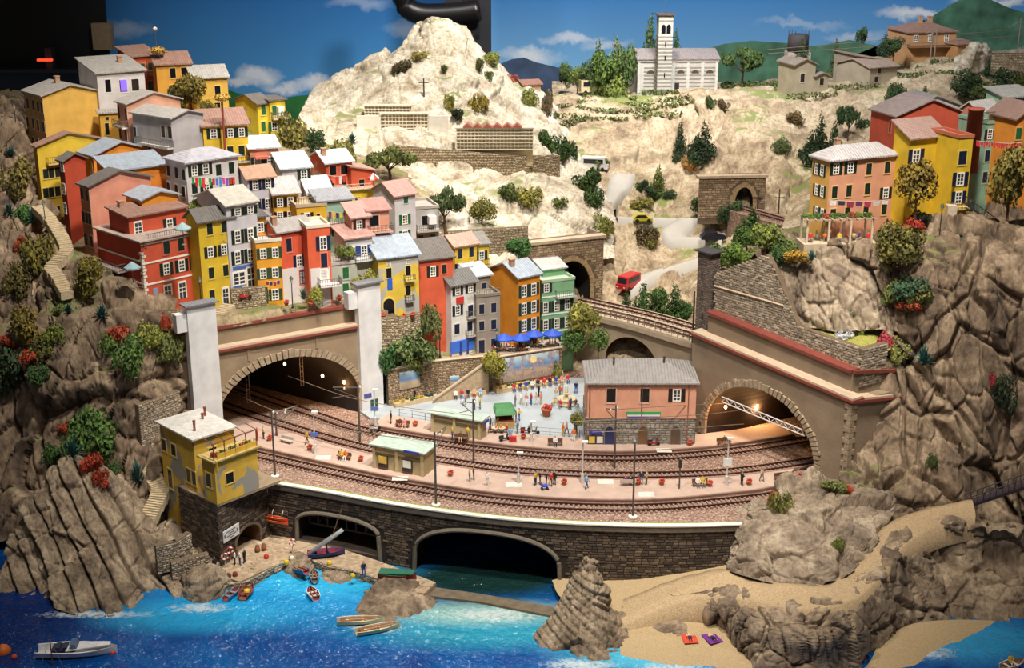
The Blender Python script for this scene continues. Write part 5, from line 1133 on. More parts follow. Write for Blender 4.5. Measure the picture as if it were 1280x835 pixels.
swall('terrace_wall', 'long dry stone wall on the slope below the cemetery', [P(495, 192, 231), P(560, 200, 231), P(640, 214, 231), P(700, 214, 236)], lambda t: P(540, 182, 231).z - t * .09, [mat('bba98c', .9, .2, 2), mat('cdbb9c', .9, .2, 2), mat('a99779', .9, .2, 2)], 24, zbase=P(640, 214, 231).z - 4)
swall('terrace_wall', 'stone retaining wall beside the upper end of the viaduct tunnel', [P(560, 318, 207), P(612, 312, 209), P(660, 305, 210.5)], P(600, 288, 208).z, SD, 25, zbase=P(600, 318, 208).z - 2)
stairs('long stone stairway winding up beside the yellow house at the left', [(84, 366, 171.5), (72, 345, 174), (64, 333, 176), (74, 322, 178), (83, 312, 180), (74, 290, 183.5), (60, 270, 187), (47, 257, 190)], 1.8, 50, ST_PALE)
stairs('short stone steps before the narrow yellow house', [(270, 393, 176), (286, 380, 178.5)], 2.2, 7, ST_PALE)
stairs('stone steps descending beside the yellow waterside building', [(182, 652, 153), (190, 635, 154.6), (200, 612, 157), (192, 596, 158.6), (186, 580, 160.4)], 2.2, 26, ST_PALE)
stairs('lower flight of pale steps leading to the harbour quay', [(290, 722, 148.4), (262, 708, 149.6), (238, 690, 151), (215, 672, 152.4), (196, 660, 153.4)], 1.8, 26, ST_PALE)
swall('terrace_wall', 'small brick retaining wall below the headland stairs', [G(196, 700, -4.6), G(222, 694, -4.6), G(240, 682, -4.6)], -2.8, BR_GRY, 27, zbase=-6.5)
swall('terrace_wall', 'second brick retaining wall beside the lower harbour steps', [G(215, 716, -6.2), G(262, 704, -6.2)], -4.9, BR_GRY, 28, zbase=-7.4)
swall('terrace_wall', 'grey brick patch of wall set in the cliff beside the waterside building', [P(178, 566, 160.6), P(230, 560, 166)], P(200, 500, 162.5).z, BR_GRY, 29, zbase=P(200, 575, 162).z, bw=.6, bh=.3)
# walls of the square
W1L, W1C, W1R = G(486, 508, 0), G(544, 496, 0), G(611, 489, 0); W2R = G(702, 474, 0)
t, cv = swall('square_wall', 'stone wall with a small mural left of the station square', [W1L, W1C], 5.6, BR_TAN, 31, zbase=-.4, cop=COPST)
t1, cv1 = swall('square_wall', 'brown stone wall under the white house beside the ramp', [W1C, W1R], 5.6, BR_TAN, 32, zbase=-.4, cop=COPST)
t2, cv2 = swall('square_wall', 'stone wall carrying the large beach mural behind the square', [W1R, W2R], 5.2, BR_TAN, 33, zbase=-.4, cop=COPST)
# ramp parapet running down to the square
A, B = W1R + Vector((0, -.4, 5.0)), W1C + Vector((-.2, -2.4, .4)); d = B - A
MB().prism([A, B, B + Vector((0, 0, -.6)), Vector((A.x, A.y, -.2))], (0, -.5, 0)).build('ramp_wall', BR_TAN[1], t1)
MB().obox(A + Vector((0, .1, 0)), d, (0, -.8, 0), (0, 0, .25)).build('ramp_coping', COPST, t1)
def mural(cv, t0, t1_, z0, z1, label, beach_=True):
    m, nt, b = _nt('mural_paint'); v = coords(nt, kind='UV')
    n = N(nt, 'ShaderNodeTexNoise', Scale=7.0, Detail=3.0, Distortion=1.2); nt.links.new(v, n.inputs['Vector'])
    sx = nt.nodes.new('ShaderNodeSeparateXYZ'); nt.links.new(v, sx.inputs[0])
    base = ramp(nt, sx.outputs[1], [(0, hexc('9a8a74')), (.35, hexc('b5a184')), (.55, hexc('5f86b4')), (.75, hexc('8fb0cc')), (1, hexc('c8d6da'))])
    fig = ramp(nt, n.outputs[0], [(.0, hexc('3f5f9a')), (.38, hexc('c9a27c')), (.5, hexc('6a7fa8')), (.6, hexc('a86a58')), (.7, hexc('d8c8a8'))])
    n2 = N(nt, 'ShaderNodeTexNoise', Scale=4.0, Detail=2.0); nt.links.new(v, n2.inputs['Vector'])
    msk = ramp(nt, n2.outputs[0], [(.48, (0, 0, 0)), (.52, (.8, .8, .8))])
    mx = N(nt, 'ShaderNodeMix', data_type='RGBA'); nt.links.new(msk.outputs[0], mx.inputs[0]); nt.links.new(base.outputs[0], mx.inputs[6]); nt.links.new(fig.outputs[0], mx.inputs[7])
    nt.links.new(mx.outputs[2] if beach_ else base.outputs[0], b.inputs['Base Color']); b.inputs['Roughness'].default_value = .8
    p = [cv.out(t0, .2, z0), cv.out(t1_, .2, z0), cv.out(t1_, .2, z1), cv.out(t0, .2, z1)]; ar = (t1_ - t0) / (z1 - z0)
    mb = MB(); mb.prism(p, cv.out(t0, .05, 0) - cv.out(t0, .2, 0))
    o = mb.build('wall_mural', m, None, uvs=[(0, 0), (ar, 0), (ar, 1), (0, 1)] * 2); return tag(o, label, 'mural')
mo = mural(cv2, cv2.tpx(628, 2), cv2.len - .6, 1.0, 4.8, 'large painted beach scene mural under the cafe terrace')
sun = MB().lathe([(.01, 0), (.55, 0), (.55, .03), (.01, .03)], 16); so = sun.build('painted_sun', mat('f0d890', .8, .1), mo); d2 = cv2.at(1)[1]; so.location = cv2.out(cv2.tpx(666, 4), .2, 4.0); so.rotation_euler = (math.pi / 2, 0, math.atan2(d2.y, d2.x))
mural(cv, cv.tpx(499, 3), cv.tpx(524, 3), 2.2, 4.9, 'small coastal mural on the stone wall left of the square', False)
mural(cv1, cv1.tpx(562, 1), cv1.tpx(574, 1), 1.5, 3.0, 'small sea picture low on the wall beside the round tree', False)
tp = [W1C + Vector((.2, .3, 0)), W1R + Vector((0, .3, 0)), W2R + Vector((0, .3, 0)), W2R + Vector((-1, 9, 0)), W1C + Vector((-2, 8, 0))]
ct = MB().prism([Vector((q.x, q.y, 5.15)) for q in tp], (0, 0, -5.6)).build('cafe_terrace', M_PLAT); struct(ct, 'paved terrace carrying the row of houses above the square'); TERR.append(ct)
# flower beds along the walls
def bed(label, cv, t0, t1_, dep, flowers, h=.7):
    t = thing('flower_bed', label, 'flower bed'); mb = MB()
    a, b, c__, e = cv.out(t0, .1, .0), cv.out(t1_, .1, .0), cv.out(t1_, dep, .0), cv.out(t0, dep, .0)
    mb.prism([e, c__, b, a], (0, 0, h)).build('kerb', mat('bba582', .9, .15, 2), t)
    r = random.Random(int(t0 * 10)); n = int((t1_ - t0) / .5)
    for k in range(n):
        q = cv.out(t0 + (k + .5) * .5, dep * r.uniform(.3, .8), h); o = link('flower_clump', FLO, t, q, r.uniform(0, 6)); o.scale = (.42, .42, r.uniform(.3, .6)); setmats(o, [leaf_mat(flowers[int(k / n * len(flowers))])])
# ---- foliage meshes (shared by every plant)
def foliage(name, clumps, nleaf, leaf, seed, flat=0.0, spike=False):
    r = np.random.RandomState(seed); V = []; 
    cl_ = np.array(clumps); wts = cl_[:, 3] ** 2 * cl_[:, 4]; idx = r.choice(len(cl_), nleaf, p=wts / wts.sum())
    d = r.normal(size=(nleaf, 3)); d /= np.linalg.norm(d, axis=1, keepdims=True)
    rad = (.55 + .45 * r.rand(nleaf) ** .6)[:, None]
    ctr = cl_[idx, :3] + d * rad * np.stack([cl_[idx, 3], cl_[idx, 3], cl_[idx, 4]], 1)
    n = d + r.normal(scale=.55, size=(nleaf, 3)); n /= np.linalg.norm(n, axis=1, keepdims=True)
    a = np.cross(n, r.normal(size=(nleaf, 3))); a /= np.linalg.norm(a, axis=1, keepdims=True); b = np.cross(n, a)
    s_ = (leaf * (.6 + .8 * r.rand(nleaf)))[:, None]
    v = np.stack([ctr - a * s_, ctr - b * s_ * .6 + n * s_ * .2, ctr + a * s_, ctr + b * s_ * .6 + n * s_ * .2], 1).reshape(-1, 3)
    me = bpy.data.meshes.new(name); me.vertices.add(len(v)); me.vertices.foreach_set('co', v.ravel())
    me.loops.add(len(v)); me.loops.foreach_set('vertex_index', np.arange(len(v), dtype=np.int32)); me.polygons.add(nleaf)
    me.polygons.foreach_set('loop_start', np.arange(0, len(v), 4, dtype=np.int32)); me.polygons.foreach_set('loop_total', np.full(nleaf, 4, np.int32))
    me.materials.append(leaf_mat('5f7030')); me.update(calc_edges=True); return me
def clumpset(kind, seed, n):
    r = np.random.RandomState(seed); out = []
    for k in range(n):
        if kind == 'round':
            d = r.normal(size=3); d /= np.linalg.norm(d); q = d * .62 * r.rand() ** .4; out.append((q[0], q[1], .62 + q[2] * .6, r.uniform(.28, .42), r.uniform(.22, .34)))
        elif kind == 'bush':
            an = r.rand() * 6.28; q = .7 * r.rand() ** .5; out.append((q * math.cos(an), q * math.sin(an), r.uniform(.15, .75) * (1.1 - q), r.uniform(.28, .42), r.uniform(.25, .4)))
        elif kind == 'cone':
            h = (k + .5) / n; w_ = .34 * (1 - h) + .06; an = r.rand() * 6.28; out.append((w_ * .45 * math.cos(an), w_ * .45 * math.sin(an), h * .95, w_, .13))
        elif kind == 'umbrella':
            an = r.rand() * 6.28; q = .85 * r.rand() ** .5; out.append((q * math.cos(an), q * math.sin(an), .72 + .2 * r.rand() - .18 * q, r.uniform(.22, .36), r.uniform(.1, .18)))
        elif kind == 'row':
            out.append(((k + .5) / n - .5 + r.uniform(-.02, .02), r.uniform(-.03, .03), .05 + r.uniform(0, .03), .06, .06))
    return out
CROWN = [foliage('crown', clumpset('round', 50 + k, 16), 2000, .062, 60 + k) for k in range(4)]
BUSH = [foliage('bush_leaves', clumpset('bush', 70 + k, 11), 1500, .07, 80 + k) for k in range(4)]
CONE = [foliage('conifer_leaves', clumpset('cone', 90 + k, 26), 1600, .038, 95 + k) for k in range(3)]
UMB = [foliage('pine_crown', clumpset('umbrella', 110 + k, 15), 1900, .06, 120 + k) for k in range(2)]
FLO = foliage('flowers', clumpset('bush', 130, 8), 160, .16, 131)
def agavemesh(seed):
    r = random.Random(seed); mb = MB()
    for k in range(34):
        an = k * 2.4; el = .15 + 1.25 * (k / 34); L = r.uniform(.8, 1.05); d = Vector((math.cos(an) * math.cos(el), math.sin(an) * math.cos(el), math.sin(el))); s_ = Vector((-math.sin(an), math.cos(an), 0)) * .09
        mid = d * L * .5 + Vector((0, 0, .06)); tip = d * L + Vector((0, 0, -.06)); mb.poly([-s_ * .6, s_ * .6, mid + s_, mid - s_]); mb.poly([mid - s_, mid + s_, tip])
    return mb.mesh('agave_leaves', leaf_mat('2f5a50'))
AGV = [agavemesh(1), agavemesh(2)]
bed('flower bed with yellow and green plants at the foot of the left square wall', cv, .4, cv.len - .3, 1.4, ['b8a030', '4a6a30', 'c8b040', '2f5a60'])
bed('flower bed with yellow, green and red flowers under the ramp wall', cv1, 1.8, cv1.len * .9, 1.6, ['c0a830', '3f6a30', '5a7a30', 'a03028', '8a2a24'])
bed('flower bed of yellow, white and red flowers under the beach mural', cv2, .5, cv2.len - .2, 1.8, ['b8a040', '406a38', 'c8a838', '2f5a38', 'b83430', 'b03038', 'a83a30'])
# ---- white pillars and brick tower
WHP = 'd3d2d2'
hs('p1', 'left white square pillar standing before the tunnel portal', 237, 246, 269, 384, 548, 167.6, 36, WHP, ('flat', '8a8a90', 0), [], cat_='pillar', name='white_pillar', sink=1)
hs('p2', 'right white square pillar with a green door beside the station square', 444, 453, 475, 357, 516, 182.2, 36, WHP, ('flat', '8a8a90', 0), [], cat_='pillar', name='white_pillar', sink=1)
HS['p2'].panel(R_, 463, 500, 472, 516, '1f4a38', 'door', .08).panel(R_, 455, 493, 464, 498, '4a4a90', 'name_plate', .1)
for k, (x, y, Y) in (('p1', (233, 400, 170.6)), ('p2', (440, 372, 183.2))):
    h_ = HS[k]; MB().box(-1.4, .3, h_.H - 3.4, 0, 1.6, h_.H - 1).build('side_box', wall_mat(WHP), h_.t)
tw = hs('tw', 'slim square brick tower beside the right portal retaining wall', 873, 884, 901, 318, 430, 177.6, 38, '5d5048', ('flat', '4a4644', 0), [(L_F, [878], [343, 368, 396], .4, 1.0, 'o')], cat_='tower', name='brick_tower', sink=4, frame=mat('5d5048'))
for cvx, L in ((Curve([tw.o, tw.o + Vector((tw.ca, tw.sa, 0)) * tw.w]), tw.w), (Curve([tw.o + Vector((-tw.sa, tw.ca, 0)) * tw.d, tw.o]), tw.d)):
    o = bricks('brick_courses', cvx, 0, L, tw.o.z - 3, tw.o.z + tw.H, .5, .26, [mat('6e6058', .9, .2, 2), mat('5f534b', .9, .2, 2), mat('7b6c62', .9, .2, 2)], None, seed=44, proud=.05)
    o.parent = tw.t; o.matrix_parent_inverse = (Matrix.Translation(tw.o) @ Matrix.Rotation(tw.a, 4, 'Z')).inverted()
# ---- yellow waterside building on its stone base
YC = 'c9a23a'; GP = '8f8a80'
ya = hs('ya', 'yellow waterside building with grey patches and a planted roof terrace', 252, 271.5, 321, 578, 630, 149, 48, YC, ('flat', 'c8b070', 0), [(R_, [287], [597], 1.1, 1.3, 'o'), (L_F, [261], [600], 1.0, 1.7, 'o')], patch=GP, pamt=.53, sink=.2, cat_='building', name='waterside_building')
yb_ = hs('yb', 'yellow waterside block with a white flat roof beside the stairs', 199, 247, 292, 550, 620, 152.4, 44, YC, ('flat', 'd6d2cb', 0), [(L_F, [205, 217], [556], 1.1, 1.5, 'o'), (L_F, [213], [598], 1.0, 2.4, 'o'), (L_F, [236, 246], [594], .9, 1.7, 'o'), (R_, [266], [570], 1.1, 2.2, 'o')], patch=GP, pamt=.55, sink=6, cat_='building', name='waterside_building')
ya.railing(R_, 272, 320, 577, 1.4, m=mat('c9a850')).panel(R_, 271.5, 568, 320, 578, YC, 'parapet', .05, m=wall_mat(YC)).panel(L_F, 253, 569, 271, 578, YC, 'parapet', .05, m=wall_mat(YC))
brn = mat('6a3c2c', .7)
for k in range(5):
    x = ya.w * k / 4; MB().tube([(x, 0, ya.H), (x, 0, ya.H + 2.3)], .07, 5).build('pergola_post', brn, ya.t); MB().tube([(x, -.2, ya.H + 2.3), (x, ya.d * .8, ya.H + 2.6)], .06, 4).build('pergola_beam', brn, ya.t)
MB().tube([(-.2, 0, ya.H + 2.3), (ya.w + .2, 0, ya.H + 2.3)], .08, 5).build('pergola_beam', brn, ya.t)
for x, y in ((.3, .5), (.55, .8), (.75, .4), (.9, .9), (.12, .7)):
    o = link('potted_plant', BUSH[0], ya.t, (ya.w * x, y + .2, ya.H + .2)); o.scale = (.6, .6, .9); setmats(o, [leaf_mat(('4a6a28', '9a3a28', '587030')[int(x * 10) % 3])])
for x, y, h_ in ((.25, .25, 1.4), (.75, .6, .8), (.9, .7, 1.2)): MB().lathe([(.16, 0), (.16, h_), (.2, h_), (.2, h_ + .2)], 8).build('vent_pipe', mat('8a4a3c'), yb_.t, loc=(yb_.w * x, yb_.d * y, yb_.H))
b0 = Vector((ya.o.x, ya.o.y, 0)); dR = Vector((ya.ca, ya.sa, 0)); dL = Vector((-ya.sa, ya.ca, 0))
zt = ya.o.z - .1; wtR = (WCV.out(0, 0, 0) - b0).length
sbR = Curve([b0, b0 + (WCV.out(0, .1, 0) - b0)]); sbL = Curve([b0 + dL * 8, b0])
sb = thing('stone_base', 'dark stone base under the yellow waterside building', 'wall'); sb['kind'] = 'structure'
NOP = dict(c=sbR.len * .55, h=2.3, s=-5.6, r=1.5, e=2.0)
mb = MB(); mason_face(sbR, 0, sbR.len, SEA - .5, zt, [NOP], mb); mason_face(sbL, 0, 8, SEA - .5, zt, [], mb); mb.build('wall_core', MORT, sb)
bricks('stone_courses', sbR, 0, sbR.len, QUAY - .4, zt, .8, .4, BR_DK, sb, [NOP], .35, seed=51); bricks('stone_courses', sbL, 0, 8, QUAY - 1, zt, .8, .4, BR_DK, sb, seed=52)
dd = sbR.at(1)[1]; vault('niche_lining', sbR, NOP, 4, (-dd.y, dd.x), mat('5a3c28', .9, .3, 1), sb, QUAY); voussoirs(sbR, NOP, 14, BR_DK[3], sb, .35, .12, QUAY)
MB().prism([b0 + Vector((0, 0, zt)), b0 + dR * sbR.len + Vector((0, 0, zt)), b0 + dR * sbR.len + dL * 8 + Vector((0, 0, zt)), b0 + dL * 8 + Vector((0, 0, zt))], (0, 0, -.3)).build('top_slab', CONC, sb)
pz = sbR.zpx(1.6, 667); t = thing('wall_sign', 'white lettered board on the dark stone base', 'sign', sbR.out(1.9, .16, pz), math.atan2(dd.y, dd.x))
MB().box(-1.5, -.1, -.75, 1.5, 0, .75).build('board', mat('d8d6d2', .6, .05), t)
for z, x0, x1 in ((.42, -.9, .8), (.12, -.6, .6), (-.18, -.9, .9), (-.48, -.5, .5)): MB().box(x0, -.115, z - .07, x1, -.1, z + .07).build('lettering', mat('5a5a62', .6, 0), t)
for x in (-1.2, 1.15): MB().box(x - .16, -.115, -.2, x + .16, -.1, .25).build('emblem', mat('6a6a70', .6, 0), t)
# ---- station building
stn = hs('st', 'salmon station building with a grey hipped roof and stone ground floor', 728, 733.5, 871, 478, 555.5, 170.2, 0, 'd69c80', ('hip', 'a8a29e', 3.4), [(R_, [764, 806], [494], 1.2, 1.9, 'o'), (R_, [846], [494], 1.1, 1.8, 's')], d=8.5, shut=BRN, sink=.3, cat_='station', name='station_building')
zs = P(740, 523, 170.2).z - stn.o.z
gc = Curve([(0, 0), (stn.w, 0)]); gl = Curve([(0, stn.d), (0, 0)])
GST = [mat('8d8478', .9, .2, 2), mat('9c9387', .9, .2, 2), mat('7c7469', .9, .2, 2)]
MB().box(-.08, -.08, -.3, stn.w + .08, stn.d, zs).build('ground_floor', mat('6a6259', .9), stn.t)
for c__, L in ((gc, stn.w), (gl, stn.d)): bricks('stone_courses', c__, 0, L, 0, zs - .05, .7, .34, GST, stn.t, seed=61, off=.1, proud=.05)
MB().box(-.14, -.2, zs, stn.w + .14, stn.d, zs + .15).build('string_course', mat('9a7a68'), stn.t)
for px, c in ((761.5, '2a2f58'), (803.5, '6a5038'), (844, '5a4a3c')):
    t_ = stn.tfor('R', px, stn.o.z + 1.4); o = link('door', AM, stn.t, (t_, -.2, 1.35)); o.scale = (1.25, 1.6, 2.7); setmats(o, [mat('7a7068'), mat(c, .4, .2)])
stn.panel(R_, 783, 514.5, 826, 518.5, '3f9a5a', 'name_board', .12).panel(R_, 784, 518, 825, 520.5, 'd8d8d0', 'name_board', .14).panel(R_, 784, 520, 825, 522, '5a4a98', 'name_board', .16)
stn.panel(R_, 737, 538, 752, 542, '2f3a98', 'station_sign', .25).panel(R_, 734.5, 544, 756, 555, '3c3430', 'notice_case', .2).panel(R_, 736, 545, 743.5, 553, 'd2b04a', 'timetable', .24).panel(R_, 746, 545, 753.5, 553, 'd8d4cc', 'timetable', .24)
for x in (.02, .5, .93): MB().tube([(stn.w * x, -.15, 0), (stn.w * x, -.15, stn.H)], .07, 5).build('drainpipe', mat('8a5a48'), stn.t)
for x in np.linspace(.1, stn.w - .1, 26): MB().box(x - .08, -.4, stn.H - .42, x + .08, 0, stn.H - .2).build('rafter', mat('5a4034'), stn.t)
for x, y in ((.25, .35), (.72, .4)): MB().lathe([(.13, 0), (.13, 1.3), (.18, 1.3), (.18, 1.5)], 8).build('flue_pipe', mat('4a4440'), stn.t, loc=(stn.w * x, stn.d * y, stn.H + 1.0))
# ---- platform shelters
def shelter(label, xl, xc, xr, ye, yb, zfl):
    Y = G(xc, yb, zfl).y; h_ = House(label, xl, xc, xr, ye, yb, Y, 66, 'a8966e', ('flat', 'bfd2c4', 0), [], colL='b09e78', cat_='shelter', name='platform_shelter', sink=.05)
    t = h_.t; d_ = h_.d
    for k in range(3): MB().box(-.16, d_ * k / 2 - (.0 if k < 2 else .4), 0, .05, d_ * k / 2 + (.4 if k < 2 else 0), h_.H - .1).build('pilaster', mat('b9a880', .8), t)
    MB().box(-.12, 0, h_.H * .62, 0, d_, h_.H * .7).build('ledge', mat('6a5c44', .8), t)
    return h_
s1 = shelter('long platform shelter with notice boards on the island platform', 466, 530, 543, 567, 596, .1)
for k, c in ((.22, 'd8d8d0'), (.7, 'd0b04a')): MB().box(-.22, s1.d * k, .3, -.02, s1.d * k + 1.4, 2.0).build('notice_case', mat('3a2c24'), s1.t); MB().box(-.26, s1.d * k + .12, .9, -.2, s1.d * k + 1.28, 1.9).build('timetable', mat(c), s1.t)
MB().box(-.5, .4, s1.H - .12, -.35, 2.6, s1.H + .22).build('station_sign', mat('2f3f98'), s1.t)
s2 = shelter('platform shelter beside the station square', 539, 601, 608, 526.5, 550, .1)
MB().box(.2, -.5, s2.H - .5, 1.6, -.38, s2.H - .1).build('station_sign', mat('4a4a98'), s2.t)
# ---- kiosk
kp = G(631, 533, .1); t = thing('kiosk', 'small wooden kiosk with a rounded green roof on the square', 'kiosk', kp, .15)
MB().box(-1.2, -1, 0, 1.2, 1, .95).build('counter', mat('a8884e'), t); MB().box(-1.2, .8, .9, 1.2, 1, 2.1).build('back_wall', mat('7a5a34'), t)
for x in (-1.15, 1.03): MB().box(x, -1, .9, x + .12, -.88, 2.1).build('post', mat('a8884e'), t)
MB().box(-1.0, -.9, .9, 1.0, .6, 1.15).build('goods', mat('8a3c2c', .7, .5, 5), t)
MB().prism([(-1.45, -1.25, 2.1), (1.45, -1.25, 2.1), (1.45, -1.0, 2.5), (1.2, -.3, 2.75), (-1.2, -.3, 2.75), (-1.45, -1.0, 2.5)], (0, 2.4, 0)).build('roof', mat('3f7a48', .6), t)
# ---- fountain
fp = G(708, 505, .1); t = thing('fountain', 'pale stone fountain with a statue on the square', 'fountain', fp)
MB().lathe([(1.35, 0), (1.4, .15), (1.25, .2), (1.25, .75), (1.4, .85), (1.4, .95), (1.15, .95), (1.15, .6), (.3, .6), (.22, 1.4), (.5, 1.6), (.5, 1.7), (.12, 1.75)], 18).build('basin', mat('c4b898', .8, .15, 3), t, True)
MB().lathe([(.2, 1.7), (.26, 1.95), (.16, 2.25), (.24, 2.5), (.1, 2.68), (.15, 2.85), (.02, 3.0)], 10).build('statue', mat('d2c8aa', .8, .1), t, True)
# ---- church
ch = hs('ch', 'striped white church nave with a pale roof on the plateau', 794, 796, 898, 74, 116, 270, 2, 'bcb7ad', ('gx', 'a89c98', 2.2), [], d=12, sink=3, cat_='church', name='church')
twr = hs('ct', 'tall striped bell tower of the plateau church', 819, 821, 842, 19, 116, 265.5, 2, 'bfbab0', ('flat', '6a5f5c', 0), [], d=3.3, sink=3, cat_='tower', name='bell_tower')
def stripes(h_, z0, z1, st, x0, x1, d0, m=mat('8a8378', .85)):
    mb = MB(); z = z0
    while z < z1: mb.box(x0, -.05, z, x1, .02, z + .28); z += st
    z = z0
    while z < z1: mb.box(-.05, 0, z, .02, d0, z + .28); z += st
    o = mb.build('stripe_courses', m, h_.t); o['kind'] = 'stuff'
stripes(twr, .4, twr.H - 3.6, .72, 0, twr.w, twr.d); stripes(twr, twr.H - 1.2, twr.H - .4, .72, 0, twr.w, twr.d)
w_ = ch.w
for k, (a_, b_) in enumerate(((.08, .25), (.47, .61), (.65, .79), (.83, .97))): stripes(ch, .4, ch.H - 1.6, .72, w_ * a_, w_ * b_, .01); MB().prism([(w_ * (a_ + b_) / 2 + .75 * math.cos(q), -.08, ch.H * .58 + .6 * math.sin(q)) for q in np.linspace(0, math.pi, 9)], (0, .1, 0)).build('lunette', mat('4a3c34'), ch.t)
MB().box(-.2, -.25, ch.H - .5, w_ + .2, 0, ch.H).build('cornice', mat('a89c90'), ch.t)
for a_ in (.02, .27, .45, .63, .81, .985): MB().box(w_ * a_ - .25, -.15, 0, w_ * a_ + .25, .02, ch.H - .4).build('pilaster', mat('c4bfb5'), ch.t)
MB().box(w_ * .455, -.12, 0, w_ * .455 + 1.1, .03, 1.9).build('door', mat('241c1a'), ch.t)
for k in (0, 1):
    o = link('belfry_opening', AM, twr.t, (twr.w * (.33 + .36 * k), -.02, twr.H - 2.6)); o.scale = (.8, 1, 1.7); setmats(o, [mat('b8b0a4'), DKP])
for z in (.42, .6, .2): MB().box(twr.w / 2 - .1, -.09, twr.H * z, twr.w / 2 + .1, .02, twr.H * z + .9).build('slit_window', DKP, twr.t)
MB().tube([(twr.w / 2, 1.6, twr.H + .2), (twr.w / 2, 1.6, twr.H + 2.8)], .06, 5).build('cross', mat('5a5450'), twr.t)
# ---- cemetery niche walls
def niche(label, px0, px1, py0, py1, Y, nx, nz, zig=False):
    a, b = P(px0, py1, Y), P(px1, py1, Y); Hh = P(px0, py0, Y).z - a.z; W = b.x - a.x; t = thing('niche_wall', label, 'cemetery wall', a)
    MB().box(0, .5, -3, W, 1.6, Hh).build('back_panel', mat('d4c29c', .9, .2, 4), t)
    mb = MB()
    for k in range(nx + 1): mb.box(W * k / nx - .06, 0, 0, W * k / nx + .06, .5, Hh)
    for k in range(nz + 1): mb.box(-.06, -.03, Hh * k / nz - .07, W + .06, .5, Hh * k / nz + .07)
    o = mb.build('niche_grid', mat('efe6d2', .9, .05, 3), t); o['kind'] = 'stuff'
    MB().box(-.3, -.1, Hh, W + .3, 1.8, Hh + .2).build('cap_slab', mat('d8cfbb'), t)
    if zig:
        n = 6
        for k in range(n):
            x = W * (.08 + .78 * k / n); s_ = W * .78 / n
            MB().prism([(x, -.2, Hh + .2), (x + s_, -.2, Hh + .2), (x + s_ / 2, -.2, Hh + .9)], (0, 2, 0)).build('gable_roof', mat('b06a5c'), t)
niche('long cemetery niche wall with little zigzag red roofs', 571, 666, 161, 187, 232, 21, 6, True)
niche('lower cemetery niche wall on the slope of the peak', 477, 535, 143, 165, 238, 13, 5)
niche('upper cemetery niche wall set back on the slope of the peak', 456, 512, 133, 144, 241, 13, 3)
tag(MB().box(0, 0, -2, 4.4, .6, 2.8).build('cemetery_wall', mat('efeade', .9, .06), loc=P(446, 165, 238)), 'blank white wall left of the lower cemetery niches', 'wall')
tag(MB().box(0, 0, -2, 3.4, .6, 2.8).build('cemetery_wall', mat('efeade', .9, .06), loc=P(536, 165, 238)), 'blank white wall right of the lower cemetery niches', 'wall')
# ---- far water tower
p = P(996, 82, 262); t = thing('water_tower', 'dark water tank on a pale tower beside the farmhouse', 'water tower', p)
MB().box(-2.2, -1.6, -4, 2.2, 1.6, 2.6).build('tower_base', mat('a59a8c'), t); MB().lathe([(2.0, 2.6), (2.0, 5.6), (1.7, 5.9)], 14).build('tank', mat('3a3436'), t, True)
for k in range(6): an = k * 1.047; MB().tube([(1.9 * math.cos(an), 1.9 * math.sin(an), 5.6), (1.9 * math.cos(an), 1.9 * math.sin(an), 6.6)], .05, 4).build('rail_post', mat('3a3436'), t)
# ---- viaduct
VN = Curve([G(x, y, 8.6) for x, y in ((700, 384), (740, 393), (790, 405), (840, 420), (885, 434), (930, 452))], 60)
vd = thing('viaduct', 'curved concrete railway viaduct behind the station roof', 'bridge'); vd['kind'] = 'structure'
VOP = dict(c=(VN.tpx(757, 3) + VN.tpx(822, 3)) / 2, h=(VN.tpx(822, 3) - VN.tpx(757, 3)) / 2, s=2.2, r=4.2, e=2.0)
VC = mat('a3937c', .85, .15, .5, .3, 4)
mb = MB(); mason_face(VN, 0, VN.len, -.4, 8.0, [VOP], mb, step=2); mb.build('side_wall', VC, vd); vault('arch_lining', VN, VOP, 9, (.35, 1), mat('3c342c', .9), vd, -.3)
coping('deck', VN, 0, VN.len, 7.8, .75, .5, 7.5, mat('b3a28a', .85, .12, 1), vd, 40)
coping('parapet', VN, 0, VN.len, 8.55, .3, .45, -.2, mat('c2b298', .85), vd, 40)
for k, off in enumerate((-2.2, -5.6)):
    cvv = Curve([VN.out(t, off) for t in np.linspace(0, VN.len, 40)]); track(None, ('viaduct railway track nearer the station', 'viaduct railway track nearer the hillside')[k], 0, 8.52, cvv, step=.9)
mb = MB()
for t_ in np.linspace(0, VN.len, 34): mb.tube([VN.out(t_, .3, 8.8), VN.out(t_, .3, 9.9)], .05, 4)
for z in (9.4, 9.9): mb.tube([VN.out(t_, .3, z) for t_ in np.linspace(0, VN.len, 30)], .05, 4)
o = mb.build('railing', mat('6a5a4c'), vd)
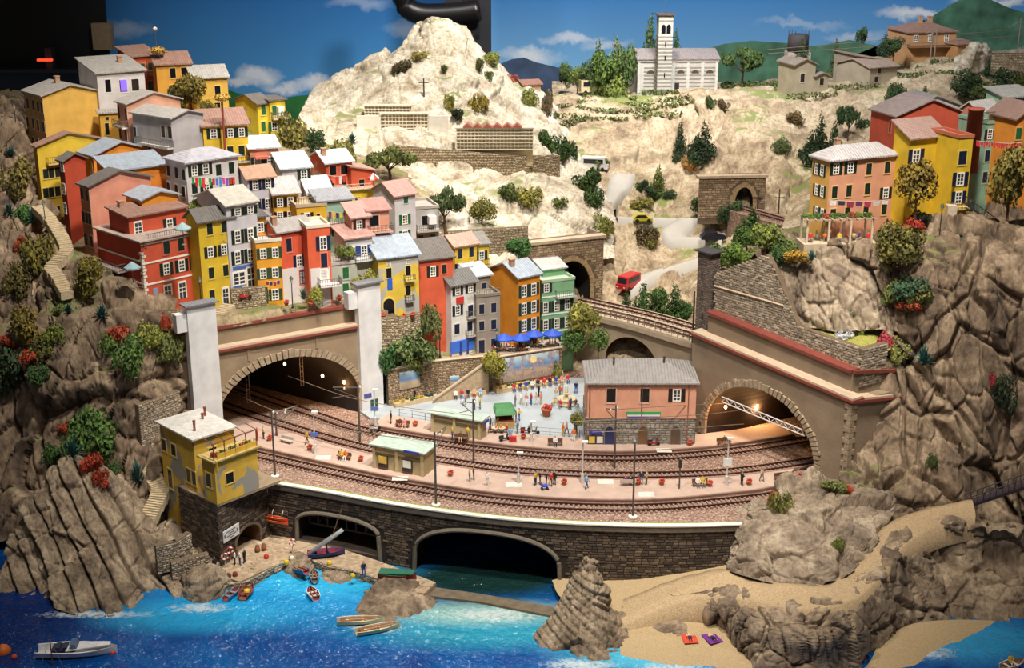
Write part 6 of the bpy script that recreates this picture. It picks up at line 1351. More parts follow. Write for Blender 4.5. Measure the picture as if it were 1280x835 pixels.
# ---- tunnel portals in the hillside
def hillportal(label, x0, x1, Y0, Y1, ytop, ybot, ax0, ax1, apex, m, depth=14, stones=BR_TAN, seed=70):
    a, b = P(x0, ybot, Y0), P(x1, ybot, Y1); cv_ = Curve([a, b]); z0 = min(a.z, b.z) - .5; z1 = P(x0, ytop, Y0).z
    ta_, tb_ = cv_.tpx(ax0, z0), cv_.tpx(ax1, z0); c = (ta_ + tb_) / 2; za = cv_.zpx(c, apex); op = dict(c=c, h=(tb_ - ta_) / 2, s=z0 + (za - z0) * .45, r=(za - z0) * .55, e=2.0)
    t = thing('tunnel_portal', label, 'tunnel'); t['kind'] = 'structure'
    mb = MB(); mason_face(cv_, 0, cv_.len, z0 - 1, z1, [op], mb, step=2, thick=2.5); mb.build('portal_face', MORT_T, t)
    bricks('stone_courses', cv_, 0, cv_.len, z0, z1 - .3, .8, .4, stones, t, [op], .8, seed=seed)
    coping('coping', cv_, -.3, cv_.len + .3, z1 - .3, .45, .35, 1.2, COPST, t, 3); voussoirs(cv_, op, 22, mat('a58c68', .9, .2, 2), t, .8, .2, z0)
    d = cv_.at(1)[1]; vault('tunnel_lining', cv_, op, depth, (-d.y, d.x), TUN, t, z0 - .5)
    MB().poly([cv_.out(cv_.len, 0, z0 - 1), cv_.out(cv_.len, -6, z0 - 1), cv_.out(cv_.len, -6, z1), cv_.out(cv_.len, 0, z1)]).build('end_wall', stones[1], t)
hillportal('stone tunnel portal at the upper end of the viaduct', 655, 753, 205.5, 211, 305, 382, 690, 737, 326, STONE, seed=71)
hillportal('small stone tunnel portal on the far hillside', 872, 955, 226, 227, 221, 268, 917, 940, 234, STONE, seed=72, depth=10)
bk = Curve([P(x, y, Y) for x, y, Y in ((925, 264, 227), (965, 272, 220), (1020, 282, 212))], 20)
zt2 = P(965, 272, 220).z
coping('trackbed', bk, 0, bk.len, zt2 - 7, 7.0, 2.6, 2.6, M_BALLAST, None, 12); struct(bpy.data.objects['trackbed'], 'short ballasted trackbed before the small hillside tunnel')
track(None, 'short railway track leaving the small hillside tunnel', 0, zt2, bk)
def fence(label, pts, h=1.1, n=40, name='railing_fence'):
    cv_ = Curve(pts, n); z = pts[0][2]; t = thing(name, label, 'fence')
    for zz in (h, h * .5): MB().tube([cv_.out(q, 0, z + zz) for q in np.linspace(0, cv_.len, n)], .03, 4).build('rail', mat('6a6058', .5), t)
    for q in np.linspace(0, cv_.len, int(cv_.len / 2) + 1): MB().tube([cv_.out(q, 0, z), cv_.out(q, 0, z + h)], .04, 4).build('post', mat('6a6058', .5), t)
fence('thin railing between the square and the station platform', [TC['back'].out(TC['back'].tpx(x), -6.3, .1) for x in (470, 540, 600, 660, 720)])
fence('thin railing along the village promenade above the tunnel', [LP.out(q, -1.9, zc + 3.0) for q in np.linspace(LP.len * .35, LP.len * .97, 6)])
# ================================================================== ROADS AND PLANTS
bake()
def road(label, pairs, n=24, lift=.85):
    def ctl(k): return [tuple(hit(*pr[k])) for pr in pairs]
    a = cat(ctl(0), n); b = cat(ctl(1), n); z = (a[:, 2] + b[:, 2]) / 2 + lift
    for _ in range(3): z[1:-1] = (z[:-2] + 2 * z[1:-1] + z[2:]) / 4
    a[:, 2] = z; b[:, 2] = z; g = np.stack([b - (0, 0, 2.5), b, b * .67 + a * .33, b * .33 + a * .67, a, a - (0, 0, 2.5)], 0)
    o = gridmesh('road', g, M_ROAD, smooth=False); struct(o, label); TERR.append(o); return o
road('upper stretch of the pale hillside road', [((764, 222), (794, 224)), ((759, 240), (788, 240)), ((754, 256), (777, 254)), ((751, 274), (770, 272))])
road('narrow level stretch of the hillside road with a small yellow car', [((770, 274), (772, 281)), ((800, 275), (800, 282)), ((840, 276), (838, 283)), ((872, 277), (858, 284))])
road('hairpin bend of the hillside road', [((876, 277), (850, 280)), ((868, 286), (828, 294)), ((858, 296), (832, 308)), ((880, 296), (868, 310)), ((906, 296), (902, 307))])
road('lowest stretch of the hillside road beside the red van', [((874, 324), (876, 334)), ((850, 330), (852, 342)), ((820, 338), (824, 352)), ((796, 348), (802, 364)), ((778, 360), (788, 376))])
bake()
def plant(cx, cy, w_, h_, kind, col, label, Y=None):
    by = cy + h_ * .42; p = P(cx, by, Y) if Y else hit(cx, by)
    if not Y and kind in 'tcp': p = hit(cx, cy + h_ / 2) - Vector((0, 0, .4))
    k = ppm(p); W, H = w_ / k / 2, h_ / k; rr = random.Random(int(cx * 7 + cy)); rz = rr.uniform(0, 6.28)
    if kind == 'b':
        o = link('bush', rr.choice(BUSH), None, p - Vector((0, 0, H * .12)), rz); o.scale = (W * 1.28, W * 1.28, H * 1.1); setmats(o, [leaf_mat(col)]); return tag(o, label, 'bush', 'shrubs of the miniature landscape')
    if kind == 'a':
        o = link('agave', rr.choice(AGV), None, p, rz); o.scale = (W, W, H); setmats(o, [leaf_mat(col)]); return tag(o, label, 'plant', 'agaves of the miniature landscape')
    nm = {'t': 'tree', 'c': 'conifer', 'p': 'pine_tree'}[kind]
    t = thing(nm, label, 'tree', p, rz, 'trees of the miniature landscape')
    me = rr.choice({'t': CROWN, 'c': CONE, 'p': UMB}[kind]); o = link('crown', me, t)
    if kind == 't': o.scale = (W * 1.25, W * 1.25, H * .72); o.location = (0, 0, H * .22)
    elif kind == 'c': o.scale = (W * 2.9, W * 2.9, H)
    else: o.scale = (W, W, H)
    setmats(o, [leaf_mat(col)])
    tk = MB(); r0 = max(.12, W * .07); tk.tube([(0, 0, -.6), (W * .05, 0, H * .25), (-W * .03, W * .04, H * .5), (0, 0, H * .75)], [r0, r0 * .8, r0 * .6, r0 * .3], 6)
    if kind != 'c':
        for q in range(4): an = q * 1.6; tk.tube([(0, 0, H * .38), (math.cos(an) * W * .5, math.sin(an) * W * .5, H * .66)], [r0 * .5, r0 * .2], 4)
    tk.build('trunk', mat('5a4030', .9, .25, 3), t); return t
OL, DG, GR, YG, RD, DK, AG = '6a6628', '2f4a22', '4a6a2a', '8a8a3a', 'a04424', '2a3c20', '2a5650'
for q in (
 (240, 122, 46, 44, 't', '6e6426', 'olive tree between the ochre and pale yellow hilltop houses', 219), (222, 118, 28, 26, 'b', '5a5a28', 'dark bush left of the olive tree on the hilltop', 219.5), (262, 135, 26, 24, 'b', OL, 'olive bush below the pale yellow hilltop house', 219),
 (366, 158, 44, 52, 'b', '76743a', 'tall olive bush right of the peeling yellow house'), (358, 130, 30, 26, 'b', '8a8a4a', 'pale bush behind the yellow annex'), (395, 178, 24, 36, 't', DG, 'small dark round tree left of the pale bushes'), (427, 186, 36, 34, 'b', '84863e', 'yellow green bush above the red orange cottage'), (440, 172, 24, 16, 'a', AG, 'agave on the ledge below the cemetery'),
 (487, 204, 66, 46, 'p', '5f6a34', 'wide spreading tree above the tall white house'), (556, 262, 50, 60, 'p', '4a5c34', 'bent pine beside the grey balcony house'), (603, 264, 36, 34, 't', '6e6e30', 'round shrub tree on the rock face above the tunnel'), (634, 236, 26, 24, 'b', '55652e', 'green shrub on the rock right of the long dry stone wall'), (660, 240, 36, 26, 'b', '8a8a3e', 'yellow shrub above the viaduct tunnel'), (648, 316, 34, 32, 't', '3f6a30', 'green tree beside the upper viaduct portal', 203), (700, 250, 20, 16, 'b', '60702e', 'small shrub on the rock above the tunnel portal'),
 (504, 81, 26, 16, 'b', '5a5438', 'brownish bush on the flank of the rocky peak'), (526, 66, 20, 10, 'b', '9a9240', 'low yellow tuft high on the rocky peak'), (555, 85, 10, 13, 't', '5a6a34', 'tiny tree on the ledge of the peak'), (599, 82, 13, 22, 't', '55602e', 'thin tree on the right ridge of the peak'), (611, 92, 13, 12, 'b', '55642a', 'small bush on the right ridge of the peak'), (617, 74, 26, 20, 't', '8a9440', 'light green tree behind the peak'), (562, 124, 14, 22, 'b', '92923e', 'upright yellow bush above the zigzag niche wall'), (598, 124, 26, 22, 'b', '94883a', 'golden bush on the shoulder of the peak'), (571, 142, 18, 18, 't', DK, 'small dark tree above the zigzag niche wall'), (660, 118, 24, 24, 'b', '7c8440', 'pale bush at the end of the peak ridge'), (684, 124, 16, 30, 'b', '6a5c40', 'brown twiggy bush right of the peak ridge'),
 (641, 96, 16, 12, 'b', 'a05a4a', 'reddish bush beside the small brown roofed hut'), (652, 88, 14, 18, 't', '4a6034', 'small tree left of the plateau grove'), (670, 90, 28, 34, 't', '55702f', 'leftmost tree of the plateau grove'), (689, 86, 32, 50, 't', '6a7c3a', 'tall tree in the middle of the plateau grove'), (707, 98, 24, 38, 't', '4c6430', 'right tree of the plateau grove'), (690, 104, 40, 26, 'b', '87904a', 'pale undergrowth of the plateau grove'),
 (737, 96, 26, 42, 't', '4a6030', 'leftmost tree beside the church'), (748, 82, 28, 66, 'c', '50682f', 'tall slim tree left of the church'), (769, 78, 26, 72, 'c', '6a7a36', 'tallest slim tree beside the church'), (784, 88, 28, 58, 't', '4c6430', 'tree close to the church wall'), (754, 92, 40, 54, 't', '56702f', 'broad tree between the slim trees by the church'), (722, 100, 22, 34, 't', '6a7c38', 'light tree left of the beige camper'), (760, 106, 44, 24, 'b', '66742f', 'bushes below the slim trees by the church'), (812, 64, 24, 76, 'c', '48602f', 'tall tree behind the bell tower left side', 284), (843, 72, 20, 60, 'c', '3f5a2c', 'tree behind the bell tower right side', 284),
 (927, 82, 54, 54, 'p', '48602e', 'spreading tree right of the church'), (1003, 62, 13, 28, 'c', '4a5a38', 'cypress beside the water tower', 258), (1043, 72, 16, 50, 'c', '4f5c34', 'tall cypress between the stone farmhouses'), (1077, 50, 16, 26, 't', '33502c', 'dark tree behind the two storey farmhouse', 262), (1105, 58, 18, 28, 'c', '2f4a2a', 'dark conifer before the far station house', 259), (1117, 62, 26, 24, 't', '355026', 'round dark tree before the far station house', 258),
 (850, 172, 17, 50, 'c', '2f4424', 'left dark cypress on the bare slope'), (880, 174, 30, 50, 'c', '2c4222', 'right broad dark conifer on the bare slope'), (868, 182, 20, 30, 'b', DK, 'dark bush between the two conifers'), (862, 202, 24, 18, 'b', 'a8803c', 'golden autumn bush below the two conifers'), (888, 126, 16, 16, 'b', '3f5426', 'dark bush on the cliff edge below the church'), (904, 130, 18, 16, 'b', '5a4a30', 'reddish bush on the cliff edge below the church'),
 (684, 172, 26, 26, 'b', '3f6028', 'green bush beside the zigzag niche wall'), (704, 180, 30, 30, 'b', '35521f', 'dark green bush right of the zigzag niche wall'), (735, 222, 40, 30, 'b', '3d5826', 'dark bush below the white camper van'), (742, 242, 26, 26, 'b', '44602a', 'bush left of the upper road'), (752, 276, 28, 30, 'b', '7d843c', 'yellow green bush at the road bend'), (803, 230, 18, 14, 'b', '2f4424', 'dark bush right of the upper road'), (823, 222, 20, 38, 'c', '6a7a34', 'light green conifer right of the upper road'), (815, 238, 22, 14, 'b', '324a24', 'dark bush below the light green conifer'), (836, 240, 16, 12, 'b', '355028', 'small dark bush right of the light green conifer'), (805, 250, 30, 16, 'b', '8e8c46', 'pale low bush above the yellow car'), (806, 288, 36, 22, 'b', '5a4e30', 'brown green thicket below the yellow car'), (812, 300, 20, 14, 'b', '7a7c3e', 'low bush below the brown thicket'), (750, 200, 22, 10, 'b', '5a7030', 'bush behind the white camper van'),
 (898, 244, 34, 52, 'c', '35522a', 'big dark conifer left of the small tunnel'), (880, 256, 30, 34, 't', '385626', 'dark tree beside the big conifer'), (915, 268, 36, 40, 't', '34502a', 'dark tree below the small tunnel'), (938, 276, 30, 46, 'c', '3c5a2a', 'conifer right of the small tunnel mouth'), (932, 300, 44, 40, 't', '4c6a2c', 'green tree above the brick tower'), (958, 298, 44, 42, 't', '6a7a34', 'yellow green tree above the retaining wall'), (915, 322, 44, 40, 't', '5c7a30', 'bright green tree behind the brick tower'), (945, 318, 36, 26, 'b', '5f7a30', 'bush at the top of the retaining wall'), (983, 305, 34, 28, 'b', '566a34', 'bush left of the pergola'), (896, 322, 26, 40, 't', '4f7030', 'tree just left behind the brick tower'),
 (782, 378, 20, 36, 'c', '34522a', 'leftmost conifer behind the viaduct'), (803, 372, 28, 50, 'c', '3c5e2c', 'second conifer behind the viaduct'), (822, 378, 26, 44, 't', '47682e', 'leafy tree among the conifers behind the viaduct'), (843, 374, 28, 50, 'c', '40602c', 'fourth conifer behind the viaduct'), (856, 388, 22, 30, 't', '3f5e2a', 'rightmost tree behind the viaduct'), (828, 394, 40, 16, 'b', '4a6a30', 'low hedge along the viaduct'),
 (1012, 180, 26, 40, 'c', '2c4624', 'left conifer of the dark clump on the right slope'), (1024, 168, 22, 60, 'c', '2a4422', 'tallest conifer of the dark clump on the right slope'), (1042, 174, 20, 54, 'c', '2d4824', 'right conifer of the dark clump on the right slope'), (1026, 188, 50, 22, 'b', '2b4020', 'dark undergrowth of the right slope clump'), (975, 178, 22, 22, 'b', '5a6a3c', 'grey green bush left of the dark clump'), (992, 144, 24, 18, 'b', '6a5a34', 'brown bush at the edge of the terraces'), (1060, 152, 30, 48, 'p', '33502a', 'umbrella pine on the right slope'), (1080, 152, 18, 16, 'b', '35502a', 'small dark bush right of the umbrella pine'), (1119, 113, 24, 22, 'b', '38522a', 'dark bush below the stone farm wing'), (1155, 114, 14, 22, 'c', '30482a', 'small conifer above the red gable'), (1140, 122, 16, 12, 'b', '3a5428', 'low bush above the white gabled house'),
 (1206, 108, 40, 40, 't', '2f4826', 'leftmost dark tree of the right edge grove'), (1236, 82, 20, 26, 'c', '2c4424', 'conifer beside the pale boulder'), (1228, 118, 34, 32, 't', '4a5c2c', 'olive tree in the right edge grove'), (1255, 104, 40, 36, 't', '32482a', 'dark tree at the right edge of the ridge'), (1275, 112, 26, 40, 't', '56602c', 'olive tree at the very right edge'), (1215, 132, 30, 20, 'b', '3a4c26', 'dark bush behind the pink right house'),
 (1144, 246, 58, 72, 't', '7e6e2c', 'olive brown tree before the yellow house', 172.5), (1258, 242, 56, 100, 't', '7c7434', 'big olive tree right of the outside stair', 171), (1150, 268, 24, 18, 'b', '2f3a28', 'dark bush under the olive brown tree', 173.5), (1142, 278, 26, 20, 'b', 'a83c2c', 'red flowering bush before the yellow house', 172), (1228, 288, 70, 18, 'b', '34452a', 'dark hedge below the outside stair', 171.5),
 (1116, 322, 64, 70, 't', '62602a', 'large dark tree on the cliff edge', 165.5), (1140, 352, 44, 30, 'b', '3a5a3c', 'blue green bush below the large cliff edge tree'), (1150, 368, 34, 30, 'b', '6a7038', 'olive bush on the right cliff'), (1142, 378, 34, 16, 'b', 'a0482c', 'rusty red bush on the right cliff'), (1118, 362, 30, 30, 'b', '66703a', 'green bush above the grass ledge'), (998, 318, 30, 16, 'b', 'b8983c', 'golden bush at the cliff edge left of the pergola', 171), (1014, 318, 22, 20, 'a', '4a7a70', 'agave at the cliff edge before the pergola', 169.5), (970, 312, 24, 22, 'b', '3f6032', 'dark green bush at the top of the rock slabs', 173), (1062, 398, 18, 36, 'c', '4a7a34', 'small light conifer on the grass ledge'), (1056, 416, 22, 12, 'b', 'c8ccd0', 'white flowering bush on the grass ledge'), (1072, 412, 14, 14, 'b', '6a7a34', 'small green bush beside the white flowers'), (1104, 422, 22, 22, 'b', 'b04450', 'rose red flowers at the end of the ledge'), (1122, 432, 34, 30, 'b', '7c8444', 'pale green bush on the cliff below the ledge'), (1154, 442, 34, 34, 'a', '245a54', 'dark teal agave on the right cliff'), (1252, 478, 34, 50, 'b', '2c3a22', 'dark bush in the gully of the right cliff'), (1238, 470, 14, 14, 'b', 'a03038', 'red flower in the gully of the right cliff'), (1165, 572, 16, 20, 'b', '4a5a2c', 'small green tuft low on the right cliff'),
 (617, 466, 40, 44, 't', '8c8a36', 'round yellow green tree on the square below the mural', 189), (728, 408, 44, 50, 't', '8a8c40', 'light green tree right of the pale green house', 197), (718, 434, 36, 36, 't', '4f7034', 'dark tree above the mural right end', 196), (748, 432, 26, 36, 't', '5c7838', 'green tree behind the station roof', 196), (697, 462, 14, 34, 'b', '7a7c3c', 'climbing plant at the right end of the mural', 195), (487, 458, 34, 52, 't', '3f6a34', 'green tree beside the right white pillar', 185), (515, 424, 54, 36, 'b', '5f7440', 'broad bush below the peeling yellow house', 186), (520, 448, 30, 26, 'b', '6a7438', 'hanging bush above the small coastal mural', 187.5), (536, 396, 28, 40, 'b', '5a6434', 'bush between the orange and white houses', 189), (456, 346, 30, 26, 'b', '8a8e3a', 'light green bush behind the right white pillar', 186), (721, 528, 18, 24, 't', '7a7e3a', 'small tree at the left corner of the station', 172),
 (432, 310, 22, 20, 'b', '6a7a34', 'roof terrace plants beside the small white house', 186.2), (380, 366, 22, 20, 'a', '4a6a54', 'agave before the red and white house', 180.5), (394, 366, 18, 20, 'b', '8a9038', 'yellow green bush before the red and white house', 180.6), (245, 255, 24, 14, 'b', '7c8a40', 'vine on the terrace below the laundry house', 187),
 (114, 362, 44, 66, 't', '77702c', 'olive tree left of the large red house', 172), (48, 308, 44, 58, 'b', '6e6a2c', 'olive thicket beside the stairway'), (26, 300, 16, 20, 'b', 'a85030', 'rusty bush beside the olive thicket'), (24, 214, 44, 44, 'b', '726a34', 'olive bush at the left edge above the stairway'), (14, 188, 26, 14, 'a', '3a5f58', 'agave on the pale rock at the left edge'), (12, 260, 26, 20, 'a', AG, 'agave at the top of the left stairway'), (32, 262, 28, 26, 'b', '4f7a3c', 'green bush at the top of the left stairway'), (40, 268, 20, 26, 'a', AG, 'second agave at the top of the left stairway'), (20, 345, 36, 40, 'b', '605a2c', 'dark olive bush at the left edge'),
 (40, 402, 56, 52, 'b', '726628', 'brown olive thicket on the left cliff'), (66, 412, 30, 26, 'b', '66742e', 'green bush right of the brown thicket'), (55, 432, 34, 30, 'b', '5a5c2a', 'dark bush under the brown thicket'), (18, 450, 50, 56, 'b', '34482a', 'dark green bush at the left edge of the cliff'), (38, 442, 24, 16, 'b', RD, 'rusty red bush on the left cliff'), (48, 462, 28, 26, 'b', '3c5a2a', 'green bush under the rusty one on the left cliff'), (10, 424, 20, 14, 'b', 'a8482c', 'small rusty bush at the left cliff edge'), (86, 384, 20, 16, 'a', AG, 'left agave below the olive tree'), (128, 388, 30, 24, 'a', AG, 'right agave below the large red house'), (75, 385, 20, 16, 'b', '5f7034', 'small bush on the stone wall end'),
 (150, 412, 28, 26, 'b', 'a04224', 'red bush on the cliff below the red house'), (137, 424, 24, 26, 'b', '5a7434', 'green bush left of the red bush'), (162, 436, 46, 44, 'b', '4f6e30', 'large green bush hanging over the left cliff'), (186, 412, 34, 32, 'b', '7c8438', 'light green bush over the left cliff'), (178, 404, 18, 14, 'a', 'b0502c', 'orange red agave on the left cliff'), (206, 398, 14, 24, 'b', 'a04428', 'small red bush near the left pillar'), (208, 424, 34, 40, 'b', '667038', 'olive bush beside the left pillar'),
 (112, 532, 60, 54, 'b', '4a6a2c', 'big green bush on the cliff above the headland'), (92, 558, 34, 36, 'a', '1f5048', 'dark teal agave above the headland'), (66, 560, 24, 26, 'b', '3a5a28', 'small dark bush above the headland'), (80, 532, 18, 14, 'b', RD, 'small rusty tuft left of the big green bush'), (116, 574, 28, 24, 'b', 'a84226', 'bright rusty bush on top of the headland'), (126, 592, 24, 22, 'b', '9a3c22', 'darker rusty bush on top of the headland'), (142, 582, 18, 20, 'b', '42602c', 'green tuft beside the rusty bushes'), (172, 588, 30, 38, 'a', '1f4a44', 'dark agave beside the waterside stairs'),
 (976, 622, 28, 40, 'b', '76783c', 'grassy bush at the left end of the craggy outcrop'), (966, 618, 16, 16, 'b', 'b0522c', 'orange flowers on the craggy outcrop'), (1046, 606, 36, 14, 'b', '6a7438', 'low green bush on top of the craggy outcrop'), (1062, 610, 12, 10, 'b', 'b0502c', 'small orange flowers on top of the craggy outcrop'), (1046, 676, 16, 16, 'b', '76803c', 'grass tuft on the right side of the outcrop')):
    plant(*q)
# vines on the terraces
def vines(label, pts):
    q = [hit(x, y) for x, y in pts]; c = cat([tuple(p) for p in q], max(6, int(sum((q[i + 1] - q[i]).length for i in range(len(q) - 1)) / .8)))
    r = np.random.RandomState(int(pts[0][0])); cl_ = [(p[0], p[1], p[2] + .35, r.uniform(.4, .65), r.uniform(.4, .7)) for p in c]
    me = foliage('vine_row', cl_, len(cl_) * 26, .24, 5); o = link('vine_row', me); setmats(o, [leaf_mat('5a6a30')]); tag(o, label, 'vines', 'rows of vines on the terraces', 'stuff')
for lb, pts in (('row of vines just below the church left of the tower', [(731, 122), (793, 125)]), ('long curved second row of vines below the church', [(723, 129.5), (795, 133), (861, 123)]), ('third row of vines at the left of the terraces', [(698, 134.6), (740, 139), (788, 142)]), ('short row of vines at the right of the terraces', [(796, 139.6), (864, 129.6)]), ('lowest right row of vines on the terraces', [(795, 146), (851, 144.7)]), ('short row of vines at the left end of the terraces', [(694, 146), (735.6, 148.5)]), ('lowest left row of vines on the terraces', [(701.6, 157), (740.6, 151), (783, 152)]), ('hedge of vines at the foot of the church', [(797, 118), (846, 117.5)]),
 ('highest vine row right of the church', [(902, 108), (985, 106)]), ('second vine row right of the church', [(905, 111), (985, 109)]), ('front vine row before the small farmhouse', [(970, 113), (1045, 112)]), ('lower vine row before the small farmhouse', [(985, 123), (1044, 119.5)]), ('vine row before the two storey farmhouse', [(1050.5, 111), (1097, 109.5)]), ('middle vine row below the far station house', [(1146, 88), (1224, 84)]), ('upper vine row below the far station house', [(1164, 80), (1199, 78)]), ('lower vine row below the far station house', [(1126, 97), (1199, 92)])): vines(lb, pts)
lowp = [hit(x, y) for x, y in ((1190, 88), (1205, 92), (1232, 92), (1244, 84), (1236, 72), (1206, 72))]
o = ringrock('boulder', [p - Vector((0, 0, 1)) for p in lowp], P(1222, 52, 254), [(0, 1), (.5, .85), (.85, .5), (1, .2), (1, .02)], 50, 30, M_PALE, dp(.4, (2, 2, 2), (0, 0), 141)); tag(o, 'pale boulder right of the far station house', 'rock')
# ================================================================== PEOPLE
def personmesh(pose):
    J = {'pelvis': (0, 0, .95), 'waist': (0, 0, 1.12), 'chest': (0, 0, 1.32), 'neck': (0, 0, 1.5), 'head': (0, -.01, 1.6), 'crown': (0, 0, 1.74)}
    def limb(s):
        a = {'stand': [(s * .1, 0, .88), (s * .11, -.01, .5), (s * .12, 0, .09), (s * .13, -.13, .04)], 'walk': [(s * .1, 0, .88), (s * .1, -.14 * s - .04, .5), (s * .1, -.26 * s, .1), (s * .1, -.26 * s - .12, .05)],
             'sit': [(s * .12, -.08, .5), (s * .13, -.46, .5), (s * .13, -.48, .1), (s * .13, -.6, .05)]}[pose if pose in ('walk', 'sit') else 'stand']
        b = {'stand': [(s * .2, 0, 1.4), (s * .27, .02, 1.12), (s * .27, -.06, .86), (s * .27, -.08, .76)], 'walk': [(s * .2, 0, 1.4), (s * .26, .1 * s, 1.13), (s * .25, .12 * s - .1, .9), (s * .25, .12 * s - .14, .8)],
             'sit': [(s * .2, 0, .98), (s * .26, -.06, .72), (s * .2, -.28, .6), (s * .18, -.36, .58)], 'hold': [(s * .2, 0, 1.4), (s * .27, -.03, 1.14), (s * .16, -.26, 1.16), (s * .1, -.33, 1.2)]}[pose]
        return a, b
    dz = -.43 if pose == 'sit' else 0
    V = [(x, y, z + dz) for x, y, z in J.values()]; E = [(0, 1), (1, 2), (2, 3), (3, 4), (4, 5)]; Rr = [.15, .14, .17, .062, .1, .085]
    for s in (-1, 1):
        a, b = limb(s); k = len(V); V += a; Rr += [.1, .072, .05, .045]; E += [(0, k), (k, k + 1), (k + 1, k + 2), (k + 2, k + 3)]
        k = len(V); V += b; Rr += [.07, .05, .04, .038]; E += [(2, k), (k, k + 1), (k + 1, k + 2), (k + 2, k + 3)]
    me = bpy.data.meshes.new('person_' + pose); me.from_pydata(V, E, []); o = bpy.data.objects.new('tmp', me); COL.objects.link(o)
    o.modifiers.new('Skin', 'SKIN'); sl = me.skin_vertices[0].data
    for i, r in enumerate(Rr): sl[i].radius = (r * (1.25 if i in (0, 1, 2) else 1), r); sl[i].use_root = (i == 0)
    sd = o.modifiers.new('Sub', 'SUBSURF'); sd.levels = 1; sd.render_levels = 1
    dg = bpy.context.evaluated_depsgraph_get(); out = bpy.data.meshes.new_from_object(o.evaluated_get(dg)); bpy.data.objects.remove(o); out.name = 'person'
    out.materials.clear()
    for _ in range(5): out.materials.append(WHITE_T)
    for p in out.polygons:
        c = p.center; z = c.z - dz; m = 1
        if z > 1.5: m = 3 if (z > 1.66 or (c.y > .03 and z > 1.55)) else 0
        elif (abs(c.x) > .2 and z < .88 + (0 if pose != 'hold' else .3) and pose in ('stand', 'walk')) or (pose == 'hold' and c.y < -.27) or (pose == 'sit' and c.y < -.31 and z > .98 and abs(c.x) < .3 and c.z > .55): m = 0
        elif (pose == 'sit' and (c.z < .46 or c.y < -.2) and c.z < .62) or (pose != 'sit' and z < .98): m = 2
        if c.z < .08: m = 4
        p.material_index = m; p.use_smooth = True
    return out
PM = {k: personmesh(k) for k in ('stand', 'walk', 'sit', 'hold')}
SKIN = [mat('d8a888', .7, .05), mat('c08c6a', .7, .05)]; HAIR = [mat('2a1c14'), mat('5a3a20'), mat('b08a4a'), mat('807870')]; SHOE = mat('1e1a18')
CN = {'black': '17171b', 'white': 'e4e2dc', 'red': 'b8302a', 'blue': '2a4a9a', 'navy': '1c2444', 'yellow': 'd0b040', 'orange': 'd06a2c', 'green': '3f6a40', 'grey': '77767a', 'pink': 'd08a90', 'purple': '7a3a7a', 'beige': 'c4ac88', 'brown': '5a4030', 'lightblue': '8ab0d0'}
def person(px, py, z, pose, top, low, label, rz=None, group=None, Y=None):
    p = P(px, py, Y) if Y else G(px, py, z); rr = random.Random(int(px * 13 + py * 7)); o = link('person', PM[pose], None, p, rr.uniform(-2.5, 2.5) if rz is None else rz)
    o.scale = (1.12,) * 3; setmats(o, [rr.choice(SKIN), mat(CN[top], .8, .1), mat(CN[low], .8, .1), rr.choice(HAIR), SHOE]); return tag(o, label, 'person', group)
PZ = .1
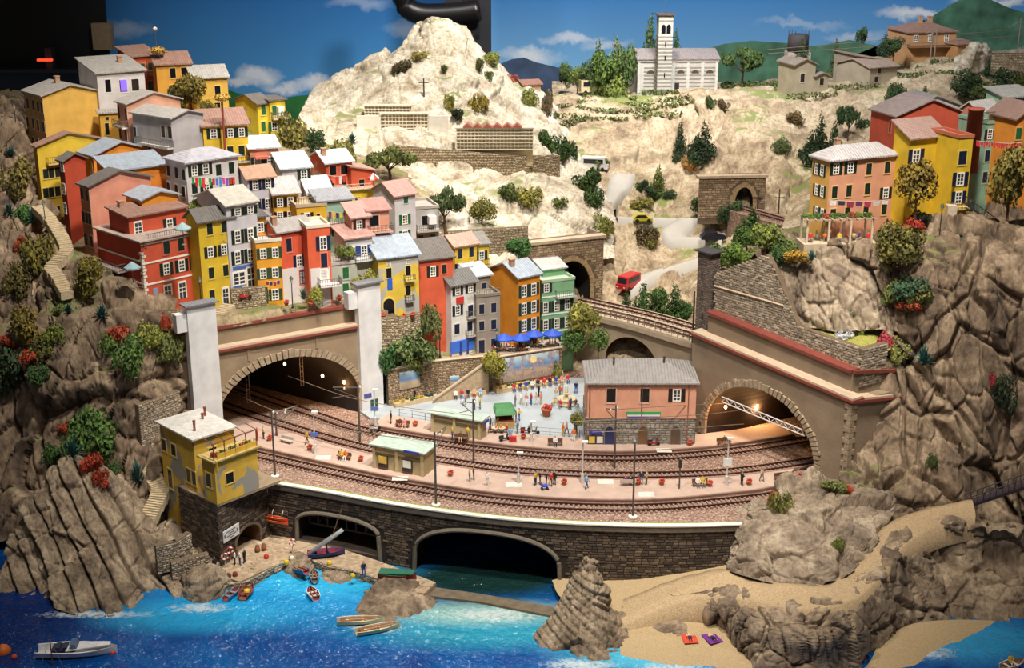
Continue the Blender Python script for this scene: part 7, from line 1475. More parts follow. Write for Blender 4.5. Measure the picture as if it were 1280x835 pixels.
for q in (
 (321.6, 551, 'stand', 'red', 'red', 'person in red clothes at the left end of the island platform'), (329.5, 549, 'stand', 'beige', 'brown', 'person in beige next to the red one on the island platform'), (384, 555, 'walk', 'yellow', 'brown', 'person in a yellow top walking by the left platform lamp'),
 (476, 586, 'stand', 'pink', 'purple', 'person in pink standing at the notice board of the long shelter'), (587, 602, 'stand', 'beige', 'green', 'person in a beige coat right of the long shelter'), (592, 600, 'stand', 'brown', 'brown', 'person in brown beside the beige coat on the island platform'), (609, 607, 'hold', 'white', 'white', 'person all in white in the middle of the island platform'),
 (669.5, 607, 'stand', 'yellow', 'navy', 'leftmost of the dark clad group with the blue pushchair'), (675, 606, 'stand', 'black', 'navy', 'second from left in the group with the blue pushchair'), (683, 607, 'hold', 'navy', 'black', 'person behind the blue pushchair'), (688.5, 608, 'stand', 'red', 'brown', 'person in red in the group with the blue pushchair'), (693, 606, 'stand', 'black', 'black', 'rightmost black clad person by the blue pushchair'),
 (733, 611, 'walk', 'lightblue', 'blue', 'person in blue bending forward on the island platform'), (801.5, 606, 'stand', 'navy', 'grey', 'person in navy right of the two people on the bench'), (808, 606, 'stand', 'beige', 'green', 'person in beige waiting beside the navy one on the platform'), (927, 607, 'hold', 'black', 'black', 'photographer in black at the right of the island platform'), (952, 602, 'walk', 'beige', 'grey', 'person striding at the right end of the island platform'),
 (489, 529.5, 'stand', 'black', 'black', 'person in black near the right white pillar'), (518, 501, 'stand', 'black', 'black', 'person in black before the left flower bed'), (536, 493, 'stand', 'orange', 'brown', 'person in orange at the foot of the ramp'), (565.5, 548, 'stand', 'yellow', 'blue', 'person in yellow top and blue trousers before the square shelter'), (584.6, 549, 'stand', 'yellow', 'beige', 'person in yellow at the right side of the square shelter'),
 (579, 507, 'walk', 'lightblue', 'white', 'left of the pair strolling below the ramp'), (582, 506, 'stand', 'pink', 'grey', 'right of the pair strolling below the ramp'), (644, 508, 'stand', 'grey', 'grey', 'person in grey left of the children on the square'), (652, 506, 'walk', 'white', 'beige', 'person in white left of the square centre'), (658, 507, 'walk', 'pink', 'white', 'person in pink in the square centre'), (664, 506, 'stand', 'red', 'blue', 'person in red top in the square centre'), (670, 506, 'walk', 'beige', 'white', 'person in beige in the square centre'), (676, 505, 'stand', 'pink', 'beige', 'rightmost stroller of the square centre row'),
 (673.6, 496, 'stand', 'black', 'black', 'person in black before the red flower bed'), (700, 496, 'stand', 'orange', 'grey', 'left of two people right of the mural bed'), (703, 495, 'stand', 'pink', 'beige', 'right of two people right of the mural bed'), (720, 492, 'stand', 'navy', 'blue', 'person in blue behind the fountain'), (713, 512, 'stand', 'blue', 'navy', 'person in blue right of the fountain'),
 (645, 528, 'stand', 'red', 'navy', 'person in red beside the kiosk'), (649, 526, 'hold', 'yellow', 'blue', 'customer in yellow at the kiosk'), (647, 542, 'stand', 'grey', 'grey', 'person in a grey coat below the kiosk'), (638, 550, 'stand', 'lightblue', 'lightblue', 'person in pale blue beside the red case'), (613, 537, 'stand', 'brown', 'black', 'waiter in brown left of the kiosk'), (704, 545, 'stand', 'orange', 'yellow', 'left of the couple before the station corner'), (708, 543, 'walk', 'pink', 'brown', 'right of the couple before the station corner'), (717, 552, 'stand', 'orange', 'white', 'person in orange at the station corner'), (719, 546, 'stand', 'white', 'red', 'person in white behind the orange one at the station corner'),
 (795, 551, 'stand', 'orange', 'black', 'person in an orange vest before the station door'), (600, 511, 'stand', 'yellow', 'green', 'cyclist in yellow standing by a bicycle on the square'), (593, 512, 'stand', 'brown', 'navy', 'person in brown beside the cyclist'), (695, 500, 'stand', 'beige', 'white', 'person in beige left behind the fountain')):
    person(q[0], q[1], PZ, *q[2:])
# benches with sitters
WOOD = mat('6a4a34', .8, .2, 4)
def bench(px, py, label, rz=0, sit=(), col=None, z=PZ):
    p = G(px, py, z); t = thing('bench', label, 'bench', p, rz, 'benches'); m = col or WOOD
    MB().box(-1, -.25, .42, 1, .25, .5).build('seat', m, t); MB().box(-1, .22, .5, 1, .3, .95).build('backrest', m, t)
    for x in (-.85, .75): MB().box(x, -.22, 0, x + .1, .25, .42).build('leg', m, t)
    for k, (tp, lw, lb) in enumerate(sit):
        n = len(sit); off = Vector(((k - (n - 1) / 2) * .62, -.02, 0)); off.rotate(Matrix.Rotation(rz, 3, 'Z'))
        o = link('person', PM['sit'], None, p + off + Vector((0, 0, -.0)), rz + .1 * k); o.scale = (1.1,) * 3; rr = random.Random(k + int(px)); setmats(o, [rr.choice(SKIN), mat(CN[tp], .8, .1), mat(CN[lw], .8, .1), rr.choice(HAIR), SHOE]); tag(o, lb, 'person')
bench(358, 554, 'empty pale bench at the left of the island platform', -.5, (), mat('b8aca0'))
bench(430, 574, 'bench with two sitters left of the long shelter', -.4, (('yellow', 'brown', 'person in yellow sitting left of the long shelter'), ('orange', 'white', 'person in orange sitting left of the long shelter')))
bench(503, 534, 'bench near the right white pillar with two sitters', -.2, (('brown', 'red', 'person in brown sitting near the right white pillar'), ('pink', 'beige', 'person in pink sitting near the right white pillar')))
bench(785, 607, 'bench with two dark clad sitters in the middle of the platform', math.pi, (('black', 'black', 'right of two dark clad people seen from behind on the bench'), ('purple', 'black', 'left of two dark clad people seen from behind on the bench')), mat('b8a898'))
bench(875, 608, 'bench with two sitters near the right platform lamp', .1, (('white', 'grey', 'person in white sitting near the right platform lamp'), ('yellow', 'grey', 'person in yellow sitting near the right platform lamp')))
bench(694, 557, 'bench with a red bag near the station corner', 0, (('white', 'navy', 'person in white sitting near the station corner'),))
bench(977, 600, 'empty bench at the right end of the island platform', .3)
bench(905, 556, 'bench beside the right end of the station', .2, (('brown', 'grey', 'person sitting in the tunnel mouth beside the station'),))
bench(576, 551, 'bench before the square shelter', -.1, (('brown', 'beige', 'person in brown sitting before the square shelter'),))
for k in range(5):
    tp, lw = (('white', 'navy'), ('red', 'blue'), ('black', 'grey'), ('beige', 'red'), ('lightblue', 'white'))[k]; t_ = 2.6 + k * .95; p = cv1.out(t_, 2.0, .0)
    o = link('person', PM['sit'], None, p + Vector((0, 0, .2)), .1); o.scale = (1.05,) * 3; setmats(o, [SKIN[0], mat(CN[tp]), mat(CN[lw]), HAIR[k % 4], SHOE]); tag(o, 'sitter %s on the kerb of the bed under the ramp' % ('in white at the left', 'in red', 'in black', 'in beige', 'in pale blue at the right')[k], 'person')
for k in range(10):
    tp = ('red', 'navy', 'blue', 'white', 'navy', 'red', 'black', 'blue', 'pink', 'red')[k]; t_ = 3.2 + k * 1.0; p = cv2.out(t_, 2.1, .0)
    o = link('person', PM['sit'], None, p + Vector((0, 0, .2)), .15); o.scale = (1.05,) * 3; setmats(o, [SKIN[0], mat(CN[tp]), mat(CN[('blue', 'grey', 'beige')[k % 3]]), HAIR[k % 4], SHOE]); tag(o, '%s sitter from the left on the kerb of the bed under the mural' % ('first', 'second', 'third', 'fourth', 'fifth', 'sixth', 'seventh', 'eighth', 'ninth', 'tenth')[k], 'person')
# sitters on the fountain rim and at the kiosk tables
for k, (dx, dy, tp, lb) in enumerate(((-1.7, -.9, 'yellow', 'person in yellow sitting left of the fountain'), (-.9, -1.5, 'red', 'person in red sitting before the fountain'), (.3, -1.7, 'orange', 'person in orange sitting before the fountain'), (1.3, -1.2, 'brown', 'person in brown sitting right of the fountain'))):
    o = link('person', PM['sit'], None, fp + Vector((dx, dy, 0)), math.atan2(dy, dx) + math.pi / 2); o.scale = (1.05,) * 3; setmats(o, [SKIN[0], mat(CN[tp]), mat(CN['grey']), HAIR[k], SHOE]); tag(o, lb, 'person')
def cafe_table(p, label, col='b8a888', r=.55):
    t = thing('cafe_table', label, 'table', p, 0, 'cafe tables')
    MB().lathe([(r, .72), (r, .78), (.02, .78)], 12).build('table_top', mat(col), t); MB().lathe([(.28, 0), (.05, .08), (.05, .72)], 8).build('pedestal', mat('3a3430'), t)
def chair_sit(p, rz, tp, lb, lw='grey'):
    o = link('person', PM['sit'], None, p, rz); o.scale = (1.05,) * 3; rr = random.Random(int(p.x * 50)); setmats(o, [SKIN[0], mat(CN[tp]), mat(CN[lw]), rr.choice(HAIR), SHOE]); tag(o, lb, 'person')
def stool(p, label, col='a0523c'):
    t = thing('cafe_chair', label, 'chair', p, 0, 'cafe chairs'); MB().box(-.22, -.22, .4, .22, .22, .46).build('seat', mat(col), t)
    for x in (-.18, .18):
        for y in (-.18, .18): MB().box(x - .025, y - .025, 0, x + .025, y + .025, .4).build('leg', mat('3a3430'), t)
for i, (x, y, a, b, c, d_) in enumerate(((619, 541, 'red', 'orange', 'left', 'red'), (627, 541, 'orange', 'red', 'right', 'orange'))):
    p = G(x, y, PZ); cafe_table(p, '%s cafe table below the kiosk' % c)
    for s_, tp in ((-1, a), (1, b)):
        q = p + Vector((s_ * .75, .1, 0)); stool(q, '%s chair of the %s kiosk table' % ('left' if s_ < 0 else 'right', c)); chair_sit(q, s_ * -1.4, tp, 'person in %s sitting on the %s side of the %s kiosk table' % (tp, 'left' if s_ < 0 else 'right', c))
# cafe terrace under blue parasols
PARB = mat('2a50b8', .6, .1)
def parasol(p, label, col, r=1.5, h=2.4, n=8, strip=None):
    t = thing('parasol', label, 'parasol', p, .3, 'parasols'); MB().tube([(0, 0, 0), (0, 0, h + .5)], .05, 6).build('pole', mat('8a7a68'), t); MB().lathe([(.3, 0), (.3, .1), (.06, .12)], 10).build('foot', mat('8a8078'), t)
    mb = MB()
    for k in range(n):
        a, b = 2 * math.pi * k / n, 2 * math.pi * (k + 1) / n; A, B = (r * math.cos(a), r * math.sin(a), h - .3), (r * math.cos(b), r * math.sin(b), h - .3)
        mb.poly([A, B, (0, 0, h + .5)], k % 2 if strip else 0); mb.poly([A, (A[0], A[1], A[2] - .22), (B[0], B[1], B[2] - .22), B], k % 2 if strip else 0)
    mb.build('canopy', [col] + ([strip] if strip else []), t)
zt = 5.3
for i, (x, y) in enumerate(((630, 441), (651, 441), (668, 436), (691, 435))):
    p = G(x, y + 3, zt - .1) + Vector((0, 1.9, 0)); nm = ('leftmost', 'second', 'third', 'rightmost')[i]; p.z = drop(p.x, p.y, 14) + .02
    parasol(p, nm + ' blue parasol on the cafe terrace', PARB)
    for s_ in (-1, 1):
        q = p + Vector((s_ * 1.0, -.2, 0)); q.z = drop(q.x, q.y, 14); cafe_table(q, '%s table under the %s blue parasol' % ('left' if s_ < 0 else 'right', nm), 'c8c0b4', .4); tp = ('red', 'white', 'black', 'orange', 'beige', 'yellow', 'pink', 'grey')[i * 2 + (s_ > 0)]
        for e_ in (-1, 1):
            q2 = q + Vector((e_ * .6, .1, 0)); q2.z = drop(q2.x, q2.y, 14); tp2 = tp if e_ < 0 else ('beige', 'red', 'white')[i % 3]; stool(q2, '%s chair of the %s table under the %s parasol' % ('left' if e_ < 0 else 'right', 'left' if s_ < 0 else 'right', nm), 'a08a70'); chair_sit(q2, -e_ * 1.4, tp2, 'guest in %s %s of the %s table under the %s parasol' % (tp2, 'left' if e_ < 0 else 'right', 'left' if s_ < 0 else 'right', nm))
# flower pots, lamps, masts
POT, FLR = mat('a85a38', .8), leaf_mat('c84a3c')
def pot(px, py, label, z=PZ, s=.78, Y=None, c=None):
    p = P(px, py, Y) if Y else G(px, py, z); t = thing('flower_pot', label, 'flower pot', p, 0, 'terracotta flower pots')
    MB().lathe([(.28 * s, 0), (.45 * s, .6 * s), (.5 * s, .6 * s), (.5 * s, .72 * s), (.4 * s, .7 * s)], 12).build('pot', POT, t, True); o = link('flowers', FLO, t, (0, 0, .6 * s)); o.scale = (.62 * s,) * 2 + (.6 * s,); setmats(o, [c or FLR])
for q in ((337, 551, 'flower pot nearest the left tunnel'), (387, 563, 'flower pot at the left platform lamp'), (451, 577, 'flower pot left of the long shelter'), (563, 595, 'flower pot right of the long shelter'), (519, 533, 'flower pot between pillar and square shelter'), (654, 549, 'flower pot in the middle of the station platform'), (705, 606, 'flower pot right of the blue pushchair'), (827, 606, 'flower pot in the middle of the island platform'), (797, 606, 'small flower pot beside the dark clad sitters'), (887, 608, 'flower pot beside the right bench'), (936, 606, 'flower pot beside the photographer'), (999, 599, 'flower pot at the right end of the island platform'), (862, 557, 'flower pot at the right end of the station')): pot(*q)
for q in ((358, 382, 'flower pot under the street lamp of the village', 178.3), (389, 383, 'flower pot beside the agave of the village', 180), (479, 398, 'red flower pot left of the arched doorway', 185.8), (505, 399, 'brown flower pot right of the arched doorway', 186), (516, 397, 'red flower pot at the right end of the peeling house', 186.3), (424, 376, 'yellow flower pot beside the right white pillar', 183)): pot(q[0], q[1], q[2], Y=q[3])
p = G(698 - 24, 522, PZ)
pot(683, 520, 'round flower tub in the middle of the square', s=1.6)
tag(MB().box(-.5, -.3, 0, .5, .3, .75).build('red_case', mat('b02a28'), loc=G(641, 552, PZ)), 'red case beside the pale blue person on the platform', 'case')
def street_lamp(p, label, h=4.2, col='20302c'):
    t = thing('street_lamp', label, 'lamp', p, 0, 'street lamps'); m = mat(col, .5)
    MB().lathe([(.22, 0), (.16, .3), (.08, .5), (.06, h - .6), (.12, h - .55)], 8).build('post', m, t); MB().lathe([(.1, h - .55), (.24, h - .1), (.24, h), (.02, h)], 8).build('lantern', mat('c8c4a8', .3), t); MB().lathe([(.3, h), (.12, h + .25), (.02, h + .4)], 8).build('cap', m, t)
for q in ((366, 385, 179.5, 'street lamp before the red and white house'), (252, 386, 174.2, 'street lamp above the left white pillar'), (152, 392, 173, 'street lamp before the left face of the red house'), (550, 447, 190, 'street lamp at the corner of the white house above the square'), (621, 447, 192, 'street lamp at the head of the ramp'), (1174, 298, 170, 'green street lamp before the narrow yellow house'), (58, 290, 186, 'street lamp beside the left stairway'), (21, 165, 214, 'street lamp at the far left edge')): street_lamp(P(*q[:3]), q[3])
MET = mat('5c5450', .5, .15, 3, 0, 6, .3); LGT = mat('c8c4c0', .5, .1)
def platform_lamp(px, py, topy, label, sign=None, z=PZ):
    p = G(px, py, z); h = P(px, topy, p.y).z - p.z; t = thing('platform_lamp', label, 'lamp', p, 0, 'platform lamps')
    MB().lathe([(.22, 0), (.22, 1.3), (.1, 1.35), (.08, h)], 8).build('post', LGT, t); MB().box(-.2, -.4, h - .05, .6, .1, h + .16).build('lamp_head', mat('dcd8d2', .4), t)
    if sign: MB().box(-.55, -.14, h * .42, .55, -.06, h * .42 + (1.0 if sign == 'w' else .6)).build('sign_plate', mat('d8d8d8' if sign == 'w' else '5a6aa8'), t)
platform_lamp(394, 567, 515, 'platform lamp with a blue plate left of the long shelter', 'b'); platform_lamp(908, 607, 548, 'platform lamp with a white plate near the right tunnel', 'w'); platform_lamp(728, 604, 552, 'thin platform lamp in the middle of the island platform'); platform_lamp(469, 532, 487, 'platform lamp beside the right white pillar', 'b'); platform_lamp(664, 552, 527, 'slim lamp post on the station platform'); platform_lamp(648, 604, 566, 'slim post without a plate right of the white person')
def mast(px, py, topy, label, arm=2.6, z=-.3, foot=True, rz=0):
    p = G(px, py, z); h = P(px, topy, p.y).z - p.z; t = thing('catenary_mast', label, 'mast', p, rz, 'catenary masts')
    MB().tube([(0, 0, 0), (0, 0, h)], [.15, .11], 6).build('pole', MET, t)
    if foot: MB().lathe([(.55, 0), (.55, .22), (.3, .28)], 12).build('footing', mat('d0c8c0'), t)
    MB().tube([(0, 0, h - .5), (arm, 0, h - .1)], .07, 5).build('arm', MET, t); MB().tube([(0, 0, h - 2.0), (arm * .95, 0, h - .3)], .05, 5).build('strut', MET, t); MB().tube([(arm * .3, 0, h - 1.5), (arm * 1.05, 0, h - 1.6)], .05, 5).build('registration_arm', MET, t)
    for x in (.25, arm * .55): MB().lathe([(.06, -.2), (.14, -.1), (.14, .1), (.06, .2)], 8, (x, 0, h - .42)).build('insulator', mat('d8d4cc', .4), t)
mast(344, 596, 512, 'catenary mast beside the yellow waterside building', 3.4, rz=.5); mast(545, 632, 540, 'tall catenary mast right of the long shelter', 2.4, rz=1.0); mast(791, 647, 553, 'tall catenary mast nearest the sea wall', 2.2, rz=1.5); mast(450, 552, 480, 'catenary mast beside the right white pillar', -3.4, foot=False, rz=.3); mast(592, 577, 499, 'catenary mast before the square shelter', -1.8, foot=False, rz=.4); mast(768, 585, 507, 'catenary mast before the station door', -1.6, foot=False, rz=.6); mast(346, 548, 512, 'short catenary mast inside the left tunnel mouth', 2.4, foot=False)
for x, y, ty, lb in ((849, 611, 575, 'slim signal post on the island platform'),):
    p = G(x, y, PZ); t = thing('signal_post', lb, 'signal', p); h = P(x, ty, p.y).z - .1; MB().tube([(0, 0, 0), (0, 0, h)], .1, 6).build('post', MET, t); MB().box(-.2, -.15, h - 1, .2, .15, h).build('signal_head', mat('2a2624'), t)
# lattice gantry in the right tunnel mouth
a, b = P(902, 502, 170), P(1006, 545, 160.5); t = thing('lattice_gantry', 'sloping steel lattice gantry across the right tunnel mouth', 'gantry', a); d = b - a; u = Vector((0, 0, .7))
MB().tube([(0, 0, 0), d], .09, 5).build('lower_chord', LGT, t); MB().tube([u, d + u], .09, 5).build('upper_chord', LGT, t)
for k in range(20): MB().tube([d * (k / 20) + (u if k % 2 else u * 0), d * ((k + 1) / 20) + (u * 0 if k % 2 else u)], .05, 4).build('lattice_bar', LGT, t)
# overhead wires
def wire(label, pts):
    c = cat([tuple(P(*q)) for q in pts], 30); tag(MB().tube(c, .045, 4).build('contact_wire', mat('7a6a5c', .5)), label, 'wire', 'overhead contact wires')
wire('upper contact wire before the station', [(768, 512, 163), (830, 508, 168), (905, 504, 174)]); wire('middle contact wire before the station', [(700, 528, 160), (790, 523, 162), (880, 518, 167), (930, 512, 172)]); wire('lower contact wire before the station', [(740, 540, 158), (830, 537, 160), (930, 530, 165)]); wire('contact wire at the left tunnel mouth', [(290, 490, 180), (346, 514, 172), (450, 540, 166), (540, 552, 162)]); wire('contact wire above the middle track left', [(360, 470, 182), (450, 500, 174), (592, 520, 168)])
# ================================================================== BOATS
def hullmesh(L, B, H, flat=.25, n=12):
    mb = MB(); rows = []
    for k in range(n + 1):
        u = k / n; wd = B / 2 * (1 - max(0, (u - .45) / .55) ** 2.2) * (1 - .25 * max(0, (.3 - u) / .3)); wd = max(wd, .02); sh = H * (1 + .35 * max(0, u - .6) * 2.5 * (u - .6) + .1 * (1 - u)); x = -L / 2 + L * u
        rows.append([(x, -wd, sh), (x, -wd * .82, H * .45), (x, -wd * flat, 0), (x, wd * flat, 0), (x, wd * .82, H * .45), (x, wd, sh), (x, wd * .86, sh), (x, wd * .66, H * .4), (x, -wd * .66, H * .4), (x, -wd * .86, sh)])
    m = 10
    for k in range(n):
        for j in range(m):
            a, b, c, d = rows[k][j], rows[k + 1][j], rows[k + 1][(j + 1) % m], rows[k][(j + 1) % m]; mb.poly([a, b, c, d], 0 if j < 5 else (1 if j in (5, 9) else 2))
    mb.poly(rows[0][::-1], 1); return mb
def boat(px, py, L, B, rz, hull, rim, inn, label, z=SEA, H=.7, seats=2, oars=True, tilt=(0, 0), name='rowing_boat'):
    p = G(px, py, z); t = thing(name, label, 'boat', p, rz, 'boats'); t.rotation_euler = (tilt[0], tilt[1], rz)
    hullmesh(L, B, H).build('hull', [mat(hull, .5), mat(rim, .6), mat(inn, .7, .2, 3)], t, False, loc=(0, 0, -.12))
    for k in range(seats): x = -L * .28 + k * L * .32; MB().box(x - .14, -B * .38, H * .62, x + .14, B * .38, H * .7).build('thwart', mat(rim, .7), t)
    if oars:
        for s_ in (-1, 1): MB().tube([(-L * .42, s_ * B * .22, H * .86), (L * .3, s_ * B * .12, H * .9)], [.09, .045], 5).build('oar', mat('a8683c'), t)
    return t
boat(451, 779, 5.4, 1.5, .12, 'd8c8a0', 'e4d8b8', 'b8a888', 'left cream rowing boat below the shore rock'); boat(473, 789, 5.2, 1.5, .38, 'd8c8a0', 'e4d8b8', 'b8a888', 'right cream rowing boat below the shore rock')
for x, y, n in ((440, 776, 'left'), (459, 772, 'left'), (463, 792, 'right'), (482, 784, 'right')): pass
boat(391, 745, 2.9, 1.4, 2.0, 'd8d0c4', 'c8c8d0', '7a3028', 'small white rowing boat with a red floor in the bay'); boat(309, 742, 3.6, 1.6, 1.45, '6a2c24', '8a3c30', '7a4a38', 'brown boat with yellow cloth moored at the quay', oars=False); boat(291, 745, 3.2, 1.1, 1.2, '4a7a98', '6a98b0', '8a4038', 'narrow blue boat moored beside the brown one', oars=False)
tag(MB().lathe([(.4, 0), (.35, .2), (.1, .3)], 8).build('yellow_cloth', mat('d8b830'), loc=G(309, 745, SEA) + Vector((0, 0, .62))), 'yellow cloth lying in the brown boat', 'cloth')
boat(375, 716, 3.4, 1.3, 2.25, '2a4a78', '4a78a0', 'a03c34', 'blue boat with a red floor leaning on the quay', z=QUAY - .5, tilt=(.0, .25)); boat(393, 723, 3.0, 1.2, 1.75, '3a4a58', '8a9aa8', '5a5048', 'grey boat beside the blue one at the quay steps', z=SEA + .1, tilt=(0, .1)); boat(408, 694, 4.6, 1.7, .25, '20306a', '2a3c80', '8a3448', 'dark blue boat with pink covers in front of the boat arch', z=QUAY + .15, oars=False)
o = boat(497, 722, 4.6, 1.6, -.12, '8a2a2c', '2a6a50', '5a2a24', 'red boat under a green cover beside the big arch', z=QUAY + .1, oars=False); MB().prism([(-2.2, -.7, .66), (2.0, -.55, .75), (2.0, .55, .75), (-2.2, .7, .66)], (0, 0, .14)).build('green_cover', mat('2f6a50', .8), o)
# slender white skiff leaning up from the quay
a, b = P(389, 693, 151.2), P(430, 664, 150.2); t = thing('white_skiff', 'slender white skiff held up by a crane line', 'boat', a); d = (b - a); 
o = hullmesh(d.length, .9, .45).build('hull', [mat('d8d6d0', .5), mat('e8e6e0', .5), mat('a09890')], t); o.rotation_mode = 'QUATERNION'; o.rotation_quaternion = d.to_track_quat('X', 'Z'); o.location = d / 2
MB().tube([d * .6, d * .6 + Vector((1.5, 1.2, 4.2))], .05, 4).build('crane_line', WOOD, t); MB().tube([d * .45 + Vector((0, .3, -.2)), d * .45 + Vector((0, .6, -3.0))], .12, 5).build('support', MET, t)
# motor boat
p = G(97, 818, SEA); t = thing('motor_boat', 'white motor boat in the lower left water', 'boat', p, .08)
hullmesh(8.6, 2.6, 1.0, .3, 16).build('hull', [mat('dcdcde', .3), mat('eceaea', .3), mat('d8d6d6', .4)], t, loc=(0, 0, -.15))
MB().prism([(-1.0, -1.0, .95), (3.6, -.35, 1.15), (3.6, .35, 1.15), (-1.0, 1.0, .95)], (0, 0, .12)).build('deck', mat('e4e2e2', .35), t)
MB().box(-2.6, -.8, .55, -.2, .8, 1.0).build('cockpit', mat('20263c', .5), t); MB().prism([(-.3, -.8, 1.05), (.2, -.7, 1.05), (-.1, -.65, 1.6), (-.6, -.75, 1.6)], (0, 1.5, 0)).build('windscreen', mat('5a7088', .1), t)
for x in (-2.2, -1.4): MB().box(x, -.6, 1.0, x + .5, .6, 1.25).build('seat', mat('2a3046'), t)
def buoy(px, py, col, label, r=.35):
    t = tag(MB().lathe([(.02, -r), (r * .7, -r * .6), (r, 0), (r * .7, r * .6), (.02, r)], 12).build('mooring_buoy', mat(col, .5), smooth=True, loc=G(px, py, SEA) + Vector((0, 0, .1))), label, 'buoy', 'mooring buoys')
buoy(141, 817, 'c8442c', 'red buoy at the bow of the motor boat'); buoy(18, 822, 'c8482c', 'red buoy at the left edge of the water'); buoy(4, 815, 'd06a28', 'large orange float at the left edge of the water', .9)
t = thing('mast_pole', 'slim wooden mast in the water before the motor boat', 'mast', G(66, 832, SEA)); MB().tube([(0, 0, -.5), (0, 0, 3.6)], .07, 6).build('pole', mat('6a3c2c'), t)
for s_ in (-1, 1): MB().tube([(0, 0, 3.4), (s_ * 1.3, -.3, -.3)], .02, 4).build('stay', mat('9a98a0'), t)
boat(1266, 834, 3.2, 1.4, .5, 'd8c8b0', 'e0d4c0', '8a6a58', 'pale boat at the lower right corner', oars=False)
person(1262, 832, SEA + .3, 'sit', 'yellow', 'white', 'person in yellow in the boat at the lower right corner')
# harbour details
d3 = WCV.at(1.2)[1]
t = thing('red_kayak_rack', 'red and yellow kayaks hanging on the dark wall', 'kayak', WCV.out(1.6, .5, QUAY + 2.6), math.atan2(d3.y, d3.x))
for k, c in enumerate(('c8302a', 'd0502a')): hullmesh(3.0, .7, .4).build('kayak', [mat(c, .5), mat('d8b030'), mat(c)], t, loc=(0, -.2, -.45 * k))
for x in (-.7, .7): MB().tube([(x, .1, 1.3), (x, -.25, .9), (x, -.3, .3)], .05, 5).build('hook', mat('c8c4c0'), t)
def lifebuoy(px, py, z, label):
    p = G(px, py, z); t = thing('lifebuoy_stand', label, 'lifebuoy', p, .3, 'lifebuoy stands'); MB().tube([(0, 0, 0), (0, 0, 1.9)], .05, 5).build('post', mat('c8c4c0'), t)
    n = 16; mb = MB().tube([(.38 * math.cos(q), -.1, 1.6 + .38 * math.sin(q)) for q in np.linspace(0, 2 * math.pi, n + 1)], .1, 6); mb.m = [(i // 12) % 2 for i in range(len(mb.m))]; mb.build('ring', [mat('c83028', .5), mat('e4e0da', .5)], t)
lifebuoy(366, 692, QUAY, 'lifebuoy on a stand beside the boat arch'); lifebuoy(288, 702, QUAY, 'lifebuoy on a stand at the foot of the stone base'); lifebuoy(282, 710, QUAY, 'lifebuoy nearest the quay edge')
for q in ((294, 706, 'stand', 'white', 'black', 'person in white at the harbour niche'), (300, 706, 'stand', 'white', 'blue', 'middle person at the harbour niche'), (306, 704, 'stand', 'black', 'black', 'person in black at the harbour niche'), (269, 714, 'stand', 'black', 'navy', 'person in black at the left end of the quay'), (455, 720, 'stand', 'navy', 'blue', 'fisherman in blue at the right of the quay')): person(q[0], q[1], QUAY, *q[2:])
for k, (x, y, c) in enumerate(((333, 698, 'b83028'), (441, 722, 'd8b830'), (358, 705, 'd8b830'), (365, 700, 'e0d8c0'), (286, 722, '5a3028'), (294, 720, '7a2c28'), (412, 706, 'd8b830'))):
    o = MB().lathe([(.28, 0), (.32, .3), (.24, .5), (.05, .55)], 10).build('net_float', mat(c, .6), loc=G(x, y, QUAY)); tag(o, '%s float or bucket on the quay %s' % (('red', 'yellow', 'yellow', 'white', 'brown', 'dark red', 'yellow')[k], ('under the kayaks', 'near the fisherman', 'in the middle', 'beside the yellow one', 'left of the moored boats', 'above the moored boats', 'below the dark blue boat')[k]), 'float')
for x, y, lb in ((322, 690, 'brown jar in front of the harbour niche'), (330, 688, 'brown jar right of the harbour niche')): tag(MB().lathe([(.2, 0), (.36, .3), (.3, .7), (.16, .85), (.2, .95)], 10).build('clay_jar', mat('8a5438'), smooth=True, loc=G(x, y, QUAY)), lb, 'jar')
# beach towels with sunbathers
def towel(px, py, col, label, plabel, rz):
    z = drop(G(px, py, -7.8).x, G(px, py, -7.8).y, 5); p = G(px, py, z + .03); o = MB().box(-.8, -1.05, 0, .8, 1.05, .05).build('beach_towel', mat(col, .9, .3, 4), loc=p); o.rotation_euler = (0, 0, rz); tag(o, label, 'towel')
    b = link('person', PM['stand'], None, p + Vector((.9 * math.sin(rz), -.9 * math.cos(rz), .22))); b.rotation_euler = (-math.pi / 2, 0, rz); b.scale = (1.0,) * 3; setmats(b, [SKIN[0], SKIN[0], mat(CN['navy']), HAIR[1], SKIN[0]]); tag(b, plabel, 'person')
towel(862, 798, 'c8442c', 'red orange towel on the small beach', 'sunbather lying on the red orange towel', .1); towel(890, 798, '6a2a80', 'purple towel on the small beach', 'sunbather lying on the purple towel', .4)
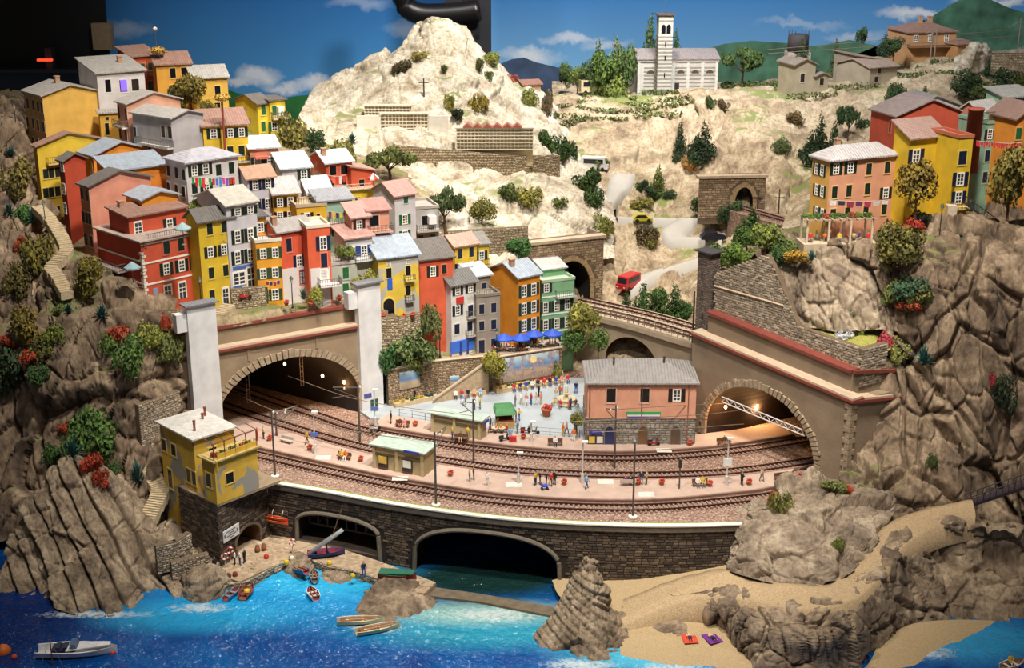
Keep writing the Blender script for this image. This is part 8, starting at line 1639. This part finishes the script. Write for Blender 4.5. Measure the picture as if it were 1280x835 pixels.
# ================================================================== VEHICLES
def car(px, py, L, W_, H, rz, col, label, kind='car', Y=None, name='car'):
    p = P(px, py, Y) if Y else hit(px, py) + Vector((0, 0, .1)); t = thing(name, label, kind, p, rz); c = mat(col, .35, .05); gl = mat('20262c', .1, 0)
    if kind == 'car':
        prof = [(-L / 2, .3), (L / 2, .3), (L / 2, .75), (L * .28, .85), (L * .14, H), (-L * .3, H), (-L * .47, .85), (-L / 2, .8)]
        MB().prism([(x, -W_ / 2, z) for x, z in prof], (0, W_, 0)).build('body', c, t); MB().prism([(x, -W_ / 2 - .02, z) for x, z in ((L * .24, .88), (L * .12, H - .1), (-L * .28, H - .1), (-L * .42, .88))], (0, W_ + .04, 0)).build('windows', gl, t)
    else:
        MB().box(-L / 2, -W_ / 2, .35, L / 2, W_ / 2, H * .5).build('body', c, t); MB().prism([(x, -W_ / 2, z) for x, z in ((-L / 2, H * .5), (L * .42, H * .5), (L * .36, H), (-L / 2, H))], (0, W_, 0)).build('cabin', c, t); MB().box(-L * .4, -W_ / 2 - .03, H * .55, L * .32, W_ / 2 + .03, H * .88).build('windows', gl, t); MB().prism([(L * .43, -W_ * .42, H * .54), (L * .43, W_ * .42, H * .54), (L * .385, W_ * .4, H * .9), (L * .385, -W_ * .4, H * .9)], (.03, 0, 0)).build('windscreen', gl, t)
    for x in (-L * .3, L * .3):
        for y in (-W_ / 2 - .02, W_ / 2 - .16): MB().tube([(x, y, .34), (x, y + .18, .34)], .34, 12).build('wheel', mat('18181a'), t)
    for s_ in (-1, 1): MB().box(L / 2 - .02, s_ * W_ * .32 - .15, .6, L / 2 + .03, s_ * W_ * .32 + .15, .8).build('headlight', mat('e8e4d8', .2), t)
    return t
car(785, 361, 4.6, 2.0, 2.3, -2.2, 'c02a2c', 'red van driving on the lowest road', 'van', name='van'); car(891, 301, 4.2, 1.7, 1.45, .1, '14182a', 'dark blue car in the hairpin bend'); car(803, 278, 3.4, 1.5, 1.45, .05, 'd2c040', 'small yellow car on the level road'); car(744, 213, 5.0, 2.0, 2.4, -.25, 'dcdad6', 'white camper van on the upper hillside', 'camper', name='camper_van'); car(739, 117, 4.6, 2.0, 2.6, .2, 'c8b890', 'beige camper beside the slim trees of the church', 'camper', name='camper_van')
def scooter(px, py, rz, col, label, rider=None, Y=None):
    p = P(px, py, Y) if Y else G(px, py, PZ); t = thing('scooter', label, 'scooter', p, rz, 'scooters'); c = mat(col, .4)
    for x in (-.55, .6): MB().tube([(x, -.06, .25), (x, .06, .25)], .25, 12).build('wheel', mat('1a1a1c'), t)
    MB().prism([(-.85, -.16, .4), (-.2, -.16, .3), (.35, -.16, .3), (.5, -.16, .95), (.4, -.16, .95), (.22, -.16, .42), (-.15, -.16, .45), (-.25, -.16, .72), (-.85, -.16, .74)], (0, .32, 0)).build('body', c, t); MB().box(-.8, -.15, .74, -.2, .15, .84).build('seat', mat('1c1a1a'), t); MB().tube([(.42, -.32, 1.02), (.42, .32, 1.02)], .035, 5).build('handlebar', mat('1c1a1a'), t)
for q in ((658, 541, .3, 'a02a28', 'red scooter right of the kiosk'), (667, 542, -.2, '202428', 'black scooter right of the red one'), (631, 551, .5, '40383a', 'dark scooter beside the red case'), (817, 557, .1, '8a2c28', 'red motor scooter before the station'), (473 - 4, 538, .4, 'b8b4b0', 'pale scooter beside the right white pillar')): scooter(*q)
scooter(307, 374, .4, 'b03028', 'red motor scooter before the village shop', Y=179)
t = thing('pushchair', 'blue pushchair in the dark clad group', 'pushchair', G(681, 612, PZ), .2); MB().prism([(-.4, -.25, .45), (.35, -.25, .4), (.35, -.25, .6), (-.2, -.25, .65), (-.45, -.25, 1.0)], (0, .5, 0)).build('seat', mat('2a4ac8'), t)
for x in (-.35, .35): MB().tube([(x, -.28, .14), (x, .28, .14)], .14, 10).build('wheel', mat('1c1c20'), t)
MB().tube([(-.4, 0, .5), (-.75, 0, 1.05)], .035, 4).build('handle', MET, t)
# ================================================================== VILLAGE DETAILS
def laundry(pts, cols, label, h=.9):
    a, b = P(*pts[0]), P(*pts[1]); t = thing('laundry_line', label, 'laundry', a, 0, 'laundry lines'); d = b - a; sag = Vector((0, 0, -.25))
    MB().tube([(0, 0, 0), d * .5 + sag, d], .03, 4).build('line', mat('c8c4bc'), t); n = len(cols); r = random.Random(n); dn = d.normalized()
    for k, c in enumerate(cols):
        u = (k + .5) / n; q = d * u + sag * (1 - abs(u - .5) * 2); w_ = d.length / n * .8; hh = h * r.uniform(.6, 1.15)
        MB().prism([q - dn * w_ / 2, q + dn * w_ / 2, q + dn * w_ * .42 - Vector((0, 0, hh)), q - dn * w_ * .45 - Vector((0, 0, hh * .95))], (0, .05, 0)).build('garment', mat(c, .9, .2, 3), t)
laundry([(239, 221, 186.6), (294, 221, 189)], ['2f8a4a', 'c8302c', '2f9a4a', 'd0342c', 'e0d8d0', '2f8a40', 'c02c30', '4a6ac0', '3f8ac8', 'c83a90', '7a4ab0', 'a04a28', 'd03030'], 'line of red, green, blue and pink laundry on the white house', 1.4)
laundry([(410, 219, 205), (432, 219, 206)], ['c8303a', 'd06a50', 'c83a34', 'd8d0c8', 'b04038'], 'red laundry below the windows of the red orange cottage', 1.1); laundry([(410, 264, 191.5), (438, 264, 192.5)], ['8a3030', 'd8b030', '28304a', 'd8b838', '2a2c44', '8a2c2c'], 'yellow and dark laundry above the mint green balcony', 1.0); laundry([(332, 351, 179.8), (350, 350, 180.4)], ['8a2c34', '2a3468', '9a303a', '3a4078'], 'red and blue laundry on the narrow orange house', .8); laundry([(1036, 250, 174.4), (1112, 250, 177)], ['d8d0c8', '2a2c38', '8a2c3c', '5a2a58', 'a03048', 'c8b8b0', 'd0ccc8'], 'dark and red laundry on the salmon three storey house', .9); laundry([(573, 332, 198.8), (592, 332, 199.6)], ['b8c8d8', 'd8d8d8', 'c05048', '98b0d0'], 'pale laundry below the blue shuttered yellow house', .7)
laundry([(1220, 176, 181.6), (1296, 178, 181.6)], ['c03038', 'd04048', 'b02830', 'c83840'] * 6, 'red pennant garland strung across the right village', .75)
parasol(P(467, 236, 203.6), 'red and white parasol on the terrace of the red wing', mat('d0423c'), .9, 2.0, 8, mat('e8e4dc')); parasol(P(230, 306, 174.4), 'pale blue parasol on the upper terrace of the red house', mat('9ab4b8'), 1.1, 2.6); parasol(P(167, 355, 172.6), 'pale blue parasol on the left terrace of the red house', mat('8aa8b0'), 1.1, 2.6)
# stork nests
def nest(p, label, pole=None):
    t = thing('stork_nest', label, 'nest', p); me = foliage('twigs', [(0, 0, 0, 1.3, .45), (.3, 0, .2, 1.0, .35)], 500, .22, 9); o = link('twigs', me, t); setmats(o, [leaf_mat('b89a4a')])
    if pole: MB().tube([(0, 0, -pole), (0, 0, 0)], .17, 8).build('pole', mat('8a3c2c'), t)
    return t
t = nest(P(196, 63, 226), 'straw stork nest on the hilltop roof'); MB().tube([(0, 0, 0), (0, 0, 3.2)], .05, 5).build('pole', MET, t); MB().lathe([(.02, 3.1), (.3, 3.3), (.4, 3.55), (.15, 3.75), (.02, 3.8)], 8).build('stork', mat('d8d4cc'), t)
nest(P(277, 122, 202), 'stork nest on a tall red pole above the village', 9)
# pergola before the salmon house
p = P(1008, 304, 172.3); t = thing('pergola', 'white pergola covered with plants before the salmon house', 'pergola', p, .1); pm = mat('c9b8a0', .8)
for x in (0, 2.9, 5.8, 8.7):
    for y in (0, 2.6): MB().box(x - .12, y - .12, -1, x + .12, y + .12, 2.9).build('post', pm, t)
for y in (0, 2.6): MB().box(-.5, y - .12, 2.9, 9.2, y + .12, 3.1).build('beam', mat('a89078'), t)
for k in range(9): MB().box(-.2 + k * 1.1, -.6, 3.1, 0 + k * 1.1, 3.2, 3.22).build('rafter', mat('a89078'), t)
for k in range(8): o = link('foliage', BUSH[k % 4], t, (.4 + k * 1.15, 1.2, 3.1)); o.scale = (.9, 1.3, .7); setmats(o, [leaf_mat(('5a7a34', '4a6a2c', '8a4a34')[k % 3])])
MB().box(-.5, -.6, -1.5, 9.4, 3.2, -.02).build('terrace_floor', mat('b8a68c', .9, .15), t)
for k in range(9): chair_sit(p + Vector((.6 + k * .95, .7 + (k % 2) * .8, 0)), (k % 4) * 1.5, ('red', 'white', 'orange', 'pink', 'yellow', 'red', 'beige', 'blue', 'red')[k], '%s guest from the left under the white pergola' % ('first', 'second', 'third', 'fourth', 'fifth', 'sixth', 'seventh', 'eighth', 'ninth')[k])
# outside stair of the narrow yellow house
a, b = P(1210, 258, 173.6), P(1250, 288, 171.6); t = thing('outside_stair', 'dark steel outside stair descending from the narrow yellow house', 'stairs', a); d = b - a; dm = mat('2a2a34', .6)
for s_ in (0, 1): MB().obox(Vector((0, s_ * 1.0, 0)), d, (0, .08, 0), (0, 0, .3)).build('stringer', dm, t); MB().tube([(0, s_ * 1.0, 1.1), d + Vector((0, s_ * 1.0, 1.1))], .05, 5).build('handrail', dm, t)
for k in range(12): q = d * ((k + .5) / 12); MB().box(q.x - .18, 0, q.z + .1, q.x + .18, 1.08, q.z + .16).build('tread', dm, t)
for k in range(7):
    for s_ in (0, 1): q = d * (k / 6); MB().tube([q + Vector((0, s_, .2)), q + Vector((0, s_, 1.1))], .03, 4).build('baluster', dm, t)
MB().box(-2.6, -.1, -4.2, -1.4, 1.1, .1).build('support_pier', mat('c8b8a0'), t)
# steel footbridge at the right edge
a, b = P(1206, 634, 149.6), P(1300, 603, 147.5); t = thing('footbridge', 'dark steel footbridge leaving the path at the right edge', 'bridge', a); d = b - a; n_ = Vector((-d.y, d.x, 0)).normalized() * 1.5
MB().obox((0, 0, 0), d, n_, (0, 0, .15)).build('deck', mat('3a2e34', .7), t)
for off in (Vector(), n_):
    MB().obox(off - Vector((0, 0, .3)), d, n_ * .06, (0, 0, .3)).build('girder', mat('2c242c', .6), t); MB().tube([off + Vector((0, 0, 1.1)), d + off + Vector((0, 0, 1.1))], .08, 5).build('handrail', mat('2c242c', .6), t)
    for k in range(13): q = d * (k / 12) + off; MB().tube([q, q + Vector((0, 0, 1.1))], .05, 4).build('baluster', mat('2c242c', .6), t)
# far catenary and telegraph poles
for x, y, ty, lb in ((530, 121, 98, 'wooden cross pole on the slope of the peak'), (946, 275, 238, 'left catenary pole by the small hillside tunnel'), (972, 282, 236, 'right catenary pole by the small hillside tunnel'), (866, 420, 364, 'dark pole left of the brick tower')):
    p = hit(x, y) if y < 400 else P(x, y, 186); h = P(x, ty, p.y).z - p.z; t = thing('line_pole', lb, 'pole', p); MB().tube([(0, 0, -1), (0, 0, h)], [.16, .11], 6).build('pole', mat('4a3c34'), t); MB().box(-.9, -.06, h * .75, .9, .06, h * .75 + .14).build('crossarm', mat('4a3c34'), t)
for i, (x, y, ty) in enumerate(((1163, 72, 38), (1168, 72, 30), (1272, 64, 22))):
    p = P(x, y, 257); h = P(x, ty, 257).z - p.z; t = thing('line_pole', ('left', 'middle', 'right')[i] + ' pole of the far overhead line', 'pole', p); MB().tube([(0, 0, -3), (0, 0, h)], .12, 6).build('pole', mat('8a7a70'), t); MB().tube([(0, 0, h * .9), (-2.2, 0, h * .7)], .06, 4).build('arm', mat('8a7a70'), t)
wire('upper far wire across the ridge', [(960, 62, 257), (1165, 45, 257), (1300, 35, 257)]); wire('lower far wire across the ridge', [(960, 67, 257), (1165, 53, 257), (1300, 42, 257)])
# low wall and arch at the right end of the ridge
swall('ridge_wall', 'low brown wall at the right end of the ridge', [P(1238, 88, 252), P(1320, 90, 250)], P(1250, 66, 252).z, SD, 91)
